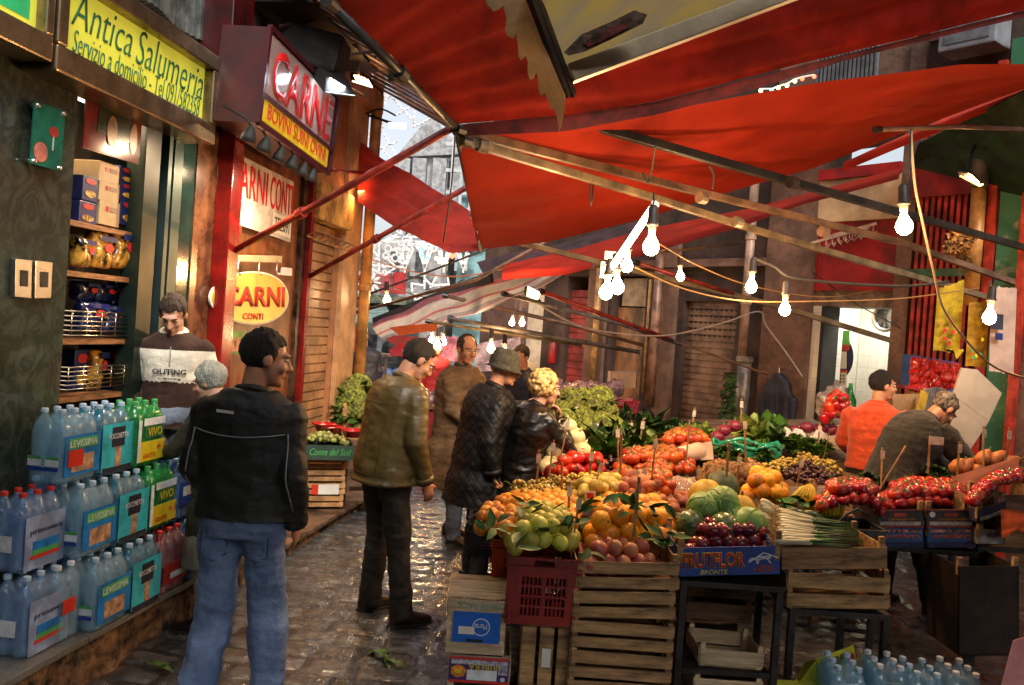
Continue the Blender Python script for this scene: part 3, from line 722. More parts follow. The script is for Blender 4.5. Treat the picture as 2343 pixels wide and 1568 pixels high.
g_ = Geo()
for (x0, y0_, x1, y1_) in ((1853, 558, 1990, 520), (1885, 545, 2005, 512)):
    a, b = HIT(x0, y0_, RW, .12), HIT(x1, y1_, RW, .12); g_.bar(a, b, .03)
    for i in range(9):
        p = a.lerp(b, (i+.5)/9); g_.tube([p, p-Vector((0, 0, .07)), p-Vector((0, 0, .1))+uR*.025, p-Vector((0, 0, .07))+uR*.045], .007, 6)
g_.obj('rail', mat('rail_beige', (.45, .3, .2), var=.2), hk)
# tiled room
TILE = mat('white_tiles', (.72, .7, .62), rough=.25, var=.05, spec=.6)
def tiles(M, sx=6.5):
    N = M.node_tree.nodes; L = M.node_tree.links; b = N['Principled BSDF']
    br = N.new('ShaderNodeTexBrick'); br.offset = 0; br.inputs['Scale'].default_value = sx; br.inputs['Mortar Size'].default_value = .012
    br.inputs['Brick Width'].default_value = 1; br.inputs['Row Height'].default_value = 1
    br.inputs['Color1'].default_value = (.74, .73, .66, 1); br.inputs['Color2'].default_value = (.68, .68, .62, 1); br.inputs['Mortar'].default_value = (.4, .37, .3, 1)
    tc = N.new('ShaderNodeTexCoord'); sp = N.new('ShaderNodeSeparateXYZ'); cb_ = N.new('ShaderNodeCombineXYZ'); L.new(tc.outputs['Object'], sp.inputs[0])
    ad = N.new('ShaderNodeMath'); ad.operation = 'SUBTRACT'; L.new(sp.outputs[0], ad.inputs[0]); L.new(sp.outputs[1], ad.inputs[1])
    L.new(ad.outputs[0], cb_.inputs[0]); L.new(sp.outputs[2], cb_.inputs[1]); L.new(cb_.outputs[0], br.inputs['Vector'])
    L.new(br.outputs['Color'], b.inputs['Base Color'])
tiles(TILE)
g_ = Geo(); RB(g_, T[1855]-.2, T[2040]+.6, -.1, 3.0, -1.5, -1.42); RB(g_, T[1855]-.2, T[1855]-.14, 0, 3, -1.42, -.2); RB(g_, T[2040]+.5, T[2040]+.6, 0, 3, -1.42, -.6)
RB(g_, T[1855], t(1875), .0, zL, -.5, -.02)
g_.obj('tiled_wall', TILE, vs_)
RB(Geo(), T[1855]-.2, T[2040]+.6, 2.95, 3.05, -1.5, -.5).obj('room_ceiling', PWHITE, vs_)
RB(Geo(), t(1878), t(1886), .0, zL, -.3, .02).obj('dark_jamb', BLACK, vs_)
pr = oR+uR*((T[1855]+T[2040])/2)-nR*.75+Vector((0, 0, 2.75))
lt = thing('ceiling_lamp', pr, 'plain ceiling lamp inside the white tiled room', 'lamp')
Geo().lathe([(.1, 0), (.12, -.02), (.1, -.05), (.03, -.06)], 18, pr+Vector((0, 0, .1))).obj('diffuser', emis('white_glow', (1, .95, .85), 4), lt)
area('room_light', pr+Vector((0, 0, .0)), pr-Vector((0, 0, 1)), 70, (1, .93, .78), .4, lt, 170)
# calendar
OFFB = -1.38
def RQ(*a, off=.05): return LQ(*a, pl=RW, off=off)
cp = thing('fruit_calendar', HIT(1910, 830, RW, -.6), 'heart shaped fruit calendar with green top on the white tiles', 'calendar')
ca = RQ(1876, 910, 1954, 910, 1954, 760, 1876, 760, off=-.6)
ellq(ca, .48, .62, .5, .36, .008).obj('heart_board', mat('navy_print', (.015, .015, .09), var=.1), cp)
rectq(ca, .16, .8, .88, 1.02, .006, .009).obj('green_top', mat('leaf_green_print', (.12, .45, .06), var=.1), cp)
for i, (u_, v_, c_) in enumerate(((.2, .76, 0), (.34, .79, 0), (.46, .77, 0), (.66, .76, 1), (.8, .76, 1))):
    ellq(ca, u_, v_, .09, .05, .003, .016).obj('fruit_picture', mat('pic_yellow', (.7, .5, .05)) if c_ == 0 else mat('pic_tomato', (.6, .05, .02)), cp)
rectq(ca, .18, .44, .8, .7, .004, .0165).obj('picture_sheet', PWHITE, cp)
rectq(ca, .12, .1, .8, .42, .004, .012).obj('month_sheet', PWHITE, cp); rectq(ca, .12, .38, .8, .42, .001, .017).obj('month_bar', mat('bar_red', (.6, .05, .03)), cp)
dg = Geo()
for r_ in range(5):
    for c_ in range(7):
        a = sub(ca, .16+c_*.09, .13+r_*.048, .2+c_*.09, .155+r_*.048); n_ = nR; dg.quad(*[p+n_*.0165 for p in a], th=.001, dirn=n_)
dg.obj('dates', mat('ink', (.05, .03, .03)), cp)
fn = thing('wall_fan', HIT(2030, 725, RW, -.9), 'round grey fan grille high on the white tiles', 'fan')
p = HIT(2028, 728, RW, -.9); rot = Matrix((uR, Vector((0, 0, 1)), nR)).transposed()
Geo().lathe([(.15, 0), (.17, .02), (.17, .05), (.14, .06), (.13, .03)], 22, p, rot).obj('ring', STEEL, fn, smooth=True)
Geo().lathe([(.001, .02), (.13, .02), (.13, .03), (.001, .03)], 20, p, rot).obj('dark_grille', BLACK, fn)
# hanging coat
def coat_(px, yt, yb, w, m, lab):
    a, b = HIT(px, yt, RW, .14), HIT(px, yb, RW, .14); L = a.z-b.z
    o = thing('hanging_coat', b, lab, 'coat'); g_ = Geo()
    for dx, ww in ((.0, 1.25),):
        rs = []
        for i in range(9):
            s_ = i/8; wd = w*(.22+.6*min(1, s_*2.6)**.6)*ww*.8
            rs.append((a+uR*(dx*s_*1.4)+Vector((0, 0, -L*s_*(1-.07*abs(dx)*5))), uR, nR, wd*.5, .07, .8))
        g_.rings(rs)
    for sx in (-1, 1): g_.tube([a+uR*(.06*sx)-Vector((0, 0, .12)), a+uR*(.2*sx*w/.5)-Vector((0, 0, L*.45)), a+uR*(.2*sx*w/.5)-Vector((0, 0, L*.8))], [.05, .06, .045], 10)
    me = remesh(g_, 'coat', .018, 2, lambda v, n_: .008*math.sin((v.dot(uR))*45+3*fbm(v.x*3, v.y*3, v.z*1.5)))
    link('fabric', me, m, o); Geo().tube([a, a+Vector((0, 0, .06)), a+Vector((0, 0, .05))-nR*.12], .01, 6).obj('hook', STEEL, o)
coat_(1782, 855, 985, .5, mat('navy_puffer', (.02, .02, .035), rough=.6, var=.3), 'dark navy coat hanging on a nail between the rose pipe and tiled doorway')
# right end: red bars, beam, boards
rg = thing('red_fence_gate', oR+uR*t(2140), 'tall red barred gate on dark stone right of the tiled doorway', 'gate')
g_ = Geo()
for i in range(10):
    tt = T[2076]+.06+i*(T[2235]-T[2076]-.05)/10; RB(g_, tt, tt+.035, .9, 4.2, .05, .09)
g_.obj('bars', mat('red_bars', (.4, .03, .02), rough=.45, var=.3), rg)
RB(Geo(), T[2076], T[2235]+.1, 0, 9, -.5, -.03).obj('stone_wall', BRNW, rg)
RB(Geo(), T[2076], T[2235]+.05, RZ(2140, 455), RZ(2140, 380), .0, .14).obj('red_fascia', REDW, rg)
RB(Geo(), T[2076]-.1, T[2235]+.1, RZ(2120, 635), RZ(2120, 618), .05, .12).obj('green_beam', mat('green_beam', (.03, .11, .05), rough=.5, var=.3), rg)
GRNP = mat('green_peeling_paint', (.04, .17, .08), rough=.5, var=.3, vs=5, col2=(.3, .28, .18), c2lo=.32, c2hi=.4)
gp = thing('green_pillar', oR+uR*t(2300), 'green door post with peeling paint and red frame at the right edge', 'pillar')
RB(Geo(), t(2276), t(2330), 0, 5, -.2, .12).obj('post', GRNP, gp); 
g_ = Geo(); RB(g_, t(2252), t(2272), 0, 4.8, -.1, .16); RB(g_, t(2330), t(2345), 0, 4.8, -.1, .16); RB(g_, t(2252), t(2420), 4.0, 4.3, -.1, .2)
g_.obj('red_frame', mat('bright_red_wood', (.5, .04, .02), rough=.4, var=.25), gp)
RB(Geo(), t(2345), 22, 0, 9.5, -.3, .05).obj('wall', PINKP, gp)  # wall stretched on out of view to shade the near stalls
RB(Geo(), T[2235], t(2345), 4.3, 9.5, -.3, .0).obj('upper_wall', BRNW, gp)
pipe((2236, 2224), 420, 700, .07, mat('orange_pipe', (.5, .22, .05)), 'fat orange pipe beside the dried flowers', off=.25)
pipe((2190+62, 2240), 250, 430, .08, mat('dark_duct', (.05, .04, .03), rough=.6, var=.3), 'dark duct above the fat orange pipe', off=.3)
gr_ = thing('green_board_ceiling', oR+uR*t(2200), 'dark green board ceiling of the shop canopy at the upper right', 'canopy')
Geo().quad(HIT(2080, 390, RW, .1), HIT(2400, 470, RW, .1), P(2420, 170, 7.0), P(2100, 330, 8.6), th=.03, dirn=(0, 0, 1)).obj('board', mat('dark_green_board', (.006, .028, .01), rough=.6, var=.3), gr_)
# upper building features seen in the gap between the awnings
ub = thing('upper_balcony', HIT(1980, 160, RW, .3), 'grey balcony with railing high on the right building, seen between the awnings', 'balcony')
z = RZ(1980, 190, .6)
g_ = Geo(); RB(g_, t(1900), t(2030), z-.12, z, 0, .7); g_.obj('slab', mat('balcony_grey', (.3, .3, .3), var=.2), ub)
g_ = Geo(); n = 14
for i in range(n+1):
    tt = t(1900)+(t(2030)-t(1900))*i/n; RB(g_, tt, tt+.025, z, z+.8, .64, .68)
RB(g_, t(1900), t(2030), z+.8, z+.85, .62, .7); g_.obj('railing', mat('iron_grey', (.12, .13, .14), var=.2), ub)
ac = thing('air_conditioner', HIT(2180, 100, RW, .3), 'grey air conditioner box high on the right building', 'appliance')
a = RTt(2150, 100, .3); z = RZ(2180, 118, .3)
RB(Geo(), a, a+.55, z, z+.5, .0, .35).obj('casing', mat('ac_grey', (.22, .23, .25), rough=.5, var=.1), ac, bevel=.02)
RB(Geo(), a+.06, a+.49, z+.06, z+.44, .352, .36).obj('grille', mat('iron_grey', (.1, .1, .1)), ac)
# ================================================================== far background
FARW = mat('far_pale_plaster', (.85, .86, .86), rough=.9, var=.25, vs=.6, col2=(.5, .5, .48))
FARD = mat('far_dark', (.1, .1, .11), rough=.8, var=.3); TEAL = mat('teal_netting', (.3, .5, .5), rough=.8, var=.35, vs=1)
def facade(name, lab, x0, x1, ytop, Y, m, wins, depth=4, ybot=None, cat='building', roofs=None):
    a, b = P(x0, 750, Y), P(x1, 750, Y); zt = P((x0+x1)/2, ytop, Y).z
    o = thing(name, (a.x, Y, 0), lab, cat)
    g_ = Geo(); g_.box(((a.x+b.x)/2, Y+depth/2, zt/2), (b.x-a.x, depth, zt)); g_.obj('wall', m, o)
    for (wx, wy, ww, wh) in wins:
        c = P(wx, wy, Y); s_ = FPX/Y; W_, H_ = ww/s_, wh/s_
        f = Geo(); f.box((c.x, Y-.02, c.z), (W_+.25, .12, H_+.25)); fo = f.obj('window', mat('far_trim', (.42, .42, .4), var=.15), o)
        Geo().box((c.x, Y-.07, c.z), (W_, .06, H_)).obj('pane', FARD, fo)
    return o, zt
facade('church', 'pale stone church front with dark pilasters, seen through the gap below the canopy corner', 905, 1060, 360, 32, FARW,
       [(935, 420, 12, 50), (985, 500, 16, 60), (1030, 400, 10, 60)])
c0 = P(905, 360, 31.6); c1 = P(1065, 352, 31.6); ap = P(985, 262, 31.6)
ch = [o for o in bpy.data.objects if o.name == 'church'][0]
Geo().poly([c0, c1, ap], .6, (0, 1, 0)).obj('gable', mat('far_grey', (.33, .33, .33), var=.2), ch)
g_ = Geo()
for x in (925, 962, 1008, 1050): g_.bar(P(x, 365, 31.7), P(x-18, 640, 31.7), .5, .5)
g_.obj('pilaster', mat('far_grey', (1, 1, 1)), ch)
tn, zt = facade('scaffolded_house', 'house wrapped in pale teal scaffold netting behind the canopy corner', 1035, 1130, 260, 24, TEAL, [])
g_ = Geo(); 
for yy in (330, 390, 440, 478, 520, 560): g_.bar(P(1020, yy, 23.8), P(1110, yy+6, 23.8), .1)
for x in (1030, 1052, 1075): g_.bar(P(x+10, 300, 23.8), P(x-10, 620, 23.8), .08)
g_.obj('scaffold_tube', mat('scaffold', (.5, .52, .52), var=.1), tn)
hb_, _ = facade('old_palazzo', 'weathered grey palazzo with balconies closing the far end of the street', 740, 1000, 545, 22, mat('grey_weathered', (.5, .48, .45), rough=.9, var=.4, vs=1.2),
       [(830, 600, 22, 40), (905, 600, 22, 45), (960, 600, 18, 45), (850, 790, 26, 50), (810, 770, 16, 60), (960, 700, 20, 50)])
facade('far_house', 'brown grey house behind the striped awning at the far end', 1000, 1190, 560, 25, mat('brown_grey', (.42, .38, .34), var=.35, vs=1), [(1060, 600, 20, 40), (1120, 640, 20, 50), (1150, 720, 30, 60), (1080, 745, 24, 50)])
# balcony with the red cloth and white flower lights
bal = thing('draped_balcony', P(860, 680, 20.8), 'balcony draped with red cloth and a white flower decoration on the grey palazzo', 'balcony')
a, b = P(795, 680, 20.6), P(930, 686, 20.6)
Geo().box(((a.x+b.x)/2, 21.3, a.z), (b.x-a.x, 1.5, .2)).obj('slab', mat('slab_mossy', (.16, .18, .12), var=.4), bal)
rc = [P(800, 668, 20.6), P(928, 674, 20.6), P(930, 622, 20.6), P(802, 628, 20.6)]
g_ = Geo()
for i in range(24):
    q_ = sub(rc, i/24, .0+.1*(i % 3 == 0), (i+.7)/24, .95); g_.quad(*q_, th=.05)
g_.obj('railing', mat('far_red', (.45, .04, .04), var=.2), bal)
rectq(rc, .78, .0, 1, 1.0, .06, .0).obj('red_cloth', mat('far_red_cloth', (.55, .03, .03), var=.15), bal)
fl = thing('flower_decoration', P(848, 650, 20.3), 'white daisy shaped light decoration on the red draped balcony', 'decoration')
for (cx, cy, r_) in ((848, 648, 20), (800, 650, 16)):
    c = P(cx, cy, 20.3)
    for k in range(10):
        a_ = 2*math.pi*k/10; d = Vector((math.cos(a_), 0, math.sin(a_)))
        Geo().ball(c+d*.16*r_/20*1.0, (.045, .03, .1), 8, 6, Matrix.Rotation(math.pi/2-a_, 3, 'Y')).obj('petal', PWHITE, fl, smooth=True)
    Geo().ball(c-Vector((0, .05, 0)), .05, 10, 8).obj('centre', mat('pic_yellow', (1, 1, 1)), fl, smooth=True)
ga = thing('green_awning', P(850, 720, 19.5), 'pale green wide awning under the palazzo balcony', 'awning')
Geo().quad(P(785, 738, 19), P(902, 735, 19), P(880, 695, 21), P(785, 700, 21), th=.03).obj('canvas', mat('pale_green_canvas', (.3, .42, .36), rough=.8, var=.2, transl=.3), ga)
Geo().quad(P(785, 750, 19), P(1010, 760, 19), P(1010, 744, 19), P(785, 738, 19), th=.03).obj('valance', mat('dark_green_valance', (.04, .12, .08), var=.2), ga)
# luminaria
LUM = mat('white_luminaria', (.85, .87, .9), rough=.6, var=.03, emit=.05)
lm = thing('festival_lights', P(900, 600, 13), 'white lattice of festival lights hanging across the far street', 'decoration')
def cv(x, y): return 774+x*.2315, 544.5+y*.2315
def segs(L, name, Y=13, w=.022, cnv=cv):
    g_ = Geo()
    for (x0, y0_, x1, y1_) in L:
        a, b = P(*cnv(x0, y0_), Y), P(*cnv(x1, y1_), Y); g_.bar(a, b, w, .03)
        n_ = max(2, int((b-a).length/.07))
        for i in range(n_+1): g_.ball(a.lerp(b, i/n_)-Vector((0, .02, 0)), .017, 5, 3)
    return g_.obj(name, LUM, lm)
def circ(cx, cy, r_, n=10): return [(cx+r_*math.cos(2*math.pi*i/n), cy+r_*math.sin(2*math.pi*i/n), cx+r_*math.cos(2*math.pi*(i+1)/n), cy+r_*math.sin(2*math.pi*(i+1)/n)) for i in range(n)]
S_ = [(300, 60, 290, 290), (300, 60, 400, 0), (400, 0, 400, 330), (290, 290, 455, 370), (300, 80, 400, 190), (400, 190, 310, 260), (290, 270, 640, 290), (455, 370, 570, 290), (470, 190, 570, 290), (560, 100, 650, 300), (520, 190, 590, 150), (590, 150, 600, 240)]
for c_ in ((490, 110, 32), (470, 180, 30), (452, 275, 22), (455, 340, 18), (560, 200, 36)): S_ += circ(*c_)
segs(S_, 'key_motif')
S_ = []
for (a, b, cc, d) in ((600, 740, 655, 110), (790, 930, 852, 100), (990, 1110, 1040, 130), (1180, 1290, 1232, 160)):
    S_ += [(a, d, cc, 310), (b, d, cc, 310), ((a+cc)/2, d, cc, 300), ((b+cc)/2, d, cc, 300), (cc, 300, cc, 340)]
S_ += [(420, 40, 870, 40), (870, 40, 860, 110), (400, 60, 560, 0), (640, 0, 740, 110), (700, -40, 600, 60), (760, 60, 700, 0), (860, 40, 980, 100)]
for cx in (620, 700, 820, 940): S_ += circ(cx, 105, 30, 8)
segs(S_, 'fan_motif')
segs([(850, 380, 850, 500), (720, 450, 850, 470), (850, 400, 930, 480), (970, 380, 910, 490), (720, 450, 730, 530), (730, 560, 770, 620), (770, 620, 860, 560), (730, 560, 860, 560), (1080, 400, 1090, 470), (950, 470, 1080, 460)], 'lower_motif')
# more lattice above, in the upper gap
cv2 = lambda x, y: (786.5+x*.27, 151+y*.27)
lm2 = thing('festival_lights', P(890, 260, 12), 'upper white lattice arch of festival lights against the white sky', 'decoration')
_lm = lm; lm = lm2
S_ = [(190, 600, 330, 480), (260, 470, 200, 650), (330, 520, 260, 640), (180, 560, 300, 560), (330, 560, 440, 760), (420, 280, 600, 480), (600, 330, 440, 420), (600, 330, 590, 520), (480, 240, 760, 430), (590, 520, 760, 430), (350, 230, 440, 300), (260, 640, 400, 790), (330, 700, 450, 640), (350, 240, 350, 330), (300, 280, 460, 250)]
segs(S_, 'arch_lattice', 14, .02, cv2)
S_ = [(110, 1480, 230, 1540), (180, 1400, 250, 1560), (300, 1500, 450, 1430), (450, 1400, 640, 1560), (480, 1380, 520, 1560), (560, 1420, 470, 1560), (400, 1560, 700, 1500), (440, 1450, 640, 1450)]
segs(S_, 'arch_foot', 13.5, .02, cv2)
lm = _lm
for k, (x, y, c_) in enumerate(((905, 585, 0), (918, 590, 0), (998, 592, 1), (1005, 599, 1), (1012, 594, 1), (1020, 600, 1), (1034, 588, 2), (1040, 585, 2), (906, 571, 0), (1032, 584, 2))):
    Geo().ball(P(x+(0 if c_ else 60), y, 12.8), .03, 8, 6).obj('small_bulb', [emis('cyan_bulb', (.1, .8, 1), 3), emis('amber_bulb', (1, .75, .3), 5), emis('red_bulb', (1, .1, .05), 4)][c_], lm)
# fairy lights seen in the slit between awnings
fy = thing('fairy_light_string', P(1780, 205, 8.8), 'short string of coloured fairy lights in the slit between the awnings', 'lights')
pts = [(1740, 208), (1765, 208), (1780, 202), (1800, 196), (1818, 186), (1835, 181), (1862, 176)]
Geo().tube([P(x, y-4, 9) for x, y in pts], .01, 6).obj('cable', PWHITE, fy)
for k, (x, y) in enumerate(pts):
    Geo().ball(P(x, y, 8.97), .022, 8, 6).obj('small_bulb', [emis('amber_bulb', (1, 1, 1), 1), emis('cyan_bulb', (1, 1, 1), 1), emis('amber_bulb', (1, 1, 1), 1), emis('red_bulb', (1, 1, 1), 1)][(0, 1, 0, 0, 0, 3, 3)[k]], fy)
# ================================================================== AWNINGS
RED = mat('red_canvas', (.29, .018, .005), rough=.85, spec=.15, var=.1, vs=1.2, transl=.38, stretch=(1, 1, 1), bump=.15, bs=8)
RED2 = mat('shaded_red_canvas', (.2, .009, .004), rough=.85, spec=.1, var=.25, vs=1.6, transl=.27, bump=.15, bs=8)  # red canvas darkened in colour for the awning that gets less light
def polyline(pts, n):
    d = [0]
    for a, b in zip(pts, pts[1:]): d.append(d[-1]+(b-a).length)
    out = []
    for i in range(n+1):
        s_ = d[-1]*i/n; k = 0
        while k < len(pts)-2 and s_ > d[k+1]: k += 1
        out.append(pts[k].lerp(pts[k+1], (s_-d[k])/max(1e-6, d[k+1]-d[k])))
    return out
def sheet(A, B, nu=60, nv=24, sag=.05, fold=.02, ff=7, seed=0, along=True):
    """cloth between two edge polylines (px, py, Y)"""
    pp_ = lambda a: a if isinstance(a, Vector) else P(*a)
    A = polyline([pp_(a) for a in A], nu); B = polyline([pp_(b) for b in B], nu); g_ = Geo()
    for j in range(nv+1):
        v = j/nv
        for i in range(nu+1):
            u_ = i/nu; p = A[i].lerp(B[i], v)
            z = -sag*4*v*(1-v)*(.6+.4*math.sin(u_*3+1))
            w_ = (v if along else u_)
            z += fold*(math.sin(w_*ff*6.28+1.8*fbm(u_*1.6, v*2, seed)+seed)*.5+.9*fbm(u_*1.3*(1 if along else 4), v*(6 if along else 1.2), seed+5))*(.4+.6*math.sin(math.pi*min(1, u_*1.1)))
            g_.v.append((p.x, p.y, p.z+z))
    n = nu+1
    for j in range(nv):
        for i in range(nu): g_.f.append((j*n+i, j*n+i+1, (j+1)*n+i+1, (j+1)*n+i))
    return g_
def awning(lab, parts, name='red_awning', group=None):
    t_ = thing(name, P(*parts[0][1][0]), lab, 'awning', group)
    for nm, A, B, m, kw in parts:
        sheet(A, B, **kw).obj(nm, m, t_, smooth=True)
    return t_
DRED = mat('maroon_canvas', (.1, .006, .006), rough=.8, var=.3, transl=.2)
BRED = mat('bright_red_canvas', (.5, .03, .01), rough=.7, var=.15, vs=2, transl=.5)
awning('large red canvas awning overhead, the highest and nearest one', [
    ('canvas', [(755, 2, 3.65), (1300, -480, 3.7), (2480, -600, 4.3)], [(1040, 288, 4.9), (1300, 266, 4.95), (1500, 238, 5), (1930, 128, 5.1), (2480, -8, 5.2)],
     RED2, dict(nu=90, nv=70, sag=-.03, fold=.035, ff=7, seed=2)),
    ('rear_sky_blocker', [Vector((-3, -1.2, 3.3)), Vector((2, -1.2, 3.7)), Vector((10, -1.2, 4.2))], [Vector((-2.5, 2.1, 3.3)), Vector((.2, 2.0, 3.5)), Vector((2.2, 3.4, 4.0)), Vector((8, 4.4, 4.4))], DRED, dict(nu=40, nv=30, sag=.1, fold=.04, ff=5, seed=5)),  # unseen canvas added behind the camera to cut sky fill
    ('valance', [(1040, 286, 4.92), (1300, 264, 4.97), (1500, 236, 5.02), (1930, 126, 5.12), (2480, -10, 5.22)],  # maroon strip stands in for the shade between the two awnings
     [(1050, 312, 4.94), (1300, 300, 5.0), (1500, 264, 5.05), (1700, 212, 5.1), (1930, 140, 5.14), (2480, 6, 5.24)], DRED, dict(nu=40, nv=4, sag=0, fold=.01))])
awning('long orange red awning in the middle, second from the camera', [
    ('canvas', [(1046, 298, 4.95), (1300, 296, 5.2), (1500, 262, 5.35), (1900, 190, 5.6), (2200, 150, 5.8), (2480, 148, 6.0)],
     [(1095, 572, 8.0), (1250, 556, 8), (1460, 505, 8), (1700, 432, 8), (1860, 388, 7.9), (2050, 312, 7.8), (2342, 205, 7.7), (2480, 150, 7.7)],
     RED, dict(nu=80, nv=40, sag=.04, fold=.02, ff=4, seed=8)),
    ('valance', [(1930, 372, 7.92), (2342, 190, 7.72)], [(1926, 393, 7.9), (2342, 222, 7.7)], BRED, dict(nu=20, nv=4, sag=0, fold=.01))])
awning('narrow red awning at the back right under the long one', [
    ('canvas', [(1149, 606, 9.2), (1320, 567, 9.1), (1452, 528, 9.0), (1734, 470, 8.9), (2060, 385, 8.7)],
     [(1149, 640, 8.4), (1298, 628, 8.3), (1365, 610, 8.3), (1452, 590, 8.2), (1691, 521, 8.1), (1838, 467, 8.0), (2055, 409, 8.0)], BRED, dict(nu=60, nv=10, sag=.01, fold=.02, seed=4))])
awning('worn dark red awning hanging at the left across the sky gap', [
    ('canvas', [(822, 324, 9.0), (1079, 486, 8.3)], [(818, 462, 8.6), (1027, 582, 8.0), (1097, 578, 8.0)],
     mat('worn_red_canvas', (.33, .02, .01), rough=.75, var=.2, vs=2.5, transl=.4, stretch=(1, 1, 1.5)), dict(nu=40, nv=30, sag=.03, fold=.05, ff=3, seed=3))])
# striped awning: strips of cloth sewn together
st_ = thing('striped_awning', P(900, 750, 11), 'striped white pink and grey awning with an orange edge in the middle distance', 'awning')
Aup = [(848, 744, 11.2), (1010, 672, 10.4), (1100, 650, 10), (1250, 598, 9.6)]; Blo = [(905, 762, 10.4), (1000, 748, 10), (1090, 716, 9.6), (1180, 680, 9.3), (1345, 600, 9.0)]
WS = mat('white_stripe', (.8, .78, .78), rough=.7, var=.08, transl=.6); PS = mat('pink_stripe', (.7, .25, .3), rough=.7, var=.1, transl=.6); GSp = mat('grey_stripe', (.4, .4, .44), rough=.7, var=.1, transl=.5)
def mixp(a, b, v, n=30):
    A = polyline([P(*q) for q in a], n); B = polyline([P(*q) for q in b], n)
    return [A[i].lerp(B[i], v) for i in range(n+1)]
bands = [(0, .1, PS), (.1, .28, WS), (.28, .33, PS), (.33, .46, WS), (.46, .6, GSp), (.6, .66, PS), (.66, .8, WS), (.8, .9, GSp), (.9, 1, WS)]
for v0, v1, m_ in bands:
    a, b = mixp(Aup, Blo, v0), mixp(Aup, Blo, v1); g_ = Geo()
    def zz(v, i): return -.12*math.sin(math.pi*v)+.02*math.sin(i*.7)
    g_.v = [tuple(p+Vector((0, 0, zz(v0, i)))) for i, p in enumerate(a)]+[tuple(p+Vector((0, 0, zz(v1, i)))) for i, p in enumerate(b)]
    n = len(a); g_.f = [(i, i+1, n+i+1, n+i) for i in range(n-1)]; g_.obj('stripe', m_, st_, smooth=True)
sheet([(890, 750, 10.4), (1000, 738, 10)], [(915, 768, 10.3), (1000, 756, 10)], nu=10, nv=3, sag=0, fold=.01).obj('orange_edge', mat('orange_canvas', (.65, .12, .03), var=.1, transl=.4), st_, smooth=True)
Geo().bar(P(856, 740, 11.25), P(1125, 634, 9.9), .05, .14).obj('front_bar', mat('dark_bar', (.04, .03, .03), var=.2), st_)
dk = thing('dark_old_awning', P(1280, 580, 9.4), 'dark folded old awning above the back red one', 'awning')
sheet([(1090, 600, 9.8), (1280, 560, 9.7), (1460, 503, 9.6)], [(1110, 628, 9.3), (1280, 588, 9.3), (1460, 528, 9.3)], nu=30, nv=6, sag=.02, fold=.04).obj('canvas', mat('dark_canvas', (.05, .02, .02), var=.3), dk, smooth=True)
# umbrellas and tarps far away
def tarp(lab, A, B, m, name='market_umbrella', **kw):
    t_ = thing(name, P(*A[0]), lab, 'umbrella' if 'umb' in name else 'tarp'); kw = dict(dict(nu=16, nv=8, sag=.05, fold=.03), **kw)
    sheet(A, B, **kw).obj('canvas', m, t_, smooth=True)
    a, b = Vector(P(*A[len(A)//2])), Vector(P(*B[len(B)//2])); c = (a+b)/2
    Geo().tube([c, Vector((c.x, c.y, 0))], .025, 8).obj('pole', GP, t_)
    return t_
OR2 = mat('orange_umbrella', (.7, .13, .05), var=.12, transl=.45, vs=2)
tarp('orange red market umbrella at the left beyond the drainpipe', [(795, 728, 12), (828, 760, 11.6)], [(780, 800, 12.5), (820, 806, 11.8)], OR2)
tarp('wide red canopy above the far red stall', [(880, 768, 17), (1010, 775, 16)], [(905, 790, 15), (1010, 800, 15)], BRED)
tarp('bright red sagging canopy behind the leather jacket man', [(890, 800, 14.5), (915, 788, 14.3), (980, 800, 14)], [(895, 812, 13.5), (930, 818, 13.5), (985, 812, 13.4)], mat('scarlet', (.8, .02, .02), var=.1, transl=.5))
PK = mat('pink_plastic', (.7, .25, .35), rough=.3, var=.3, vs=5, transl=.5)
tarp('pink plastic tarp hanging behind the brown coat man', [(975, 770, 13), (1045, 768, 12.6)], [(990, 830, 12.6), (1045, 828, 12.4)], PK, 'plastic_tarp', fold=.08)
tarp('pale rose tarp far behind the hat man', [(1085, 790, 14), (1190, 770, 14)], [(1090, 850, 13.8), (1190, 850, 13.8)], mat('rose_tarp', (.5, .3, .28), var=.3, transl=.3), 'plastic_tarp')
# yellow translucent canopy with scalloped metal edge (top)
cy = thing('shop_canopy_sign', P(1290, 160, 3.0), 'yellow translucent canopy panel with beige frame and scalloped metal edge overhead', 'canopy')
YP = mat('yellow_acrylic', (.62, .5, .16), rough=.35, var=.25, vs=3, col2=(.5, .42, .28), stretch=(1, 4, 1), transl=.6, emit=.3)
Geo().poly([P(1290, 156, 3.0), P(1225, -5, 2.75), P(1190, -90, 2.6), P(1900, -260, 3.0), P(1960, -90, 3.3), P(1695, 5, 3.2)], .012, (0, 0, 1)).obj('acrylic_panel', YP, cy)
Geo().poly([P(x, y, 2.93) for x, y in ((1290, 120), (1330, 80), (1400, 50), (1450, 25), (1480, 35), (1470, 55), (1400, 90), (1340, 118), (1300, 128))], .004, (0, 0, 1)).obj('dark_stain', mat('stain_brown', (.16, .09, .06), var=.4, vs=30, transl=.4), cy)
Geo().poly([P(x, y, 2.92) for x, y in ((1335, 100), (1360, 78), (1400, 62), (1435, 50), (1440, 62), (1390, 88), (1345, 108))], .004, (0, 0, 1)).obj('red_stain', mat('stain_red', (.2, .03, .02), var=.4, vs=30, transl=.4), cy)
BF = mat('beige_metal_frame', (.4, .33, .22), rough=.4, metal=.2, var=.12)
Geo().poly([P(1290, 157, 3.02), P(1304, 196, 3.02), P(1770, 22, 3.25), P(1960, -50, 3.35), P(1960, -95, 3.35), P(1700, 4, 3.22)], .05, (0, 0, 1)).obj('frame_bar', BF, cy, bevel=.004)
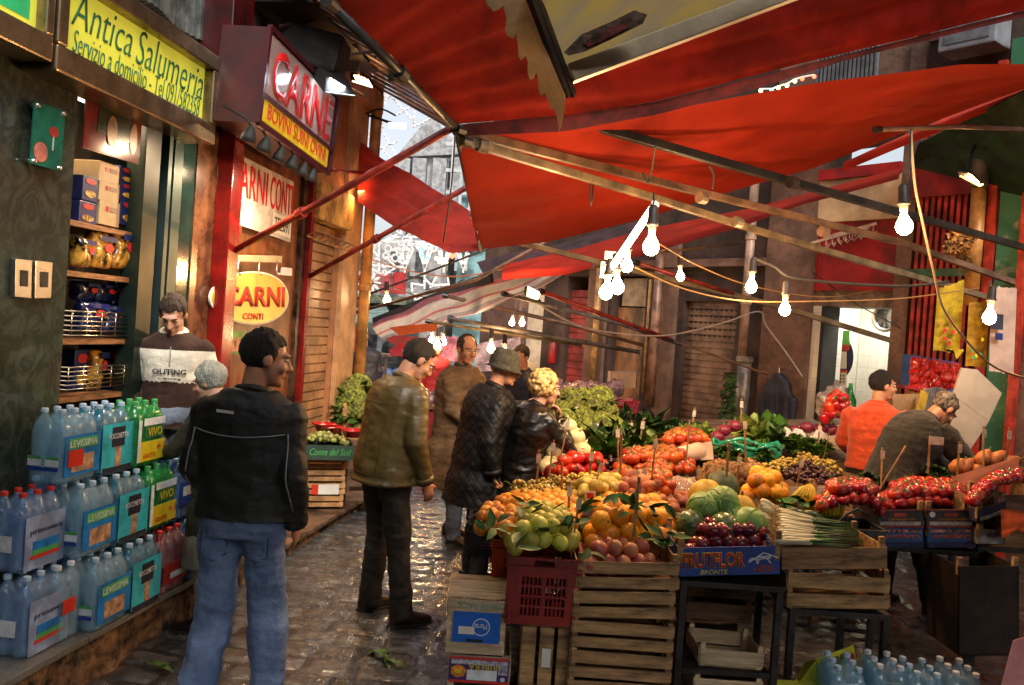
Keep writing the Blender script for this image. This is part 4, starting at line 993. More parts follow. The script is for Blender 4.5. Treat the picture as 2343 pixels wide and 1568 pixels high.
g_ = Geo(); g_.bar(P(1212, -20, 2.72), P(1300, 214, 3.0), .02, .05); g_.bar(P(1224, -20, 2.74), P(1312, 218, 3.02), .012, .03); g_.obj('frame_strip', mat('dark_brown_metal', (.07, .05, .04), rough=.4, metal=.5, var=.2), cy)
sc = [(1105, -10), (1113, 12), (1128, 28), (1142, 22), (1150, 14), (1158, 40), (1155, 70), (1160, 84), (1174, 90), (1180, 78), (1184, 105), (1186, 130), (1192, 140), (1202, 128), (1207, 142), (1207, 170), (1212, 184), (1222, 180), (1226, 166), (1230, 178), (1232, 205), (1236, 222), (1246, 214), (1250, 222), (1256, 240), (1258, 252), (1266, 248), (1272, 262), (1278, 290), (1279, 308), (1284, 290), (1292, 250), (1294, 222), (1280, 190), (1255, 130), (1225, 60), (1195, -12)]
Geo().poly([P(x, y, 2.75+.25*(y+10)/320) for x, y in sc], .012, (.3, 1, 0)).obj('scalloped_plate', mat('beige_plate', (.75, .62, .4), rough=.3, transl=.5, var=.15), cy, bevel=.003)
# ================================================================== POLES
BLK = mat('black_pole', (.02, .018, .016), rough=.35, var=.3, spec=.5); BEI = mat('beige_pole', (.16, .115, .065), rough=.4, var=.25, vs=6)
BRP = mat('brown_pole', (.16, .09, .055), rough=.45, var=.25); RPO = mat('red_pole', (.3, .03, .02), rough=.35, var=.3, spec=.6)
GPO = mat('grey_pole', (.14, .12, .11), rough=.4, var=.3)
def pole(pts, m, r, lab, sq=True, joints=()):
    pts = [P(*p) for p in pts]; t_ = thing('awning_pole', pts[0], lab, 'pole', 'awning poles')
    g_ = Geo()
    if sq:
        for a, b in zip(pts, pts[1:]): g_.bar(a, b, r*2, r*2)
        g_.obj('bar', m, t_, bevel=.004)
    else: g_.tube(pts, r, 10).obj('bar', m, t_, smooth=True)
    for u_ in joints:
        p = pts[0].lerp(pts[-1], u_); d = (pts[-1]-pts[0]).normalized()
        Geo().tube([p-d*.03, p+d*.03], r*1.6, 10).obj('clamp', m, t_)
    g2 = Geo(); a = pts[0]; d = (pts[1]-pts[0]).normalized(); g2.tube([a-d*.012, a+d*.05], r*1.35, 10).obj('end_cap', BLK, t_)
    return t_
pole([(750, 4, 3.66), (1042, 292, 4.92)], BLK, .024, 'front edge pole of the highest red awning', False, (.5,))
pole([(905, 163, 4.35), (1060, 205, 4.9), (2400, 583, 8.2)], BLK, .028, 'long thick black pole sloping right, the uppermost one', True, (.45,))
pole([(900, 175, 4.4), (1000, 208, 4.7), (1095, 232, 5.0)], BLK, .022, 'short black brace just under the uppermost black pole', True)
pole([(1046, 298, 4.93), (1510, 418, 6.3), (2060, 555, 7.5), (2380, 668, 8.3)], BRP, .026, 'long brown black pole sloping right, second from the top', True, (.3, .5))
pole([(1060, 322, 4.95), (1498, 454, 6.1), (1790, 546, 7.0), (2380, 716, 8.3)], BEI, .025, 'long beige pole carrying the fluorescent tube', True, (.02, .35))
pole([(1095, 532, 7.9), (1370, 600, 8.2), (1800, 706, 8.7), (2065, 788, 9.2)], BEI, .026, 'beige pole from the corner of the long awning to the tiled doorway', True, (.25, .3))
pole([(1044, 294, 4.94), (1100, 572, 8.0)], GPO, .022, 'grey free edge pole of the long orange red awning', False, (.6,))
pole([(505, 592, 6.25), (1036, 292, 4.95)], RPO, .024, 'dark red diagonal stay from the red pillar up to the awning corner', False, (.4,))
pole([(692, 642, 7.85), (1066, 430, 6.4)], RPO, .022, 'lower red diagonal stay from the red post to the awning edge', False, (.5,))
pole([(750, 388, 7.2), (830, 396, 8.8)], RPO, .018, 'short red strut from the lightbox to the drainpipe', False)
pole([(1452, 600, 8.0), (1700, 680, 8.6)], RPO, .02, 'thin red strut beside the beige pole, behind the bulbs', False)
pole([(1235, 666, 9.0), (1530, 776, 9.8)], RPO, .024, 'orange red strut running right from the far floodlight', False)
pole([(1530, 776, 9.8), (1757, 858, 9.6)], BRP, .014, 'thin dark continuation strut in front of the brown shutter', False)
pole([(1150, 672, 9.4), (1420, 742, 10.2), (1560, 790, 10.4)], GPO, .022, 'grey brown pole across the middle distance', False)
pole([(1014, 676, 10), (1300, 742, 10.4), (1470, 790, 10.4)], BRP, .024, 'dark pole under the striped awning', False)
pole([(1027, 729, 9.6), (1250, 768, 10), (1462, 806, 10.3)], GPO, .028, 'dark grey pole below the striped awning', False)
pole([(975, 735, 9.8), (1150, 762, 10), (1330, 790, 10.2)], BEI, .02, 'beige pole low behind the brown coat man', False)
pole([(795, 720, 9.5), (1090, 640, 9.0), (1310, 520, 8.6)], BRP, .018, 'rusty thin pole rising right across the far street', False)
pole([(798, 690, 10), (960, 630, 9.8), (1140, 560, 9.3)], BLK, .012, 'thin black rod crossing the festival lights', False)
pole([(2003, 297, 6.4), (2200, 290, 6.9), (2400, 300, 7.4)], BRP, .02, 'old wooden rod under the upper right awning', False)
pole([(1463, 584, 8.6), (1700, 556, 9.2)], BEI, .013, 'short copper coloured rod holding the bulb in front of the pilaster', False)
# ================================================================== BULBS AND WIRES
def bulb_mat():
    M = bpy.data.materials.new('bulb_glass'); M.use_nodes = True; N = M.node_tree.nodes; L = M.node_tree.links
    for n_ in list(N):
        if n_.type == 'BSDF_PRINCIPLED': N.remove(n_)
    e = N.new('ShaderNodeEmission'); e.inputs[0].default_value = (1, .78, .42, 1); e.inputs[1].default_value = 22
    tr = N.new('ShaderNodeBsdfTransparent'); a = N.new('ShaderNodeAddShader'); L.new(e.outputs[0], a.inputs[0]); L.new(tr.outputs[0], a.inputs[1])
    L.new(a.outputs[0], N['Material Output'].inputs[0]); MATS['bulb_glass'] = M; return M
BG = bulb_mat(); SOCK = mat('bulb_socket', (.04, .03, .025), rough=.5, var=.2); CLG = mat('clear_neck', (.7, .6, .45), rough=.1, var=.05, alpha=.5)
BME = (Geo().lathe([(.012, .052), (.014, .04), (.024, .022), (.032, .005), (.034, -.01), (.028, -.028), (.014, -.04), (.001, -.043)], 16)).mesh('bulb', True)
NME = (Geo().lathe([(.017, .1), (.017, .07), (.014, .052)], 12)).mesh('neck', True)
SME = (Geo().lathe([(.012, .17), (.02, .16), (.022, .1), (.026, .095), (.026, .085), (.017, .08)], 12)).mesh('socket', True)
def bulb(px, py, Y, lab, e=30, hang=None, s=1.0, group='bare bulbs hanging over the stalls'):
    c = P(px, py, Y); t_ = thing('light_bulb', c, lab, 'light bulb', group)
    for nm, me, m_ in (('glass', BME, BG), ('neck', NME, CLG), ('socket', SME, SOCK)):
        o = link(nm, me, m_, t_, world=False)
    s *= 1.2; t_.scale = (s, s, s); t_.rotation_euler = (random.uniform(-.12, .12), random.uniform(-.12, .12), 0)
    if hang:
        a = P(*hang); g_ = Geo(); top = c+Vector((0, 0, .16*s)); mid = (a+top)/2+Vector((random.uniform(-.03, .03), 0, -.02))
        g_.tube([a, mid, top], .005, 6).obj('flex', SOCK, t_, smooth=True)
    ld = bpy.data.lights.new('bulb_light', 'POINT'); ld.energy = e*.52; ld.color = (1, .56, .24); ld.shadow_soft_size = .03
    o = bpy.data.objects.new('bulb_light', ld); COL.objects.link(o); o.parent = t_; o.location = (0, 0, -.005)
    return t_
bulb(2068, 515, 4.9, 'big bright bulb high at the right, in front of the black pole', 50, (2083, 295, 5.2), 1.15)
bulb(1489, 562, 4.9, 'large bulb under the top end of the fluorescent tube', 50, (1497, 455, 4.9), 1.15)
bulb(1434, 607, 5.6, 'medium bulb just below the middle of the fluorescent tube', 32, (1436, 560, 5.6), .95)
bulb(1412, 655, 5.5, 'right bulb of the touching pair below the tube', 32, (1408, 598, 5.5), 1.05)
bulb(1386, 667, 5.5, 'left bulb of the touching pair below the tube', 32, (1384, 610, 5.5), 1.05)
bulb(1718, 655, 6.2, 'bulb hanging in front of the rose drainpipe', 35, (1722, 592, 6.2))
bulb(1795, 707, 6.2, 'bulb hanging on the pinkish pilaster left of the tiled doorway', 35, (1800, 640, 6.2))
bulb(2263, 725, 6.0, 'bulb at the right edge in front of the white sheets', 50, (2268, 640, 6.0), 1.1)
bulb(1556, 632, 6.8, 'small bulb hidden behind the red strut, left of the rose drainpipe', 22, (1560, 586, 6.8), .8)
bulb(885, 686, 9.5, 'dim bulb hanging before the festival lights', 8, (886, 655, 9.5), 1.0)
bulb(1123, 797, 9.6, 'far bulb left of the pair over the hat man', 22, (1124, 768, 9.6), 1.05)
bulb(1155, 809, 9.4, 'far bulb right of the pair over the hat man', 22, (1160, 778, 9.4), 1.05)
bulb(988, 778, 12, 'left one of three far bulbs behind the leather jacket man', 18, None, 1.1); bulb(1000, 788, 11.8, 'middle and lowest of three far bulbs behind the leather jacket man', 18, None, 1.1); bulb(1014, 782, 12, 'right one of three far bulbs behind the leather jacket man', 18, None, 1.1)
bulb(1171, 738, 12.5, 'left bulb above the far lit shopfront', 12, None, 1); bulb(1194, 738, 12.3, 'right bulb above the far lit shopfront', 12, None, 1)
for k_, (x, y) in enumerate(((1100, 710), (1115, 722), (1130, 716), (1150, 724), (1078, 726), (1060, 738), (1046, 730))):
    pass
# fluorescent tube
ft = thing('fluorescent_tube', P(1450, 540, 5.2), 'bright fluorescent tube hung diagonally from the beige pole', 'lamp')
a, b = P(1494, 474, 5.0), P(1400, 612, 5.5)
Geo().tube([a, b], .022, 12).obj('tube', emis('tube_glow', (1, .9, .7), 6), ft, smooth=True)
d = (b-a).normalized(); Geo().tube([a-d*.03, a], .026, 12).obj('end_cap', PWHITE, ft); Geo().tube([b, b+d*.03], .026, 12).obj('end_cap', PWHITE, ft)
Geo().tube([P(1496, 440, 5.0), a], .006, 6).obj('hanger', SOCK, ft)
g_ = Geo(); g_.box(P(1395, 585, 5.6), (.07, .05, .05)); g_.box(P(1380, 618, 5.6), (.04, .05, .1)); g_.obj('starter', PWHITE, ft)
flood([(1206, 678, 8.9), (1230, 686, 9.0), (1237, 670, 9.0), (1208, 656, 8.9)], WARME, 'rectangular white hot floodlight under the striped awning', WARM, 60, (-.2, 6.8, 1.2), back=.08, up=.02, arm=P(1235, 690, 9.2))
flood([(2196, 402, 7.6), (2242, 426, 7.6), (2250, 422, 7.8), (2210, 400, 7.8)], emis('amber_glow', (1, .55, .12), 7), 'old black floodlight with amber glow above the red bars', WARM, 45, (3.0, 6.5, 1.0), up=.2, arm=P(2230, 330, 8.2))
def wire(pts, r, m, lab, name='cable'):
    w_ = [P(*p) for p in pts]; out = []
    for i in range(len(w_)-1):                       # Catmull-Rom
        p0, p1, p2, p3 = w_[max(0, i-1)], w_[i], w_[i+1], w_[min(len(w_)-1, i+2)]
        for k in range(6):
            s_ = k/6; out.append(.5*((2*p1)+(p2-p0)*s_+(2*p0-5*p1+4*p2-p3)*s_*s_+(3*p1-p0-3*p2+p3)*s_**3))
    out.append(w_[-1]); o = Geo().tube(out, r, 6).obj(name, m, None, smooth=True); tag(o, lab, 'cable', 'cables strung over the stalls'); return o
GREYW = mat('grey_cable', (.45, .42, .42), rough=.5, var=.1); YELW = mat('ochre_cable', (.25, .13, .04), rough=.5, var=.1); DKW = mat('dark_cable', (.03, .025, .02), rough=.6, var=.1)
wire([(1234, 698, 9), (1310, 740, 9.2), (1390, 760, 9.2), (1520, 768, 9.2), (1650, 740, 9.3), (1735, 713, 9.4), (1752, 745, 9.5), (1800, 810, 9.5), (1835, 862, 9.5)], .009, GREYW, 'pale grey sagging cable from the far floodlight to the pilaster')
wire([(1452, 612, 6), (1560, 660, 6.2), (1690, 688, 6.3), (1850, 690, 6.6), (2050, 684, 7.0), (2180, 668, 7.2), (2240, 660, 7.3)], .006, YELW, 'ochre cable sagging from the bulb pair toward the right shop')
wire([(1510, 560, 6), (1600, 610, 6.5), (1720, 655, 7), (1880, 680, 7.5), (2000, 665, 8.2)], .005, YELW, 'thin ochre cable passing behind the rose drainpipe bulb')
wire([(1722, 590, 6.4), (1770, 610, 6.5), (1810, 635, 6.5), (1920, 648, 6.8), (2070, 655, 7.2), (2170, 645, 7.5)], .012, DKW, 'dark taped cable from the rose pipe bulb to the yellow bags')
wire([(2083, 300, 5.2), (2092, 420, 5.2), (2108, 500, 5.2), (2135, 620, 5.3), (2165, 720, 5.5), (2260, 830, 5.8), (2342, 865, 6)], .008, mat('white_cable', (.35, .26, .15), var=.05), 'cream cable curling down from the big bulb to the right edge')
wire([(1350, 415, 5.7), (1352, 470, 5.7), (1358, 415, 5.8)], .005, DKW, 'small loop of dark string hanging on the second pole')
wire([(1470, 395, 5.6), (1480, 418, 5.6), (1488, 400, 5.6), (1500, 330, 5.3)], .006, DKW, 'dark string looped between two upper poles')
wire([(1622, 380, 5.6), (1632, 400, 5.6), (1630, 432, 5.6)], .006, DKW, 'short knotted cord below the uppermost black pole')
wire([(840, 590, 10), (900, 610, 10), (960, 625, 10), (1060, 632, 9.6), (1240, 600, 9)], .008, mat('orange_cable', (.5, .2, .08), var=.1), 'orange rope crossing under the festival lights')
wire([(790, 630, 9.6), (850, 648, 9.6), (890, 655, 9.6), (980, 680, 9.4), (1060, 640, 9.2)], .007, DKW, 'dark cable carrying the dim far bulb')
wire([(1855, 620, 8.8), (1950, 690, 9), (2040, 740, 9), (2060, 752, 9)], .006, DKW, 'thin dark cable crossing the tiled doorway')
wire([(835, 262, 9.1), (870, 250, 8.9), (905, 265, 8.8)], .01, DKW, 'dark bent cable at the floodlight in the sky gap')
wire([(1042, 290, 4.92), (1033, 420, 5.2), (1014, 555, 5.4)], .005, DKW, 'dark drawstring hanging from the awning corner')
# tangle of dark brackets at the top between the lightbox and the awning
tg = thing('bracket_tangle', P(720, 60, 6.8), 'tangle of dark brackets and floodlight backs above the butcher lightbox', 'bracket')
g_ = Geo(); random.seed(5)
for i in range(16):
    a = P(random.uniform(640, 860), random.uniform(-10, 150), random.uniform(6.4, 7.6)); b = a+Vector((random.uniform(-.5, .5), random.uniform(-.4, .6), random.uniform(-.3, .3))); g_.tube([a, b], .012, 6)
g_.obj('brackets', mat('rusty_dark', (.06, .03, .02), rough=.7, var=.4), tg)
g_ = Geo(); g_.box(P(715, 120, 6.7), (.5, .35, .3), Matrix.Rotation(.2, 3, 'Y')); g_.obj('lamp_back', BLACK, tg, bevel=.03)
tg2 = thing('corrugated_canopy', P(700, 40, 6.8), 'dark rusty corrugated canopy over the butcher front', 'canopy')
g_ = Geo(); 
for i in range(22):
    y_ = 6.2+i*.14; g_.quad(LP(y_, 4.45, -.1), LP(y_+.135, 4.45, -.1), LP(y_+.135, 3.9+.05*(i % 2), 1.0), LP(y_, 3.9+.05*(i % 2), 1.0), th=.01, dirn=(0, 0, 1))
g_.obj('sheet', mat('rusty_sheet', (.18, .08, .04), rough=.6, var=.5, vs=6), tg2)
# ================================================================== BOTTLE PACKS
PET = mat('clear_pet', (.45, .8, 1.0), rough=.05, var=.15, vs=12, alpha=.3, spec=1, coat=1); PETB = mat('blue_pet', (.08, .28, .62), rough=.08, var=.1, alpha=.5, spec=.9)
PETG = mat('green_pet', (.02, .3, .08), rough=.1, var=.2, alpha=.75, spec=.9); COLA = mat('red_label_bottle', (.3, .015, .01), rough=.15, var=.3, spec=.8)
CAPB = mat('cap_blue', (.45, .62, .8), rough=.4, var=.1); CAPR = mat('cap_red', (.6, .03, .02), rough=.4, var=.1); CAPG = mat('cap_green', (.05, .35, .1), var=.1); CAPW = mat('cap_white', (.7, .75, .78), rough=.4, var=.1)
FILM = mat('shrink_film', (.75, .85, .95), rough=.1, var=.2, vs=18, alpha=.12, spec=1, bump=.8, bs=25, coat=1)
def bottle_mesh(nm, h=.35, r=.046):
    pr = [(.003, 0), (r*.8, .0), (r, .012)]
    z = .03
    while z < h*.66: pr += [(r, z), (r*.955, z+.008), (r, z+.016)]; z += .03
    pr += [(r, h*.7), (r*.93, h*.76), (r*.62, h*.86), (r*.34, h*.93), (.0155, h*.955)]
    return Geo().lathe(pr, 14).mesh(nm, True)
BOT = bottle_mesh('bottle'); CAPM = Geo().lathe([(.016, .334), (.017, .336), (.017, .352), (.014, .355)], 12).mesh('cap', False)
NLM = {}
def pack(loc, ux, label, bot, cap, side=None, nx=2, ny=3, texts=(), top=None, group='shrink wrapped bottle packs', film=FILM, r=.047, neck=None):
    """loc: corner nearest the camera and the street; ux: facade direction; bottles fill towards -across and +along"""
    ux = Vector(ux).normalized(); wx = Vector((ux.y, -ux.x, 0))          # wx points to the street
    t_ = thing('bottle_pack', loc, label, 'bottle pack', group, rz=math.atan2(-ux.x, ux.y))
    for i in range(nx):
        for j in range(ny):
            o = link('bottle', BOT, None, t_, world=False); o.location = (-(i+.5)*r*2+random.uniform(-.002, .002), (j+.5)*r*2, 0)
            if not o.data.materials: o.data.materials.append(PET)
            o.material_slots[0].link = 'OBJECT'; o.material_slots[0].material = bot
            c = link('cap', CAPM, None, o, world=False)
            if not c.data.materials: c.data.materials.append(CAPB)
            c.material_slots[0].link = 'OBJECT'; c.material_slots[0].material = cap
            if neck:
                pass
    W_, L_ = nx*r*2, ny*r*2
    def q_(a, b, z0, z1, o=.004): return None
    f = Geo(); rs = []
    for z, s_ in ((.004, .97), (.02, 1.0), (.12, .985), (.24, 1.0), (.285, .93), (.325, .72)):
        rs.append((Vector((-W_/2, L_/2, z)), Vector((1, 0, 0)), Vector((0, 1, 0)), (W_/2+.004)*s_, (L_/2+.004)*s_, .35))
    f.rings(rs); me = f.mesh('film', True)
    for v in me.vertices: v.co += Vector((fbm(v.co.x*30, v.co.z*22, 1), fbm(v.co.y*30, v.co.z*25, 2), 0))*.004
    o = link('film', me, film, t_, world=False)
    M = pmat(t_)
    fr = [M @ Vector(p) for p in ((-W_, -.006, 0), (0, -.006, 0), (0, -.006, .27), (-W_, -.006, .27))]       # short end, towards camera
    sd_ = [M @ Vector(p) for p in ((.006, 0, 0), (.006, L_, 0), (.006, L_, .27), (.006, 0, .27))]           # long side, towards the street
    for (face, u0, v0, u1, v1, m_, lift) in (side or ()):
        rectq(fr if face == 'f' else sd_, u0, v0, u1, v1, .002, lift).obj('label_print', m_, t_)
    for (face, s_, u0, v0, u1, v1, m_) in texts:
        text(s_, sub(fr if face == 'f' else sd_, u0, v0, u1, v1), m_, t_, lift=.006, th=.001)
    return t_
LB = mat('label_blue', (.02, .2, .6), rough=.3, var=.2, vs=12); LDB = mat('label_dark_blue', (.01, .05, .3), rough=.3, var=.15); LG = mat('label_green', (.08, .4, .1), rough=.3, var=.1)
LC = mat('label_cyan', (.05, .5, .65), rough=.25, var=.15); LY = mat('label_yellow', (.75, .6, .02), rough=.3, var=.08); LR = mat('label_red', (.6, .04, .02), rough=.3, var=.08)
LW_ = mat('label_white', (.7, .75, .8), rough=.35, var=.1, vs=20); LK = mat('label_dark', (.03, .03, .05), rough=.3, var=.2); LP_ = mat('label_tan', (.5, .3, .18), var=.3, vs=20)
DIRL = Vector((.13, 1, 0)).normalized()
levi_side = [('s', .02, .14, .98, .86, LB, .001), ('s', .1, .62, .9, .8, LG, .003), ('s', .2, .2, .8, .5, LP_, .003), ('f', .08, .32, .44, .44, LW_, .001), ('f', .56, .32, .92, .44, LW_, .001), ('f', .08, .44, .44, .49, LG, .001), ('f', .56, .44, .92, .49, LG, .001), ('f', .08, .24, .92, .3, LDB, .001)]
rocc_side = [('s', .02, .05, .98, .95, LC, .001), ('s', .3, .5, .7, .88, LK, .003), ('s', .42, .12, .6, .5, LP_, .003), ('s', .05, .0, .95, .12, LK, .003), ('f', .1, .3, .9, .5, LW_, .001)]
vivo_side = [('s', .12, .1, .98, .5, LY, .001), ('s', .02, .1, .12, .95, LW_, .001), ('s', .25, .56, .9, .8, mat('label_dgreen', (.01, .12, .03), var=.1), .001), ('s', .2, .82, .95, .97, LW_, .001), ('f', .15, .25, .85, .45, LG, .001)]
CORN = [(215, 1451, .25), (181, 1282, .61), (139, 1112, .97)]
ROWN = ('bottom', 'middle', 'top')
for r_ in range(3):
    c0 = HIT(CORN[r_][0], CORN[r_][1], flat(CORN[r_][2])); z = CORN[r_][2]
    pack(c0, DIRL, 'clear water pack with blue street side and green name strip, %s row' % ROWN[r_], PET, CAPB, levi_side + ([('s', .1, .3, .5, .6, LR, .004)] if r_ == 2 else []),
         texts=[('s', 'LEVISSIMA', .13, .65, .87, .77, LW_)])
    pack(c0+DIRL*.29, DIRL, 'cyan wrapped water pack with dark round emblem, %s row' % ROWN[r_], mat('cyan_pet', (.04, .42, .58), rough=.06, var=.15, alpha=.42, spec=1, coat=1), CAPB, rocc_side, texts=[('s', 'ROCCHETTA', .2, .66, .8, .76, LW_)])
    if r_ > 0:
        pack(c0+DIRL*(.585 if r_ == 1 else .56)+Vector((.03*(r_ == 2), 0, 0.0)), DIRL, 'green bottle pack with yellow offer label, %s row' % ROWN[r_], PETG, CAPG, vivo_side, texts=[('s', 'VIVO', .32, .6, .82, .77, LY), ('s', '+1', .66, .28, .94, .44, LR), ('s', 'GRATIS', .2, .16, .62, .26, LR)], film=mat('green_film', (.05, .5, .12), rough=.1, var=.2, alpha=.4, spec=1))
    if r_ == 0: pack(c0+DIRL*.585, DIRL, 'dark red soft drink pack with red caps on the bottom row', COLA, CAPR, [('s', .05, .2, .95, .62, mat('cola_label', (.35, .015, .01), var=.15), .001), ('s', .3, .3, .9, .42, LW_, .003)])
    if r_ < 2: pack(c0+DIRL*.88, DIRL, 'blue water pack at the far end of the %s row' % ROWN[r_], PETB, CAPB, [('s', .05, .3, .95, .8, LDB, .001), ('s', .2, .5, .8, .7, LW_, .003)])
    # second file of packs behind, towards the wall
    if r_ < 2: pack(c0+DIRL*.1-Vector((.2, 0, 0)), DIRL, 'dark blue water pack wedged behind the clear one, %s row' % ROWN[r_], PETB, CAPB, [('f', .1, .2, .9, .6, LDB, .001)], ny=3)
    if r_ < 2: pack(c0+DIRL*.42-Vector((.2, 0, 0)), DIRL, 'clear water pack against the shelves, %s row of the rear file' % ROWN[r_], PET, CAPB)
for r_, (x, y, z) in enumerate(((34, 1511, .25), (25, 1316, .61))):
    pack(HIT(x+22, y, flat(z)), DIRL, 'pale blue water pack with small landscape label at the photo edge, %s one' % ('lower' if r_ == 0 else 'upper'), mat('sky_pet', (.3, .6, 1.0), rough=.08, var=.15, alpha=.32, spec=1, coat=1), CAPR if r_ else CAPB,
         [('s', .02, .03, .98, .93, mat('side_lilac', (.28, .38, .62), rough=.25, var=.2, vs=8), .001), ('s', .2, .35, .85, .5, LB, .003), ('s', .2, .27, .85, .35, LG, .003), ('s', .15, .2, .85, .26, LR, .003), ('f', .3, .35, .75, .62, LW_, .001)], texts=[('s', 'primavera', .12, .6, .9, .72, LK)])
tp = pack(HIT(128, 1478, flat(.25)), DIRL, 'open group of clear and green bottles with red tape band beside the pale blue packs', PET, CAPW, [('s', .1, .5, .6, .75, LR, .002), ('f', .1, .15, .5, .8, mat('green_label2', (.02, .35, .1), var=.1), .001)], ny=2)
# bottom right, on the ground
for k, (x, y) in enumerate(((1968, 1515), (2064, 1511), (2150, 1528), (2240, 1528))):
    p = HIT(x+26, y+26, flat(.35)); p.z = .0
    pack(p, (.1, 1, 0), 'clear water pack on the ground at lower right, %s from the left' % ('first', 'second', 'third', 'fourth')[k], PET, CAPB if k % 2 == 0 else CAPW, [('f', .05, .3, .95, .5, LDB, .001)], group='water packs on the ground by the stall')
# ================================================================== CRATES
SL = mat('crate_slat', (.4, .23, .1), rough=.65, var=.3, vs=4, stretch=(1, 6, 6), bump=.25, bs=20, rnd=.5); SLW = mat('crate_slat_pale', (.6, .46, .28), rough=.65, var=.2, vs=4, stretch=(1, 6, 6), bump=.2, bs=20, rnd=.3)
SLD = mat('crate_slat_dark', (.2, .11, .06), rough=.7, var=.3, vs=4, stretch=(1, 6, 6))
def crate(loc, w, d, h, label, m=SL, nsl=2, yaw=0, roll=0, pitch=0, posts=.03, gap=.28, group='wooden crates', bottom=True, name='wooden_crate', cat='crate', skew=0):
    """loc = front left bottom corner; +x right along the front, +y away"""
    t_ = thing(name, loc, label, cat, group); t_.rotation_euler = (pitch, roll, yaw)
    def panel(nm, ax, pos, L_):
        g_ = Geo(); sh = h/nsl
        for i in range(nsl):
            z0 = i*sh+sh*gap*.5; z1 = (i+1)*sh-sh*gap*.5 if i < nsl-1 else h
            j = random.uniform(-1, 1)*.004; k = skew*(i+.5)
            if ax == 'x': g_.box((L_/2+j, pos, (z0+z1)/2), (L_, .007, z1-z0), Matrix.Rotation(random.uniform(-.006, .006)+k, 3, 'Y'))
            else: g_.box((pos, L_/2+j, (z0+z1)/2), (.007, L_, z1-z0), Matrix.Rotation(random.uniform(-.006, .006), 3, 'X'))
        return g_.obj(nm, m, t_, world=False, bevel=.0015)
    panel('front_panel', 'x', -.004, w); panel('back_panel', 'x', d+.004, w); panel('side_panel', 'y', -.004, d); panel('side_panel', 'y', w+.004, d)
    for x in (.014, w-.014):
        for y in (.014, d-.014):
            Geo().box((x, y, (h+posts)/2), (.026, .026, h+posts)).obj('corner_post', m, t_, world=False, bevel=.002)
    if bottom:
        g_ = Geo(); n = 5
        for i in range(n): g_.box((w/2, d*(i+.5)/n, .004), (w, d/n*.85, .006))
        g_.obj('base', m, t_, world=False)
    # staples
    return t_
def local_q(t_, w, h, y=-.009, z0=0, x0=0):
    M = pmat(t_); return [M @ Vector(p) for p in ((x0, y, z0), (x0+w, y, z0), (x0+w, y, z0+h), (x0, y, z0+h))]
Yf = 4.25
def at(px, py, Y=Yf): return P(px, py, Y)
# 1-2 blue-board crate over the printed orange crate (lower left of the stall)
c1 = crate(P(1018, 1490, 4.25), .295, .40, .27, 'pale crate with blue card panel standing upright, above the upside down printed crate', SLW, 1, posts=0, gap=1.4, group=None, yaw=.03)
for o in list(c1.children):
    if o.name.startswith('front_panel'): bpy.data.objects.remove(o)
q = local_q(c1, .295, .27)
BLC = mat('blue_card', (.01, .12, .55), rough=.5, var=.08, vs=3)
rectq(q, .0, .78, 1, 1.0, .006).obj('top_slat', SLW, c1, bevel=.001); rectq(q, 0, 0, 1, .2, .006).obj('bottom_slat', SLW, c1, bevel=.001)
rectq(q, .1, .2, .9, .78, .003, -.002).obj('blue_panel', BLC, c1)
rectq(q, .34, .22, .62, .27, .002, .002).obj('hand_hole', BLACK, c1)
nq = (q[1]-q[0]).cross(q[3]-q[0]).normalized()
g_ = Geo()
for i in range(26):
    a, b = 2*math.pi*i/26, 2*math.pi*(i+1)/26
    g_.quad(*[bil(q, .58+r_*math.cos(t_), .5+r_*1.08*math.sin(t_))+nq*.002 for r_, t_ in ((.135, a), (.135, b), (.15, b), (.15, a))], th=.001, dirn=nq)
g_.obj('stamp_ring', LW_, c1); text('Marta', [bil(q, *p) for p in ((.68, .56), (.47, .56), (.47, .46), (.68, .46))], LW_, c1, lift=.004)
rectq(q, .2, .36, .47, .5, .002, .003).obj('paper_label', PWHITE, c1)
text('NEW PACK', [bil(q, *p) for p in ((.85, .96), (.15, .96), (.15, .84), (.85, .84))], mat('stamp_teal', (.12, .35, .3)), c1, lift=.008)
g_ = Geo()
for i in range(4): g_.box((.1475, .05+i*.1, .276), (.3, .088, .006))
g_.obj('lid_slats', SLW, c1, world=False, bevel=.001)
c2 = crate(P(1020, 1632, 4.25), .30, .40, .30, 'crate with purple upside down print, bottom left of the stall', SLW, 2, posts=0, group=None, yaw=.02)
q = local_q(c2, .3, .3, -.012)
PUR = mat('print_purple', (.05, .02, .16), rough=.5, var=.1)
rectq(q, .0, .56, 1, .99, .004).obj('printed_card', PUR, c2); rectq(q, .0, .95, 1, .99, .002, .004).obj('red_line', LR, c2); rectq(q, 0, .56, 1, .6, .002, .004).obj('red_line', LR, c2)
rectq(q, .3, .61, .8, .78, .002, .004).obj('white_field', LW_, c2); rectq(q, .03, .87, .97, .94, .002, .0045).obj('pale_strip', mat('pale_print', (.5, .5, .6), var=.3, vs=40), c2)
rectq(q, .82, .72, .97, .94, .002, .0055).obj('pale_corner', mat('pale_print', (1, 1, 1)), c2)
text('RIBERA', [bil(q, *p) for p in ((.8, .875), (.32, .875), (.32, .79), (.8, .79))], LY, c2, lift=.007)
for k in range(7):
    a = k*.9; ellq(q, .155+.06*math.cos(a), .75+.05*math.sin(a), .07, .055, .002, .004+.0004*k).obj('orange_picture', mat('print_orange', (.75, .25, .02), var=.3, vs=30), c2)
ellq(q, .155, .75, .05, .04, .002, .008).obj('orange_picture', LY, c2); ellq(q, .9, .64, .04, .035, .002, .004).obj('small_seal', LW_, c2)
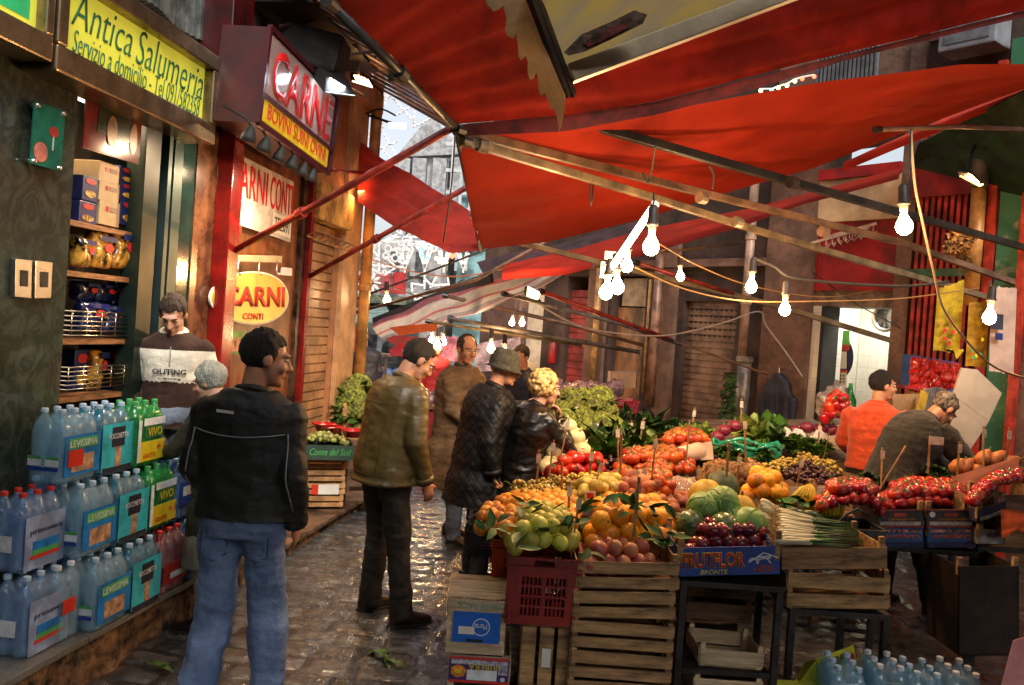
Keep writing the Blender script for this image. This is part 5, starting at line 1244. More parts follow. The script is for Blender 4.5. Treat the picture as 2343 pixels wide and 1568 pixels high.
# 3 red plastic crate
def plastic(loc, w, d, h, m, label, yaw=0, cols=2, rows=4, group='plastic crates', taper=.03, name='plastic_crate', fine=6):
    t_ = thing(name, loc, label, 'crate', group, rz=yaw)
    def side(nm, f, L_):
        g_ = Geo()
        def b(u0, z0, u1, z1, th=.008): g_.add(*f(u0, z0, u1, z1, th))
        b(0, 0, L_, .035, .014); b(0, h-.055, L_, h-.045, .016); b(0, h-.012, L_, h, .02); b(0, h-.045, L_*.36, h-.012); b(L_*.64, h-.045, L_, h-.012)
        b(0, .035, L_*.17, h-.055); b(L_*.83, .035, L_, h-.055)
        x0, x1 = L_*.17, L_*.83
        for r_ in range(rows+1):
            z = .035+(h-.055-.045-.035)*r_/rows; b(x0, z, x1, z+.012, .011)
        b(x0, h-.1, x1, h-.055)
        for c_ in range(cols+1): x = x0+(x1-x0)*c_/cols; b(x-.006, .035, x+.006, h-.055, .012)
        n = cols*fine
        for c_ in range(n): x = x0+(x1-x0)*(c_+.5)/n; b(x-.0035, .035, x+.0035, h-.1, .005)
        g_.obj(nm, m, t_, world=False)
    def mk(o, ux, nn):
        def f(u0, z0, u1, z1, th):
            vs = []
            for t in (0, th):
                for (u_, z) in ((u0, z0), (u1, z0), (u1, z1), (u0, z1)):
                    s_ = taper*(1-z/h); vs.append(Vector(o)+Vector(ux)*u_+Vector((0, 0, z))+Vector(nn)*(t-s_))
            return vs, [(0, 1, 2, 3), (7, 6, 5, 4), (0, 4, 5, 1), (1, 5, 6, 2), (2, 6, 7, 3), (3, 7, 4, 0)]
        return f
    side('front_panel', mk((0, 0, 0), (1, 0, 0), (0, -1, 0)), w); side('back_panel', mk((0, d, 0), (1, 0, 0), (0, 1, 0)), w)
    side('side_panel', mk((0, 0, 0), (0, 1, 0), (-1, 0, 0)), d); side('side_panel', mk((w, 0, 0), (0, 1, 0), (1, 0, 0)), d)
    Geo().box((w/2, d/2, .006), (w-taper, d-taper, .01)).obj('base', m, t_, world=False)
    return t_
DRP = mat('dark_red_plastic', (.26, .015, .01), rough=.4, var=.15, vs=5); ORP = mat('orange_plastic', (.55, .06, .02), rough=.4, var=.15)
BKP = mat('black_plastic', (.012, .014, .016), rough=.4, var=.2)
c3 = plastic(P(1152, 1428, 4.22), .37, .42, .345, DRP, 'dark red plastic crate heaped with yellow green quinces')
c4 = plastic(P(1122, 1330, 4.62), .34, .4, .23, ORP, 'orange plastic crate partly behind the dark red one', yaw=.05)
c5 = plastic(P(1070, 1272, 5.0), .36, .4, .19, BKP, 'black plastic crate of mandarins with a folded wire handle', rows=3, fine=4, taper=.01)
Geo().tube([P(1072, 1188, 5.0), P(1092, 1174, 5.1), P(1104, 1176, 5.2), P(1120, 1192, 5.25)], .007, 6).obj('wire_handle', BKP, c5)
# upright crate below the red one
c6 = thing('wooden_crate', P(1185, 1590, 4.3), 'upright crate on end with vertical slats and a paper sticker, under the red plastic crate', 'crate')
g_ = Geo(); w6, h6 = .25, .365
for i, (a, b) in enumerate(((0, .28), (.36, .64), (.72, 1))): g_.box((w6*(a+b)/2, -.004, h6/2), (w6*(b-a), .008, h6))
g_.obj('front_panel', SL, c6, world=False, bevel=.0015)
for nm, c, s_ in (('side_panel', (0, .15, h6/2), (.01, .3, h6)), ('side_panel', (w6, .15, h6/2), (.01, .3, h6)), ('back_panel', (w6/2, .3, h6/2), (w6, .01, h6)), ('end_board', (w6/2, .15, h6-.006), (w6, .3, .012)), ('end_board', (w6/2, .15, .006), (w6, .3, .012))):
    Geo().box(c, s_).obj(nm, SL, c6, world=False)
q = local_q(c6, w6, h6, -.009); rectq(q, .42, .42, .6, .68, .001, .0).obj('paper_sticker', PWHITE, c6)
crate(P(1160, 1660, 4.2), .33, .4, .15, 'pale crate lying on the ground under the upright crate', SLW, 2, group=None)
# 4 pomegranate crate stack
zs = [.0, .15, .30, .445, .595]
for k, z in enumerate(zs):
    p = P(1320 if k < 4 else 1324, 1290, 4.22); p.z = z
    crate(p, .50, .36, .138, ('lowest', 'second lowest', 'middle', 'second highest', 'topmost')[k]+' wooden crate in the stack under the pomegranates', SL, 2, roll=(-.012, .008, 0, -.05, -.045)[k], group=None if k > 2 else 'wooden crates', posts=.012 if k < 4 else .04, gap=.25)
# 5 table with blue printed box
TBL = mat('dark_table_steel', (.018, .014, .012), rough=.55, metal=.3, var=.4, vs=10)
def table(x0, x1, yt, Y, dep, lab, shelf=None, wood=None):
    a, b = P(x0, yt, Y), P(x1, yt, Y); z = (a.z+b.z)/2
    t_ = thing('stall_table', Vector((a.x, Y, 0)), lab, 'table', 'stall tables')
    g_ = Geo(); w_ = b.x-a.x
    g_.box(((a.x+b.x)/2, Y+dep/2, z-.015), (w_, dep, .03)); g_.obj('table_top', TBL, t_, bevel=.003)
    for x in (a.x+.02, b.x-.02):
        for y in (Y+.02, Y+dep-.02): Geo().box((x, y, (z-.03)/2), (.035, .035, z-.03)).obj('leg', TBL, t_, bevel=.003)
    if shelf: Geo().box(((a.x+b.x)/2, Y+dep/2, shelf), (w_-.08, dep-.02, .025)).obj('shelf', TBL, t_)
    return t_, z
tb, zt = table(1556, 1796, 1336, 4.27, .8, 'dark steel table under the blue printed onion box', shelf=.2)
bx = thing('cardboard_box', P(1552, 1322, 4.25), 'shallow blue cardboard box printed with red and yellow lettering, full of red onions', 'box')
bq_ = [P(1552, 1322, 4.25), P(1786, 1316, 4.25), P(1786, 1249, 4.25), P(1552, 1254, 4.25)]
BCB = mat('carton_blue', (.012, .05, .28), rough=.45, var=.12, vs=3)
Geo().quad(*bq_, th=.006, dirn=(0, 1, 0)).obj('front_panel', BCB, bx); up_ = Vector((0, 1, 0))*.36
Geo().quad(bq_[0], bq_[3], bq_[3]+up_, bq_[0]+up_, th=.006, dirn=(1, 0, 0)).obj('side_panel', BCB, bx); Geo().quad(bq_[1], bq_[2], bq_[2]+up_, bq_[1]+up_, th=.006, dirn=(-1, 0, 0)).obj('side_panel', BCB, bx)
Geo().quad(bq_[0], bq_[1], bq_[1]+up_, bq_[0]+up_, th=.006, dirn=(0, 0, 1)).obj('base', BCB, bx)
text('FRUTFLOR', sub(bq_, .03, .3, .65, .84), LY, bx, bold=.05, lift=.001); text('FRUTFLOR', sub(bq_, .038, .32, .642, .82), mat('letter_red_flat', (.55, .02, .015), var=.05), bx, bold=.015, lift=.0035)
text('BRONTE', sub(bq_, .21, .09, .48, .25), LY, bx, shear=.2); text('AZIENDA', sub(bq_, .76, .28, .93, .37), mat('letter_orange', (.6, .12, .03)), bx); text('SANFILIPPO', sub(bq_, .73, .13, .95, .25), mat('letter_orange', (1, 1, 1)), bx)
g_ = Geo(); nb = Vector((0, -1, 0))
def st_line(pts, w_=.006):
    for a, b in zip(pts, pts[1:]):
        A_, B_ = bil(bq_, *a), bil(bq_, *b); g_.bar(A_+nb*.003, B_+nb*.003, .002, w_, up=(0, 0, 1))
st_line([(.68, .46), (.76, .62), (.83, .78), (.9, .7), (.97, .6)]); st_line([(.69, .5), (.7, .58), (.74, .6), (.78, .42)]); st_line([(.76, .42), (.79, .56), (.83, .62), (.87, .56), (.9, .42)]); st_line([(.78, .64), (.9, .66)]); st_line([(.75, .56), (.9, .6)])
g_.obj('castle_emblem', LW_, bx)
for (sx, sy) in ((1552, 1254), (1786, 1249)):
    for dy in (0.012, .35): p = P(sx, sy, 4.25); Geo().box(p+Vector((.013 if sx < 1600 else -.013, dy, .0)), (.026, .026, .15)).obj('corner_post', SL, bx)
# crates on the shelf below
crate(Vector((P(1600, 1530, 4.3).x, 4.32, .215)), .32, .3, .09, 'small pale crate on the table shelf below the blue box', SLW, 1, posts=.03, gap=.3, group=None, roll=.02)
crate(Vector((P(1600, 1530, 4.3).x-.02, 4.3, .06)), .34, .3, .1, 'pale crate under the shelf with faint red print', SLW, 1, posts=.02, gap=.25, group=None)
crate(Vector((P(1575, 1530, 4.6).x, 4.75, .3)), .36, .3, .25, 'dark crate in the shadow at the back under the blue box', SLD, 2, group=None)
# 6 scallion crates on second table
tb2, zt2 = table(1806, 2040, 1400, 4.35, .6, 'dark steel table under the spring onion crates')
def tilted(x0, yb, Y, w_, h_, r_, lab, **k):
    return crate(P(x0, yb, Y), w_, .38, h_, lab, SL, roll=r_, group=None, **k)
tilted(1800, 1392, 4.35, .52, .175, -.055, 'lower wide crate with a broken slanting slat on the second table', nsl=2, skew=.03)
tilted(1786, 1304, 4.34, .535, .115, -.075, 'upper wide crate with a knotty board, holding spring onions', nsl=1, gap=.1, posts=.05)
# black plastic box behind
c7 = plastic(P(1900, 1262, 4.85), .30, .3, .14, BKP, 'black folding plastic crate with raised handle behind the spring onions', rows=2, fine=4, taper=.01)
g_ = Geo()
for dy in (0, .28):
    p = [P(1903, 1210, 4.85), P(1935, 1178, 4.85), P(1962, 1164, 4.85), P(1985, 1180, 4.85)]; g_.tube([v+Vector((0, dy, 0)) for v in p], .008, 6)
g_.obj('handle', BKP, c7, smooth=True)
# 8 tomato cartons on the right
BKC = mat('carton_black', (.02, .015, .015), rough=.5, var=.2); RDL = mat('carton_red_edge', (.3, .02, .02), rough=.5, var=.1)
def carton_box(x0, x1, yt, yb, Y, front, lab, deco, dep=.38, dy=0):
    a, b, c, d = P(x0, yb, Y), P(x1, yb-dy, Y), P(x1, yt-dy, Y), P(x0, yt, Y)
    t_ = thing('cardboard_box', a, lab, 'box'); q = [a, b, c, d]; e = Vector((0, dep, 0))
    Geo().quad(*q, th=.006, dirn=(0, 1, 0)).obj('front_panel', front, t_); Geo().quad(a, d, d+e, a+e, th=.006, dirn=(1, 0, 0)).obj('side_panel', front, t_)
    Geo().quad(b, c, c+e, b+e, th=.006, dirn=(-1, 0, 0)).obj('side_panel', front, t_); Geo().quad(a, b, b+e, a+e, th=.006, dirn=(0, 0, 1)).obj('base', front, t_)
    for p in (d, c):
        for yy in (.014, dep-.014): Geo().box(p+Vector((.014 if p is d else -.014, yy, .0)), (.028, .026, .1)).obj('corner_post', SL, t_)
    deco(t_, q); return t_
def deco_black(t_, q):
    rectq(q, 0, 0, 1, .06, .002, .001).obj('red_line', RDL, t_); rectq(q, 0, .94, 1, 1, .002, .001).obj('red_line', RDL, t_)
    rectq(q, .06, .12, .94, .32, .002, .001).obj('white_strip', mat('old_white', (.45, .42, .38), var=.2, vs=30), t_); rectq(q, .36, .6, .64, .8, .003, .001).obj('hand_hole', mat('hole_red', (.35, .04, .02), var=.3), t_)
    ellq(q, .12, .72, .06, .16, .002, .001).obj('seal', LW_, t_); text('Campagnolo', sub(q, .24, .36, .82, .56), mat('letter_gold', (.4, .18, .03)), t_, shear=.2)
def deco_blue(t_, q):
    text('Campidoro', [bil(q, *p) for p in ((.9, .75), (.1, .75), (.1, .42), (.9, .42))], mat('letter_brown_red', (.4, .09, .04)), t_, lift=.005, bold=.02)
    rectq(q, .05, .8, .95, .93, .002, .001).obj('striped_band', mat('band_print', (.45, .2, .12), var=.5, vs=30), t_); rectq(q, .0, .0, 1, .3, .002, .001).obj('dark_waves', mat('wave_blue', (.01, .02, .1), var=.5, vs=40), t_)
BLC2 = mat('carton_mid_blue', (.02, .1, .3), rough=.5, var=.2)
for k, (x0, x1) in enumerate(((2006, 2112), (2119, 2230))):
    carton_box(x0, x1, 1166, 1207, 5.2, BKC, 'black and red printed tomato carton, %s of the pair' % ('left', 'right')[k], deco_black)
    carton_box(x0+2, x1+1, 1209, 1253, 5.2, BLC2, 'blue upside down carton under the %s tomato carton' % ('left', 'right')[k], deco_blue)
    for x in (x0+60, x1-10): pass
t3, z3 = table(2000, 2240, 1256, 5.22, 1.2, 'dark legged table carrying the tomato cartons')
carton_box(2236, 2300, 1168, 1196, 5.1, mat('carton_navy', (.015, .015, .05), var=.2), 'tilted navy printed carton right of the tomato pair', lambda t_, q: rectq(q, .1, .05, .8, .35, .002, .001).obj('white_strip', mat('old_white', (1, 1, 1)), t_), dy=22)
carton_box(2238, 2298, 1212, 1246, 5.15, mat('old_white', (1, 1, 1)), 'off white printed carton below the tilted navy one', lambda t_, q: text('MARCHIAFAVA', sub(q, .3, .5, .9, .8), mat('print_navy', (.04, .04, .2)), t_))
ob_ = thing('orange_cloth_bag', P(2320, 1230, 5.0), 'orange cloth bag hanging over a crate at the right edge', 'bag')
sheet([(2288, 1165, 5.02), (2350, 1180, 5.02), (2420, 1190, 5.1)], [(2292, 1232, 5.0), (2322, 1215, 4.98), (2400, 1225, 5.0)], nu=24, nv=14, sag=0, fold=.03).obj('cloth', mat('orange_cloth', (.55, .09, .02), rough=.9, var=.2), ob_, smooth=True)
Geo().box(P(2345, 1200, 5.2), (.4, .3, .12)).obj('inner_crate', SL, ob_)
t4, z4 = table(2236, 2420, 1256, 5.24, 1.2, 'dark table at the right edge behind the off white carton')
# big dim boxes under the right side
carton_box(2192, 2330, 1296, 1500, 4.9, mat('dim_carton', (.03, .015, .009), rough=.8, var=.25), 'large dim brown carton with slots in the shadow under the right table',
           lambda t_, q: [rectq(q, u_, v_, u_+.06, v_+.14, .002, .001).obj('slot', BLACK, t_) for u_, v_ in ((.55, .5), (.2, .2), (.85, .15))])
# yellow carton and pink paper at the bottom right
yc = thing('cardboard_box', P(1850, 1560, 4.35), 'crumpled yellow green fruit carton with dark lettering on the ground', 'box')
YC = mat('carton_yellow_green', (.5, .5, .02), rough=.55, var=.15, vs=3)
yq_ = [P(1880, 1600, 4.3), P(1968, 1560, 4.4), P(1952, 1476, 4.45), P(1868, 1508, 4.35)]
Geo().quad(*yq_, th=.01, dirn=(0, 1, 0)).obj('side_panel', YC, yc); Geo().quad(P(1790, 1610, 4.2), yq_[0], yq_[3], P(1842, 1515, 4.5), th=.01, dirn=(0, 1, 0)).obj('side_panel', YC, yc)
Geo().quad(P(1770, 1640, 4.1), P(1900, 1625, 4.15), P(1880, 1560, 4.3), P(1775, 1555, 4.3), th=.01).obj('flap', YC, yc)
text('BAGI FRUIT', sub(yq_, .1, .66, .72, .9), LK, yc); ellq(yq_, .86, .7, .1, .14, .002, .001).obj('seal', LR, yc)
pk = thing('price_card', P(2330, 1520, 3.9), 'large pink handwritten card at the lower right corner', 'card')
Geo().quad(P(2285, 1590, 3.9), P(2400, 1600, 3.9), P(2400, 1440, 3.9), P(2318, 1466, 3.9), th=.004).obj('card', mat('pink_card', (.6, .25, .24), rough=.7, var=.1), pk)
# far crates on the pavement, with chestnuts / artichokes
for k in range(4):
    z = .14+k*.115; p = P(690, 1155, 7.6); p.z = z
    cc = crate(p+Vector((.01*(k % 2), .01*k, 0)), .36, .5, .105, 'slatted crate in the small pavement stack, %s' % ('lowest', 'second with white printed label', 'third', 'fourth just under the printed box')[k], mat('crate_slat_warm', (.45, .24, .09), rough=.65, var=.3, vs=4, rnd=.3), 2, yaw=.35, group=None)
    if k == 1:
        q = local_q(cc, .36, .1, -.012); rectq(q, .25, .05, .85, .95, .003).obj('printed_label', PWHITE, cc); rectq(q, .18, .05, .34, .95, .002, .003).obj('label_edge', LR, cc)
pb = thing('cardboard_box', P(682, 1040, 7.4), 'dark green printed box heaped with small green artichokes on the pavement crates', 'box'); p0 = P(682, 1040, 7.45); p0.z = .14+.46
pb.location = p0; pb.rotation_euler = (0, 0, .3)
g_ = Geo(); g_.box((.23, 0, .06), (.5, .01, .13)); g_.box((.23, .45, .06), (.5, .01, .13)); g_.box((-.02, .22, .06), (.01, .46, .13)); g_.box((.48, .22, .06), (.01, .46, .13)); g_.box((.23, .22, .0), (.5, .46, .01))
g_.obj('panels', mat('carton_dgreen', (.02, .05, .035), var=.2), pb, world=False); q = local_q(pb, .48, .12, -.006)
text('Conte del Sud', sub(q, .2, .3, .95, .8), LG, pb, shear=.3)
cart = crate(P(790, 1150, 8.0)-Vector((0, 0, 0)), .28, .4, .55, 'taller dark crate behind the pavement stack', SLD, 4, group=None, yaw=.3)
cart.location.z = .12
# ================================================================== PRODUCE
random.seed(11)
STB = plane((0, 4.2, .66), (0, -.09, 1))
def S(px, py, up=0.0): return HIT(px, py, plane((0, 4.2, .75+up), (0, -.09, 1)))
# the stall deck: boards on trestles
deck = thing('market_stall', Vector((1.2, 6, 0)), 'long sloping wooden stall deck under all the heaped fruit and vegetables', 'stall')
g_ = Geo(); dpts = [S(1190, 1180, -.12), S(2010, 1180, -.12), S(1990, 1020, -.12), S(1860, 960, -.12), S(1290, 960, -.12), S(1255, 1040, -.12)]
g_.poly(dpts, .03, (0, 0, -1)); g_.obj('deck_boards', SLD, deck)
for x, y in ((1230, 1160), (1400, 1170), (1600, 1170), (1880, 1170), (1300, 1000), (1500, 990), (1700, 990), (1900, 1000)):
    p = S(x, y, -.15); Geo().bar(p, Vector((p.x, p.y, 0)), .05).obj('leg', SLD, deck)
def fruit(name, verts_fn=None, r=.045, sx=1, sy=1, sz=1, m=None, m2=None, kind='ball', seed=0):
    g = Geo(); nu, nv = 14, 10; g.ball((0, 0, 0), (r*sx, r*sy, r*sz), nu, nv)
    k0 = len(g.f)
    if kind == 'orange': pass
    if kind == 'stem': g.tube([(0, 0, r*sz*.85), (r*.1, 0, r*sz*1.2)], r*.06, 5)
    if kind == 'pom':
        for i in range(6):
            a = i*math.pi/3; c, s_ = math.cos(a), math.sin(a)
            g.add([(r*.22*c-r*.08*s_, r*.22*s_+r*.08*c, r*sz*.9), (r*.22*c+r*.08*s_, r*.22*s_-r*.08*c, r*sz*.9), (r*.36*c, r*.36*s_, r*sz*1.35)], [(0, 1, 2)])
    if kind == 'tom':
        for i in range(5):
            a = i*2*math.pi/5; c, s_ = math.cos(a), math.sin(a)
            g.add([(0, 0, r*sz*1.02), (r*.3*c-r*.1*s_, r*.3*s_+r*.1*c, r*sz*.99), (r*.62*c, r*.62*s_, r*sz*.92), (r*.3*c+r*.1*s_, r*.3*s_-r*.1*c, r*sz*.99)], [(0, 1, 2, 3)])
        g.tube([(0, 0, r*sz*.95), (r*.1, r*.05, r*sz*1.35)], r*.06, 5)
    if kind == 'onion':
        g.tube([(0, 0, r*sz*.9), (r*.05, 0, r*sz*1.25), (r*.1, r*.05, r*sz*1.45)], [r*.22, r*.1, r*.04], 7)
    if kind == 'navel': g.tube([(0, 0, r*sz*.93), (0, 0, r*sz*1.03)], [r*.18, r*.1], 8)
    me = g.mesh(name, True)
    for v in me.vertices:
        z = v.co.z/(r*sz)
        if kind == 'tom':
            f = .06*math.cos(5*math.atan2(v.co.y, v.co.x))*abs(z)**2
            if len(me.vertices) and abs(z) <= 1.001: v.co.z -= r*.16*math.exp(-((v.co.x**2+v.co.y**2)/(r*.35)**2))*(1 if z > 0 else -1)
            v.co.x *= 1+f; v.co.y *= 1+f
        if kind in ('stem', 'pear') and z > .5: v.co.z -= r*.1*math.exp(-((v.co.x**2+v.co.y**2)/(r*.3)**2))
        if kind == 'pear':
            t = (z+1)/2; f = 1-.55*max(0, t-.35)/.65; v.co.x *= f; v.co.y *= f
        n_ = fbm(v.co.x*18+seed, v.co.y*18, v.co.z*18)*.05*r/.045
        if abs(z) <= 1.001: v.co *= 1+n_
    me.materials.append(m)
    if m2 is not None:
        me.materials.append(m2)
        for i, p in enumerate(me.polygons):
            if i >= k0: p.material_index = 1
    return me
STEMG = mat('stem_green', (.06, .14, .03), rough=.6, var=.2)
MOR = mat('orange_peel', (.8, .32, .014), rough=.38, var=.1, vs=30, bump=.15, bs=160, rnd=.8, spec=.5)
MQU = mat('quince_skin', (.42, .44, .045), rough=.42, var=.2, vs=14, rnd=.8, spec=.5, col2=(.5, .45, .06))
MPO = mat('pomegranate_skin', (.42, .06, .045), rough=.38, var=.3, vs=10, rnd=1, col2=(.55, .25, .12))
MON = mat('red_onion_skin', (.2, .015, .03), rough=.22, var=.35, vs=9, rnd=1, stretch=(3, 3, .5), coat=.3)
MTO = mat('tomato_skin', (.46, .012, .006), rough=.18, var=.12, vs=10, rnd=.7, coat=.3, spec=.6)
MPT = mat('red_potato_skin', (.4, .12, .06), rough=.55, var=.25, vs=12, rnd=.8)
MPE = mat('pear_skin', (.5, .38, .06), rough=.45, var=.25, vs=12, rnd=.6)
MPS = mat('persimmon_skin', (.6, .09, .015), rough=.25, var=.15, rnd=1, coat=.2)
MKI = mat('kiwi_skin', (.2, .1, .035), rough=.85, var=.3, vs=30, rnd=.6)
MWO = mat('white_onion_skin', (.68, .6, .32), rough=.4, var=.12, vs=8, rnd=.4, stretch=(3, 3, .5))
MMA = mat('mandarin_peel', (.75, .27, .015), rough=.4, var=.15, rnd=1, bump=.1, bs=120)
MNU = mat('almond_shell', (.38, .19, .07), rough=.7, var=.3, vs=30, rnd=.8)
MRP = mat('red_pepper', (.55, .02, .01), rough=.2, var=.15, rnd=.6, coat=.4)
MYP = mat('yellow_pepper', (.6, .36, .02), rough=.2, var=.3, vs=8, rnd=.7, coat=.4, col2=(.12, .2, .03))
M_ = {}
def V(nm, n=3, **k): M_[nm] = [fruit(nm, seed=i*7+3, **k) for i in range(n)]
V('orange', r=.052, m=MOR, m2=STEMG, kind='navel'); V('quince', r=.046, sz=1.12, m=MQU, m2=STEMG, kind='stem'); V('pomegranate', r=.046, m=MPO, m2=MPO, kind='pom')
V('red_onion', r=.045, sz=.9, m=MON, m2=MPT, kind='onion'); V('tomato', r=.043, sz=.82, m=MTO, m2=STEMG, kind='tom'); V('red_potato', r=.042, sx=1.45, sy=.95, sz=.85, m=MPT)
V('pear', r=.043, sz=1.5, m=MPE, m2=STEMG, kind='pear'); V('persimmon', r=.045, sz=.85, m=MPS, m2=STEMG, kind='tom'); V('kiwi', r=.033, sx=1.3, m=MKI)
V('white_onion', r=.062, sz=.9, m=MWO, m2=MWO, kind='onion'); V('mandarin', r=.036, sz=.88, m=MMA, m2=STEMG, kind='navel'); V('almond', r=.017, sx=1.5, sz=.8, m=MNU); V('walnut', r=.024, m=MNU)
V('red_pepper', r=.05, sx=.8, sy=.8, sz=1.3, m=MRP, m2=STEMG, kind='tom'); V('yellow_pepper', r=.035, sx=.8, sy=.8, sz=1.1, m=MYP, m2=STEMG, kind='tom')
CNT = {}
def heap(name, quad, rr, lab, cat=None, hb=.1, layers=2, base=0.0, scale=1.0, fl=1.0, pl=None, limit=290, flip=False):
    """quad: pixel corners bl, br, tr, tl of the heap's foot on the stall plane; hb: height of the mound"""
    if pl is None: q = [S(x, y, base) for x, y in quad]
    else: q = [HIT(x, y, pl) for x, y in quad]
    W_ = ((q[1]-q[0]).length+(q[2]-q[3]).length)/2; D_ = ((q[3]-q[0]).length+(q[2]-q[1]).length)/2
    r_ = rr*scale; st = 1.72*r_; nx, ny = max(1, int(W_/st)), max(1, int(D_/st)); L_ = []
    for l in range(layers):
        for j in range(ny):
            for i in range(nx):
                u_ = (i+.5+(.5 if (j+l) % 2 else 0))/(nx+.5)+random.uniform(-.15, .15)/nx; v = (j+.5+.3*l)/(ny+.3)+random.uniform(-.15, .15)/ny
                e = min(u_, 1-u_, )*2; e2 = min(v+.25, 1-v)*2; dome = max(0, min(1, e*1.6))**.6*max(0, min(1, e2*1.6))**.6
                if l > 0 and dome < .45+.22*l: continue
                if not (0 < u_ < 1.02 and -.02 < v < 1.02): continue
                p = bil(q, u_, v)+Vector((0, 0, r_*.8+l*r_*1.35+hb*dome+random.uniform(-.15, .15)*r_)); L_.append(p)
    n = 0
    for p in L_:
        CNT[name] = CNT.get(name, 0)+1
        if CNT[name] > limit: break
        o = bpy.data.objects.new(name, random.choice(M_[name])); COL.objects.link(o); o.location = p
        tilt = .5 if name in ('tomato', 'persimmon') else 3.1
        o.rotation_euler = (random.uniform(-1, 1)*tilt-.5*(name in ('tomato',)), random.uniform(-1, 1)*tilt, random.uniform(0, 6.28)); s_ = scale*random.uniform(.86, 1.12); o.scale = (s_, s_, s_)
        tag(o, lab, cat or name.replace('_', ' '), lab.split(',')[0][:60]); n += 1
    return n
heap('mandarin', [(1085, 1235), (1150, 1228), (1160, 1190), (1095, 1195)], .036, 'mandarin with leaves in the black plastic crate at the left end', hb=.02, layers=2, pl=flat(.79))
heap('orange', [(1140, 1242), (1330, 1225), (1310, 1150), (1160, 1160)], .047, 'orange in the heap behind the yellow green quinces', hb=.04, layers=1, base=.02, scale=.9)
heap('mandarin', [(1100, 1215), (1300, 1180), (1290, 1130), (1140, 1150)], .036, 'small mandarin behind the left oranges', hb=.03, layers=1, base=.0)
heap('quince', [(1156, 1290), (1316, 1290), (1312, 1215), (1165, 1215)], .046, 'yellow green quince heaped in the dark red crate', hb=.07, layers=2, pl=flat(.73))
heap('orange', [(1330, 1290), (1548, 1285), (1535, 1195), (1325, 1200)], .055, 'large orange heaped behind the pomegranates', hb=.1, layers=2, pl=flat(.68), scale=1.08)
heap('pomegranate', [(1330, 1318), (1500, 1318), (1480, 1262), (1335, 1262)], .046, 'pomegranate at the front edge of the tilted wooden crate', hb=.02, layers=2, pl=flat(.66), scale=1.02)
heap('pomegranate', [(1340, 1322), (1540, 1322), (1540, 1298), (1345, 1298)], .046, 'pomegranate seen through the slats of the tilted crate', hb=.0, layers=1, pl=flat(.61))
heap('red_onion', [(1562, 1290), (1775, 1290), (1760, 1222), (1570, 1222)], .045, 'shiny red onion heaped in the blue printed box', hb=.07, layers=2, pl=flat(.72), scale=1.0)
# tomatoes on the right
heap('tomato', [(2000, 1195), (2240, 1195), (2230, 1150), (1998, 1152)], .043, 'ripe red tomato in the two printed cartons', hb=.09, layers=2, pl=flat(.84))
heap('tomato', [(1862, 1182), (2022, 1180), (2000, 1146), (1880, 1148)], .043, 'ripe red tomato left of the printed cartons', hb=.06, layers=2, pl=flat(.9))
heap('tomato', [(2215, 1180), (2420, 1150), (2400, 1105), (2200, 1125)], .043, 'ripe red tomato on the high heap at the right edge', hb=.16, layers=2, pl=flat(.97))
heap('tomato', [(2100, 1130), (2400, 1095), (2390, 1078), (2110, 1108)], .043, 'ripe red tomato on the ridge behind the printed cartons', hb=.12, layers=2, pl=flat(.95))
# middle
heap('pear', [(1300, 1175), (1440, 1172), (1430, 1128), (1310, 1130)], .043, 'yellow pear in the tray behind the oranges', hb=.03, layers=2)
heap('red_potato', [(1400, 1178), (1520, 1176), (1510, 1130), (1405, 1132)], .042, 'reddish sweet potato beside the pears', hb=.05, layers=2)
heap('persimmon', [(1470, 1165), (1540, 1165), (1530, 1090), (1465, 1095)], .045, 'orange persimmon in the tray left of the plastic wrap', hb=.06, layers=2)
heap('persimmon', [(1400, 1110), (1590, 1100), (1580, 1065), (1400, 1075)], .045, 'orange red tomato like persimmon in the long middle tray', hb=.06, layers=2)
heap('persimmon', [(1500, 1052), (1630, 1052), (1620, 1020), (1510, 1022)], .045, 'orange tomato around the paper roll', 'tomato', hb=.05, layers=2, base=.05)
heap('yellow_pepper', [(1310, 1128), (1420, 1122), (1415, 1098), (1315, 1100)], .035, 'small yellow pepper behind the pears', hb=.03, layers=1)
heap('red_pepper', [(1240, 1100), (1400, 1092), (1390, 1075), (1245, 1080)], .045, 'red pepper in the long red basket row', hb=.02, layers=2)
heap('red_pepper', [(1875, 985), (1945, 985), (1945, 962), (1880, 962)], .045, 'red pepper in the heap beside the orange sweater man', hb=.1, layers=3, base=.15)
heap('kiwi', [(1590, 1130), (1740, 1128), (1730, 1095), (1600, 1098)], .033, 'brown kiwi in the tray before the almonds', hb=.04, layers=2)
heap('almond', [(1600, 1100), (1760, 1100), (1750, 1065), (1610, 1068)], .02, 'brown almond in the flat tray before the dark printed tray', hb=.06, layers=1, limit=230)
heap('walnut', [(1300, 1080), (1400, 1078), (1395, 1058), (1305, 1060)], .024, 'pale walnut in the tray below the white onions', hb=.03, layers=1)
heap('orange', [(1690, 1175), (1800, 1175), (1800, 1140), (1700, 1140)], .05, 'orange in the small heap beside the cabbages', hb=.08, layers=2)
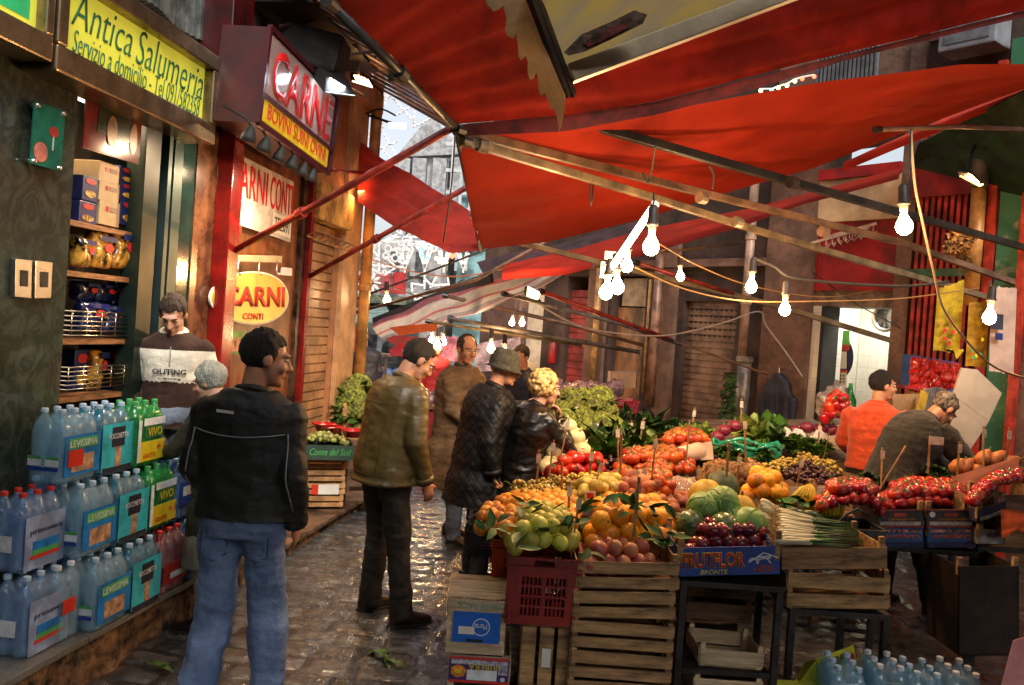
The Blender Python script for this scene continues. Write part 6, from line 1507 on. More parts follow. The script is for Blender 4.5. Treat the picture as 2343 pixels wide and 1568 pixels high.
# white onion pyramid
for (x, y, u_) in ((1258, 1048, 0), (1290, 1046, 0), (1322, 1050, 0), (1350, 1052, 0), (1266, 1020, .02), (1300, 1018, .02), (1332, 1022, .02), (1252, 1060, 0), (1310, 1062, -.02), (1285, 992, .05), (1318, 990, .05), (1302, 965, .1), (1270, 975, .08), (1275, 1060, 0), (1340, 1064, -.02)):
    p = S(x, 1060, .06)+Vector((0, .02, 0)); p = HIT(x, y+10, plane((p.x, p.y+(1060-y)*.0015, 0), (0, 1, 0)))
    o = bpy.data.objects.new('white_onion', random.choice(M_['white_onion'])); COL.objects.link(o); o.location = p; o.rotation_euler = (random.uniform(-.6, .6), random.uniform(-.6, .6), random.uniform(0, 6)); o.scale = [random.uniform(.95, 1.15)]*3
    tag(o, 'round white onion in the pyramid in front of the blonde woman', 'onion', 'white onions in the pyramid')
# ---- leaves
def leaf_geo(g, c, d, n, L, W_, curl=.2, seg=4):
    d = Vector(d).normalized(); n = Vector(n); s_ = d.cross(n)
    if s_.length < 1e-3: s_ = d.cross(Vector((1, .3, 0)))
    s_.normalize(); n = s_.cross(d); k = len(g.v); c = Vector(c)
    for i in range(seg+1):
        t = i/seg; w_ = W_*math.sin(math.pi*(.06+.94*t)**.8)*.5; p = c+d*(L*t)-n*(curl*L*t*t)
        g.v += [tuple(p-s_*w_+n*w_*.35), tuple(p), tuple(p+s_*w_+n*w_*.35)]
    for i in range(seg):
        a = k+i*3; g.f += [(a, a+1, a+4, a+3), (a+1, a+2, a+5, a+4)]
CIT = mat('citrus_leaf', (.03, .11, .018), rough=.5, var=.35, vs=20, rnd=.8, spec=.3)
g_ = Geo(); leaf_geo(g_, (0, 0, 0), (1, 0, .1), (0, 0, 1), .095, .042, .25); LEAFM = [g_.mesh('leaf', True, False)]
g_ = Geo(); leaf_geo(g_, (0, 0, 0), (1, 0, .1), (0, 0, 1), .12, .05, -.2); LEAFM.append(g_.mesh('leaf', True, False))
def leaves(pts, lab, spread=25, n=5, up=.08, pl=None):
    for (x, y) in pts:
        for k in range(n):
            p = (S(x+random.uniform(-spread, spread), y+random.uniform(-spread*.5, spread*.5), up) if pl is None else HIT(x+random.uniform(-spread, spread), y+random.uniform(-spread*.5, spread*.5), pl))
            o = bpy.data.objects.new('citrus_leaf', random.choice(LEAFM)); COL.objects.link(o)
            if not o.data.materials: o.data.materials.append(CIT)
            o.location = p; o.rotation_euler = (random.uniform(-.8, .8), random.uniform(-.7, .5), random.uniform(0, 6.28)); o.scale = [random.uniform(.6, 1.15)]*3
            tag(o, lab, 'leaf', lab)
leaves([(1310, 1185), (1290, 1210), (1240, 1165), (1190, 1170)], 'dark green leaf among the left oranges', 28, 5, .16)
leaves([(1460, 1165), (1440, 1150), (1500, 1225), (1530, 1240), (1390, 1150), (1520, 1190)], 'dark green leaf among the large oranges', 26, 6, .2)
leaves([(1200, 1215), (1180, 1250), (1250, 1215)], 'fresh green leaf on the quinces', 18, 2, .0, flat(.9)); leaves([(1118, 1205), (1140, 1215)], 'green leaf hanging from the mandarin crate', 18, 5, 0, flat(.88))
leaves([(1350, 1262)], 'green leaf on the pomegranates', 8, 2, 0, flat(.8)); leaves([(1790, 1160), (1820, 1165), (1840, 1155)], 'dark green leaf behind the leeks', 16, 4, .1); leaves([(1815, 1140)], 'dark leaf near the bananas', 14, 3, .12)
# ---- leafy heads / bunches as things
def foliage(name, R_, n, L, W_, m, core=None, mc=None, seed=0, flat_=.7, upb=.6, curl=.3, ruff=0):
    random.seed(seed); g = Geo()
    for i in range(n):
        a = random.uniform(0, 6.283); z = random.uniform(-.15, 1); h = math.sqrt(max(0, 1-z*z)); d = Vector((math.cos(a)*h, math.sin(a)*h, z))
        c = Vector((d.x*R_*.55, d.y*R_*.55, d.z*R_*flat_*.55))*random.uniform(.3, 1.15)
        dd = Vector((d.x, d.y, d.z*upb+random.uniform(-.3, .4))); nn = Vector((-d.x*.3, -d.y*.3, 1))+Vector([random.uniform(-.5, .5)]*3)
        leaf_geo(g, c, dd, nn, L*random.uniform(.6, 1.25), W_*random.uniform(.7, 1.2), curl*random.uniform(-.3, 1.5))
    me = g.mesh(name, True, False)
    if ruff:
        for v in me.vertices: v.co += Vector((fbm(v.co.x*40, v.co.y*40, 1), fbm(v.co.y*40, v.co.z*40, 2), fbm(v.co.z*40, v.co.x*40, 3)))*ruff
    return me
GRD = mat('dark_leaf', (.03, .085, .014), rough=.45, var=.5, vs=8, rnd=.8); GRM = mat('mid_leaf', (.07, .16, .02), rough=.45, var=.4, vs=8, rnd=.8); GRL = mat('light_leaf', (.22, .32, .05), rough=.5, var=.35, vs=9, rnd=.6)
GRH = mat('herb_green', (.045, .13, .018), rough=.55, var=.5, vs=20, rnd=.6); ROM = mat('romanesco_green', (.19, .22, .022), rough=.6, var=.35, vs=30, rnd=.6, bump=.8, bs=60)
random.seed(3)
FOL = {'parsley_bunch': [foliage('leaves', .13, 420, .035, .022, GRH, seed=s_, ruff=.004) for s_ in (1, 2)], 'lettuce': [foliage('leaves', .14, 60, .13, .1, GRL, seed=s_, ruff=.012, upb=1) for s_ in (3, 4)],
       'chard_bunch': [foliage('leaves', .16, 70, .17, .07, GRM, seed=s_, ruff=.008) for s_ in (5, 6)], 'broccoli_leaves': [foliage('leaves', .13, 40, .13, .055, GRD, seed=s_, upb=.5, flat_=.4) for s_ in (7, 8)]}
def put(kind, p, lab, cat, m, s_=1.0, grp=None, core=None):
    t_ = thing(kind, p, lab, cat, grp or lab); t_.scale = (s_, s_, s_); t_.rotation_euler = (random.uniform(-.2, .2), random.uniform(-.2, .2), random.uniform(0, 6))
    me = random.choice(FOL['broccoli_leaves' if kind == 'romanesco' else kind]); o = link('leaves', me, None, t_, world=False)
    if not me.materials: me.materials.append(m)
    o.material_slots[0].link = 'OBJECT'; o.material_slots[0].material = m
    if core: link('head', core, None, t_, world=False)
    return t_
random.seed(21)
cg = Geo()
for i in range(70):
    z = 1-i/70*1.15; h = math.sqrt(max(0, 1-z*z)); a = i*2.4; cg.ball((.088*h*math.cos(a), .088*h*math.sin(a), .085*z+.05), .025, 7, 5)
ROMH = cg.mesh('head', True); ROMH.materials.append(ROM)
# romanesco / cauliflower pile behind the onions
for (x, y) in ((1300, 1000), (1340, 1000), (1290, 970), (1330, 965), (1370, 975), (1400, 985), (1310, 940), (1350, 935), (1385, 945), (1330, 915), (1370, 918), (1280, 945), (1420, 1000), (1300, 920)):
    yb = 1010; base = S(x, yb, .0); p = HIT(x, y+12, plane((0, base.y+(yb-y)*.004, 0), (0, 1, 0)))
    put('romanesco', p, 'yellow green romanesco head with dark leaves in the tall pile behind the white onions', 'romanesco', GRD, random.uniform(.95, 1.2), core=ROMH)
for (x, y, u_) in ((1430, 1000, .05), (1460, 990, .05), (1490, 980, .05), (1420, 1030, 0), (1450, 1025, 0), (1400, 1040, 0), (1375, 1045, 0), (1380, 1010, .05), (1410, 975, .1), (1445, 965, .12)):
    put('chard_bunch', S(x, y+12, .03), 'dark green leafy bunch between the romanesco pile and the paper roll', 'leafy greens', GRM if y > 1010 else GRD, 1.05)
for (x, y) in ((1510, 975), (1540, 972), (1570, 978), (1600, 982), (1480, 972), (1530, 990)):
    put('parsley_bunch', S(x, y+8, .05), 'dark parsley bunch at the back under the brown shutter', 'parsley', GRH, 1.15)
for (x, y) in ((1590, 1005), (1610, 1000), (1570, 1000), (1490, 1015)):
    put('lettuce', S(x, y+8, .04), 'pale curly endive behind the paper roll', 'endive', GRL, .8)
for (x, y) in ((1720, 985), (1750, 975), (1780, 985), (1700, 975), (1740, 995), (1770, 1005)):
    put('lettuce', S(x, y+12, .06), 'light green lettuce behind the green bag', 'lettuce', GRL if x < 1745 else GRM, 1.0)
for (x, y) in ((1800, 1010), (1830, 1020), (1860, 1025), (1880, 1018), (1820, 1000), (1850, 1010)):
    put('parsley_bunch', S(x, y+12, .04), 'green parsley bunch in front of the white foam box', 'parsley', GRM, 1.1)
for (x, y) in ((1660, 1025), (1690, 1018), (1720, 1022), (1745, 1030), (1680, 1035)):
    put('parsley_bunch', S(x, y+14, .1), 'fine herb bunch inside the green plastic bag', 'herbs', GRH, .95)
# green bag
gb = thing('plastic_bag', S(1705, 1050), 'shiny teal green plastic bag filled with herbs', 'bag')
g_ = Geo(); c = S(1705, 1052, .03); rs = []
for z, w_ in ((-.02, .8), (.03, 1.02), (.08, 1.08), (.11, 1.0)): rs.append((c+Vector((0, 0, z)), Vector((1, 0, 0)), Vector((0, 1, 0)), .25*w_, .16*w_, .8))
g_.rings(rs); link('bag', remesh(g_, 'bag', .014, 1, lambda v, n_: .02*fbm(v.x*12, v.y*12, v.z*16)), mat('teal_bag', (.01, .28, .17), rough=.12, var=.25, vs=9, coat=.5), gb)
g_ = Geo(); g_.tube([c+Vector((.26*math.cos(a), .17*math.sin(a), .12+.02*math.sin(a*5))) for a in [i*.3 for i in range(22)]], .018, 7); link('bag_rim', remesh(g_, 'rim', .012, 1, lambda v, n_: .008*fbm(v.x*30, v.y*30, v.z*30)), MATS['teal_bag'], gb)
# cabbages, melons, watermelons
CAB = mat('cabbage_leaf', (.24, .42, .12), rough=.42, var=.35, vs=7, stretch=(1, 1, 1), rnd=.4, bump=.5, bs=14, col2=(.13, .27, .06)); MEL = mat('yellow_melon', (.62, .38, .02), rough=.45, var=.15, vs=8, bump=.15, bs=40)
WML = mat('watermelon_rind', (.16, .25, .07), rough=.3, var=.5, vs=5, col2=(.015, .05, .015), stretch=(4, 4, .6), coat=.3)
def big(name, x, y, r_, m, lab, sc=(1, 1, 1), Yoff=0, rot=(0, 0, 0), veins=False):
    """centre pixel (x, y) sits on the mound above the stall plane"""
    b = S(x, 1215, .0); b = b if Yoff == 0 else b; p = P(x, y, Yoff)
    t_ = thing(name, p-Vector((0, 0, r_)), lab, name.replace('_', ' ')); g_ = Geo(); g_.ball((0, 0, 0), 1, 28, 18); me = g_.mesh(name, True)
    for v in me.vertices:
        c = v.co.normalized(); k = 1+.02*fbm(c.x*2, c.y*2, c.z*2)
        if veins: k += .008*math.sin(5*math.atan2(c.y, c.x)+2.5*c.z)+.035*fbm(c.x*6, c.y*6, c.z*3)
        v.co = Vector((c.x*sc[0], c.y*sc[1], c.z*sc[2]))*r_*k
    o = link('flesh' if not veins else 'head', me, m, t_, world=False); o.location = (0, 0, r_); o.rotation_euler = rot
    if veins:
        g_ = Geo()
        for i in range(5):
            a = i*1.256+.3; g_.tube([Vector((math.cos(a+.25*t)*math.sin(t), math.sin(a+.25*t)*math.sin(t), math.cos(t)))*r_*1.015 for t in [.25+j*.22 for j in range(10)]], [.0028*(1-j*.08) for j in range(10)], 5)
        v_ = g_.obj('vein', mat('cabbage_vein', (.3, .46, .17), var=.1), t_, smooth=True, world=False); v_.location = (0, 0, r_); v_.rotation_euler = rot
    else: Geo().tube([(0, 0, r_*2.0*sc[2]-r_*(sc[2]-1)-.004), (0, .01, r_*(1+sc[2])+.02)], .008, 6).obj('stalk', STEMG, t_, world=False)
    return t_
big('melon', 1614, 1136, .102, MEL, 'large yellow melon above the cabbages', Yoff=4.95); big('melon', 1695, 1172, .085, MEL, 'yellow melon half hidden between cabbage and oranges', Yoff=4.85, sc=(1, 1, 1.15)); big('melon', 1600, 1185, .08, MEL, 'yellow melon peeping between the left cabbage and watermelon', Yoff=4.9)
big('cabbage', 1608, 1164, .094, CAB, 'left green cabbage under the yellow melon', Yoff=4.7, rot=(.8, .2, 0), veins=True); big('cabbage', 1651, 1152, .098, CAB, 'upper green cabbage leaning right of the yellow melon', Yoff=4.72, rot=(.9, -.5, 0), veins=True)
big('cabbage', 1712, 1202, .1, CAB, 'round green cabbage at the right beside the leeks', Yoff=4.6, rot=(.5, .4, 1), veins=True); big('cabbage', 1668, 1188, .085, CAB, 'pale cabbage behind the striped watermelon', Yoff=4.68, rot=(1.2, 0, 0), veins=True)
big('watermelon', 1658, 1214, .1, WML, 'striped watermelon behind the red onions', Yoff=4.55, sc=(1, .9, .85), rot=(0, 1.2, .3)); big('watermelon', 1582, 1208, .1, WML, 'striped watermelon at the left end behind the red onions', Yoff=4.6, sc=(1, .9, .85), rot=(0, 1.3, -.3))
big('watermelon', 1650, 1118, .11, mat('dark_melon', (.05, .08, .03), rough=.5, var=.3), 'dark green gourd behind the yellow melon', Yoff=5.15)
big('cauliflower', 1570, 1112, .05, mat('white_flesh', (.6, .6, .4), var=.2, vs=20, bump=.6, bs=40), 'white cauliflower by the plastic wrap', Yoff=5.6); big('tomato_heirloom', 1542, 1035, .05, MTO, 'big single tomato beside the paper roll', Yoff=6.5, sc=(1, 1, .85))
# leeks and spring onions
LWH = mat('leek_white', (.62, .6, .42), rough=.35, var=.1, vs=5); LGR = mat('leek_green', (.03, .13, .03), rough=.35, var=.4, vs=5)
random.seed(31)
def scallion(p0, d, L, r_, lab, name, grp, bend=0, nleaf=4):
    t_ = thing(name, p0, lab, name.replace('_', ' '), grp); d = Vector(d).normalized(); a = L*.42
    Geo().tube([p0-d*.01, p0, p0+d*.03, p0+d*.08, p0+d*a], [r_*.5, r_*1.2, r_*1.35, r_*.95, r_*.8], 8).obj('white_stem', LWH, t_, smooth=True)
    g_ = Geo()
    for k in range(nleaf):
        s_ = Vector((random.uniform(-.12, .12), random.uniform(-.12, .12), random.uniform(-.1, .08)+bend)); g_.tube([p0+d*a*.95, p0+d*(a+L*.2)+s_*L*.15, p0+d*L+s_*L*.5], [r_*.7, r_*.62, r_*.15], 6, flat=.6)
    g_.obj('green_leaf', LGR, t_, smooth=True)
    g_ = Geo()
    for k in range(7): g_.tube([p0, p0-d*.02+Vector([random.uniform(-.012, .012) for _ in range(3)]), p0-d*.045+Vector([random.uniform(-.03, .03) for _ in range(3)])], .0012, 4)
    g_.obj('roots', mat('root_tan', (.4, .27, .12), var=.1), t_)
for i in range(26):
    r_ = i % 13; l = i//13
    p = P(1782+random.uniform(-6, 16), 1168+r_*6+l*4, 4.75-.04*r_-.02*l); d = P(1925+random.uniform(-25, 25), 1200+r_*3.4+random.uniform(-4, 8), 4.75-.035*r_)-p
    scallion(p+Vector((0, 0, .01*l)), d, .42, .011, 'spring onion with long dark green leaves in the tilted crate', 'spring_onion', 'spring onions in the tilted crate')
for i in range(9):
    p = P(1736+random.uniform(-8, 8)+(i % 3)*4, 1148+i*8, 4.75-.015*i); d = P(1830, 1188+i*4, 4.85)-p; scallion(p, d, .3, .017, 'thick white leek end pointing left beside the spring onions', 'leek', 'leeks beside the spring onions', nleaf=2)
for k, (x, y, x2, y2) in enumerate(((1790, 1172, 1850, 1182), (1835, 1175, 1885, 1192))):
    t_ = thing('cucumber', P(x, y, 4.95), 'dark green courgette above the leeks, %s one' % ('left', 'right')[k], 'courgette'); a, b = P(x, y, 4.95), P(x2, y2, 4.9)
    Geo().tube([a, a.lerp(b, .1), a.lerp(b, .5)+Vector((0, 0, .01)), a.lerp(b, .9), b], [.008, .026, .03, .026, .008], 12).obj('skin', mat('courgette', (.03, .07, .015), rough=.3, var=.4, vs=20, coat=.2), t_, smooth=True); Geo().tube([b, b+(b-a).normalized()*.02], .008, 6).obj('stalk', STEMG, t_)
# bananas
BAN = mat('banana_skin', (.68, .48, .03), rough=.4, var=.15, vs=8)
for (x, y, lab) in ((1775, 1130, 'banana bunch standing upright behind the oranges'), (1850, 1150, 'banana bunch lying low left of the tomatoes'), (1912, 1160, 'small banana bunch partly under the tomatoes')):
    t_ = thing('banana_bunch', S(x, y, .05), lab, 'bananas'); c = S(x, y+20, .02)+Vector((0, 0, .17))
    for k in range(6):
        a = -1.2+k*.5; o_ = Vector(((k-2.5)*.022-.05, -.05, 0))
        Geo().tube([c, c+o_*.6-Vector((0, 0, .03)), c+o_*1.25-Vector((0, 0, .09)), c+o_*1.1-Vector((0, 0, .15)), c+o_*.7-Vector((0, 0, .175))], [.007, .017, .02, .017, .006], 8).obj('banana', BAN, t_, smooth=True)
    Geo().tube([c, c+Vector((0, 0, .03))], .01, 6).obj('stalk', mat('banana_stalk', (.25, .2, .04), var=.2), t_)
# grapes
def grapes(pts, m, lab, n=46, up=.03, rr=.0125):
    meshes = []
    for s_ in range(2):
        random.seed(50+s_); g_ = Geo()
        for i in range(n):
            t = random.random(); a = random.uniform(0, 6.28); q_ = .055*math.sqrt(random.random())*(1.1-t*.5); g_.ball((t*.16-.08, q_*math.cos(a), abs(q_*math.sin(a))+.01), rr*random.uniform(.85, 1.1), 8, 6)
        meshes.append(g_.mesh('berries', True)); meshes[-1].materials.append(m)
    g_ = Geo().tube([(-.08, 0, .03), (-.11, .01, .05), (-.13, .0, .055)], .003, 5); sm = g_.mesh('stalk', True); sm.materials.append(STEMG)
    random.seed(len(pts))
    for (x, y) in pts:
        t_ = thing('grape_bunch', S(x, y, up), lab, 'grapes', lab); t_.rotation_euler = (random.uniform(-.3, .3), random.uniform(-.3, .3), random.uniform(0, 6)); s_ = random.uniform(1.0, 1.3); t_.scale = (s_, s_, s_)
        link('berries', random.choice(meshes), None, t_, world=False); link('stalk', sm, None, t_, world=False)
WG = mat('white_grape', (.5, .36, .07), rough=.25, var=.3, vs=20, rnd=.5, coat=.2); BGp = mat('black_grape', (.06, .015, .03), rough=.3, var=.4, vs=20, rnd=.5, coat=.1)
grapes([(1205, 1140), (1225, 1135), (1250, 1135), (1275, 1130), (1300, 1125), (1215, 1155), (1245, 1152), (1275, 1148), (1210, 1125), (1235, 1120), (1262, 1115), (1290, 1112)], WG, 'golden white grape bunch at the left side of the stall')
grapes([(1790, 1098), (1815, 1100), (1840, 1100), (1865, 1102), (1885, 1105), (1800, 1085), (1828, 1083), (1858, 1085), (1885, 1090), (1905, 1100)], BGp, 'dark purple grape bunch in the white tray', rr=.014)
grapes([(1785, 1070), (1810, 1066), (1865, 1068), (1890, 1072), (1770, 1078), (1850, 1060), (1910, 1085)], WG, 'white grape bunch behind the purple grapes', up=.06)
grapes([(1375, 1062), (1390, 1050), (1410, 1046), (1435, 1050), (1450, 1060), (1395, 1068), (1430, 1070)], mat('dark_date', (.05, .015, .015), rough=.15, var=.4, rnd=.5, coat=.5), 'shiny dark berry cluster beside the walnuts', up=.03, rr=.016)
# trays, paper, film
WTR = mat('white_tray', (.6, .52, .42), rough=.6, var=.1)
def tray(x0, x1, y, h, Y, m, lab, deco=None, dep=.35, name='tray'):
    a, b = P(x0, y, Y), P(x1, y, Y); t_ = thing(name, a, lab, 'tray'); up_ = Vector((0, 0, h)); e = Vector((0, dep, 0)); q = [a, b, b+up_, a+up_]
    Geo().quad(*q, th=.008, dirn=(0, 1, 0)).obj('front_panel', m, t_)
    Geo().quad(a, a+up_, a+up_+e, a+e, th=.008, dirn=(1, 0, 0)).obj('side_panel', m, t_); Geo().quad(b, b+up_, b+up_+e, b+e, th=.008, dirn=(-1, 0, 0)).obj('side_panel', m, t_)
    if deco: deco(t_, q)
    return t_
YS = lambda x, y: S(x, y).y
tray(1768, 1935, 1138, .07, YS(1850, 1125), WTR, 'white tray with printed numerals under the purple grapes', lambda t_, q: text('1 8', sub(q, .32, .3, .5, .85), LK, t_))
for x in (1765, 1925): Geo().box(P(x+8, 1120, YS(1850, 1125)-.01), (.07, .05, .16)).obj('corner_post', WTR, [o for o in bpy.data.objects if o.name.startswith('tray')][-1])
tray(1500, 1640, 1068, .055, YS(1570, 1062), BKC, 'dark printed tray under the orange tomatoes and paper roll', lambda t_, q: text('SUD', sub(q, .35, .2, .6, .8), LG, t_))
tray(1645, 1790, 1066, .05, YS(1700, 1056), BLC2, 'blue and red printed tray under the teal bag', lambda t_, q: rectq(q, .25, .3, .8, .8, .003, .001).obj('red_band', LR, t_))
tray(1240, 1400, 1105, .05, YS(1300, 1098), mat('red_basket', (.45, .02, .03), rough=.4, var=.2), 'long red plastic basket row of peppers')
tray(1270, 1420, 1180, .045, YS(1350, 1176), mat('lilac_tray', (.35, .3, .4), var=.15), 'lilac tray edge under the pears')
tray(1186, 1290, 1165, .05, YS(1230, 1160), mat('salmon_tray', (.55, .25, .15), var=.15), 'salmon tray edge under the white grapes')
tray(1545, 1680, 1190, .04, YS(1560, 1190), WTR, 'pale low box edge beside the orange heap')
fb = thing('foam_box', P(1795, 1015, YS(1850, 1015)), 'white foam box with scalloped rim holding radicchio', 'box'); Y_ = YS(1860, 1025)
sc = [(1795, 1018), (1938, 1024), (1940, 985), (1930, 978), (1922, 984), (1912, 996), (1895, 1000), (1880, 985), (1868, 984), (1860, 998), (1845, 1000), (1835, 984), (1820, 980), (1812, 990), (1806, 982), (1795, 976)]
Geo().poly([P(x, y, Y_) for x, y in sc], .02, (0, 1, 0)).obj('front_panel', mat('white_foam', (.72, .66, .58), rough=.7, var=.05), fb, bevel=.003)
Geo().poly([P(x, y-6, Y_+.35) for x, y in sc], .02, (0, 1, 0)).obj('back_panel', MATS['white_foam'], fb); Geo().quad(P(1795, 1018, Y_), P(1938, 1024, Y_), P(1938, 1010, Y_+.35), P(1795, 1005, Y_+.35), th=.02).obj('base', MATS['white_foam'], fb)
RAD = mat('radicchio_leaf', (.18, .015, .035), rough=.35, bump=.8, bs=25, var=.5, vs=14, col2=(.5, .35, .3), c2lo=.3, c2hi=.4)
for (x, y, lab) in ((1815, 985, 'radicchio head at the left in the foam box'), (1845, 978, 'second radicchio head in the foam box'), (1875, 982, 'third radicchio head in the foam box'), (1905, 985, 'radicchio head at the right in the foam box'), (1655, 985, 'purple radicchio head left of the teal bag'), (1640, 1000, 'purple radicchio head nearest the orange tomatoes'), (1680, 975, 'purple radicchio head behind the herbs')):
    big('radicchio', x, y, .055, RAD, lab, Yoff=(Y_+.15 if x > 1750 else S(x, 1030).y), sc=(1.1, 1, .9), veins=False)
pr_ = thing('paper_roll', S(1575, 1035, .1), 'large pale paper roll lying on the orange tomatoes', 'paper'); a, b = S(1520, 1048, .1), S(1600, 1032, .12)
Geo().tube([a, b], [.055, .065], 18).obj('roll', mat('pale_paper', (.65, .5, .38), rough=.8, var=.08), pr_, smooth=True); Geo().quad(b+Vector((0, -.06, -.06)), b+Vector((.1, -.04, -.05)), b+Vector((.08, -.02, .08)), b+Vector((-.02, -.05, .06)), th=.004).obj('loose_sheet', MATS['pale_paper'], pr_)
bp_ = thing('brown_paper', S(1480, 1055, .05), 'crumpled brown paper sheet left of the orange tomatoes', 'paper'); sheet([(1460, 1010, YS(1480, 1050)+.2), (1530, 1022, YS(1480, 1050)+.2)], [(1465, 1052, YS(1480, 1050)), (1520, 1060, YS(1480, 1050))], nu=16, nv=12, sag=-.03, fold=.03).obj('sheet', mat('brown_paper', (.35, .2, .1), rough=.8, var=.2), bp_, smooth=True)
pf = thing('plastic_wrap', S(1540, 1130, .05), 'glossy clear plastic wrap lying across the middle of the stall', 'plastic wrap')
g_ = sheet([(1480, 1165, YS(1500, 1160)), (1590, 1165, YS(1500, 1160))], [(1510, 1105, YS(1500, 1110)), (1590, 1090, YS(1500, 1110))], nu=34, nv=26, sag=-.06, fold=.045); g_.obj('film', mat('clear_wrap', (.7, .5, .45), rough=.06, var=.2, alpha=.35, spec=1, bump=1, bs=22), pf, smooth=True)
for i_ in range(14):
    o = bpy.data.objects.new('red_potato', random.choice(M_['red_potato'])); COL.objects.link(o); o.location = S(random.uniform(1500, 1585), random.uniform(1120, 1168), .04); o.rotation_euler = (0, random.uniform(-.3, .3), random.uniform(0, 6)); tag(o, 'pinkish sweet potato under the plastic wrap', 'sweet potato', 'sweet potatoes under the plastic wrap')
tray(2205, 2440, 1196, .17, 5.22, SLD, 'dark slatted tray under the high tomato heap at the right edge', None, .6)
# squash and box at the right
PINKB = mat('coral_box', (.26, .07, .035), rough=.6, var=.1)
rb_ = thing('cardboard_box', P(2185, 1110, 5.9), 'open coral box of long orange squash behind the tomatoes', 'box')
Geo().quad(P(2170, 1125, 5.8), P(2330, 1085, 5.7), P(2330, 1045, 5.75), P(2180, 1090, 5.85), th=.01).obj('front_panel', PINKB, rb_); Geo().quad(P(2170, 1125, 5.8), P(2180, 1090, 5.85), P(2160, 1075, 6.3), P(2150, 1105, 6.25), th=.01).obj('side_panel', PINKB, rb_)
SQ = mat('squash_skin', (.5, .16, .05), rough=.5, var=.25, vs=10, rnd=.4)
for k, (x, y, x2, y2) in enumerate(((2180, 1078, 2205, 1052), (2195, 1085, 2225, 1050), (2240, 1062, 2262, 1030), (2262, 1064, 2300, 1034), (2220, 1080, 2270, 1068), (2290, 1066, 2335, 1050))):
    t_ = thing('squash', P(x, y, 5.95), 'long orange squash in the coral box', 'squash', 'orange squash in the coral box'); a, b = P(x, y, 5.95), P(x2, y2, 6.0)
    Geo().tube([a, a.lerp(b, .15), a.lerp(b, .5), a.lerp(b, .85), b], [.02, .05, .05, .03, .01], 12).obj('skin', SQ, t_, smooth=True); Geo().tube([b, b+(b-a).normalized()*.03], .007, 6).obj('stalk', STEMG, t_)
for (x, y) in ((1985, 1085), (2010, 1095), (2130, 1065), (2150, 1075), (2170, 1090)): put('parsley_bunch', P(x, y+15, 6.0), 'sprig bundle around the bending vendor', 'herbs', GRD, .8)
# lavender bagged goods behind the romanesco
LAV = mat('lavender_bag', (.33, .24, .32), rough=.18, var=.35, vs=12, coat=.4, rnd=.4)
g_ = Geo(); g_.ball((0, 0, 0), (.12, .1, .08), 12, 8); BAGM = remesh(g_, 'bag', .02, 0, lambda v, n_: .03*fbm(v.x*16, v.y*16, v.z*16)); BAGM.materials.append(LAV)
random.seed(9)
for i in range(34):
    x = 1245+random.random()*165; o = bpy.data.objects.new('bagged_vegetables', BAGM); COL.objects.link(o); o.location = P(x, 893+random.uniform(-10, 22)+(x-1245)*.04, random.uniform(8.6, 9.3)); o.rotation_euler = [random.uniform(-1, 1) for _ in range(3)]; s_ = random.uniform(.7, 1.2); o.scale = (s_, s_, s_)
    tag(o, 'lavender tinted plastic bag of vegetables in the far heap behind the romanesco', 'bag', 'lavender bags in the far heap')
tbf = thing('stall_table', Vector((P(1320, 940, 8.9).x, 8.9, 0)), 'far stall counter under the lavender bags', 'table'); a = P(1225, 940, 8.5); b = P(1440, 948, 8.5)
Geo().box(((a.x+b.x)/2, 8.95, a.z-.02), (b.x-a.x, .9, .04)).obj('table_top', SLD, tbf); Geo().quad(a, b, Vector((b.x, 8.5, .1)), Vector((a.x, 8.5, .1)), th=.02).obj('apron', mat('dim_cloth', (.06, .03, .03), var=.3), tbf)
rb2 = plastic(P(1372, 960, 8.3), .36, .36, .2, mat('crimson_plastic', (.25, .01, .03), rough=.4, var=.1), 'crimson plastic basket behind the romanesco', rows=3, fine=4)
bxp = tray(1395, 1455, 888, .17, 9.6, mat('pale_carton', (.45, .33, .26), var=.1), 'pale carton standing on the far counter before the old door', None, .3, 'cardboard_box')
Geo().quad(P(1395, 888, 9.6)+Vector((0, 0, .17)), P(1455, 888, 9.6)+Vector((0, 0, .17)), P(1455, 888, 9.6)+Vector((0, .3, .17)), P(1395, 888, 9.6)+Vector((0, .3, .17)), th=.01, dirn=(0, 0, 1)).obj('lid', MATS['pale_carton'], bxp)
a = P(1425, 935, 9.75); Geo().box((a.x, a.y, .55), (.35, .35, 1.1)).obj('stand', mat('dim_wood', (.12, .06, .03), var=.3), bxp)
# hanging dark vine between shutter and pipe
vn = thing('hanging_greens', P(1670, 850, 9.7), 'dark bundle of dried greens hanging beside the drainpipe', 'dried greens'); g_ = Geo(); random.seed(4)
for i in range(240):
    t = random.random(); c = P(1672-t*12+random.uniform(-16, 16)*(.6+t*.5), 852+t*105, 9.72); leaf_geo(g_, c, (random.uniform(-1, 1), random.uniform(-1, 1), random.uniform(-1, .2)), (0, -1, .3), .06, .03)
g_.obj('leaves', GRD, vn); Geo().tube([P(1675, 800, 9.75), P(1668, 960, 9.75)], .008, 6).obj('cord', DKW, vn)
df = thing('dried_flowers', P(2200, 570, 7.9), 'bunch of dried golden flowers hung beside the fat orange pipe', 'dried flowers'); g_ = Geo()
for i in range(260):
    t = random.random(); c = P(2195+random.uniform(-36, 36)*(1-t*.4), 530+t*70, 7.9+random.uniform(-.1, .1)); leaf_geo(g_, c, (random.uniform(-1, 1), random.uniform(-1, 1), random.uniform(-1, 1)), (0, -1, .3), .05, .03)
g_.obj('petals', mat('dried_gold', (.35, .16, .03), rough=.7, var=.5, vs=20), df); Geo().tube([P(2200, 560, 7.95), P(2195, 640, 7.95)], [.03, .01], 8).obj('stems', SLD, df)
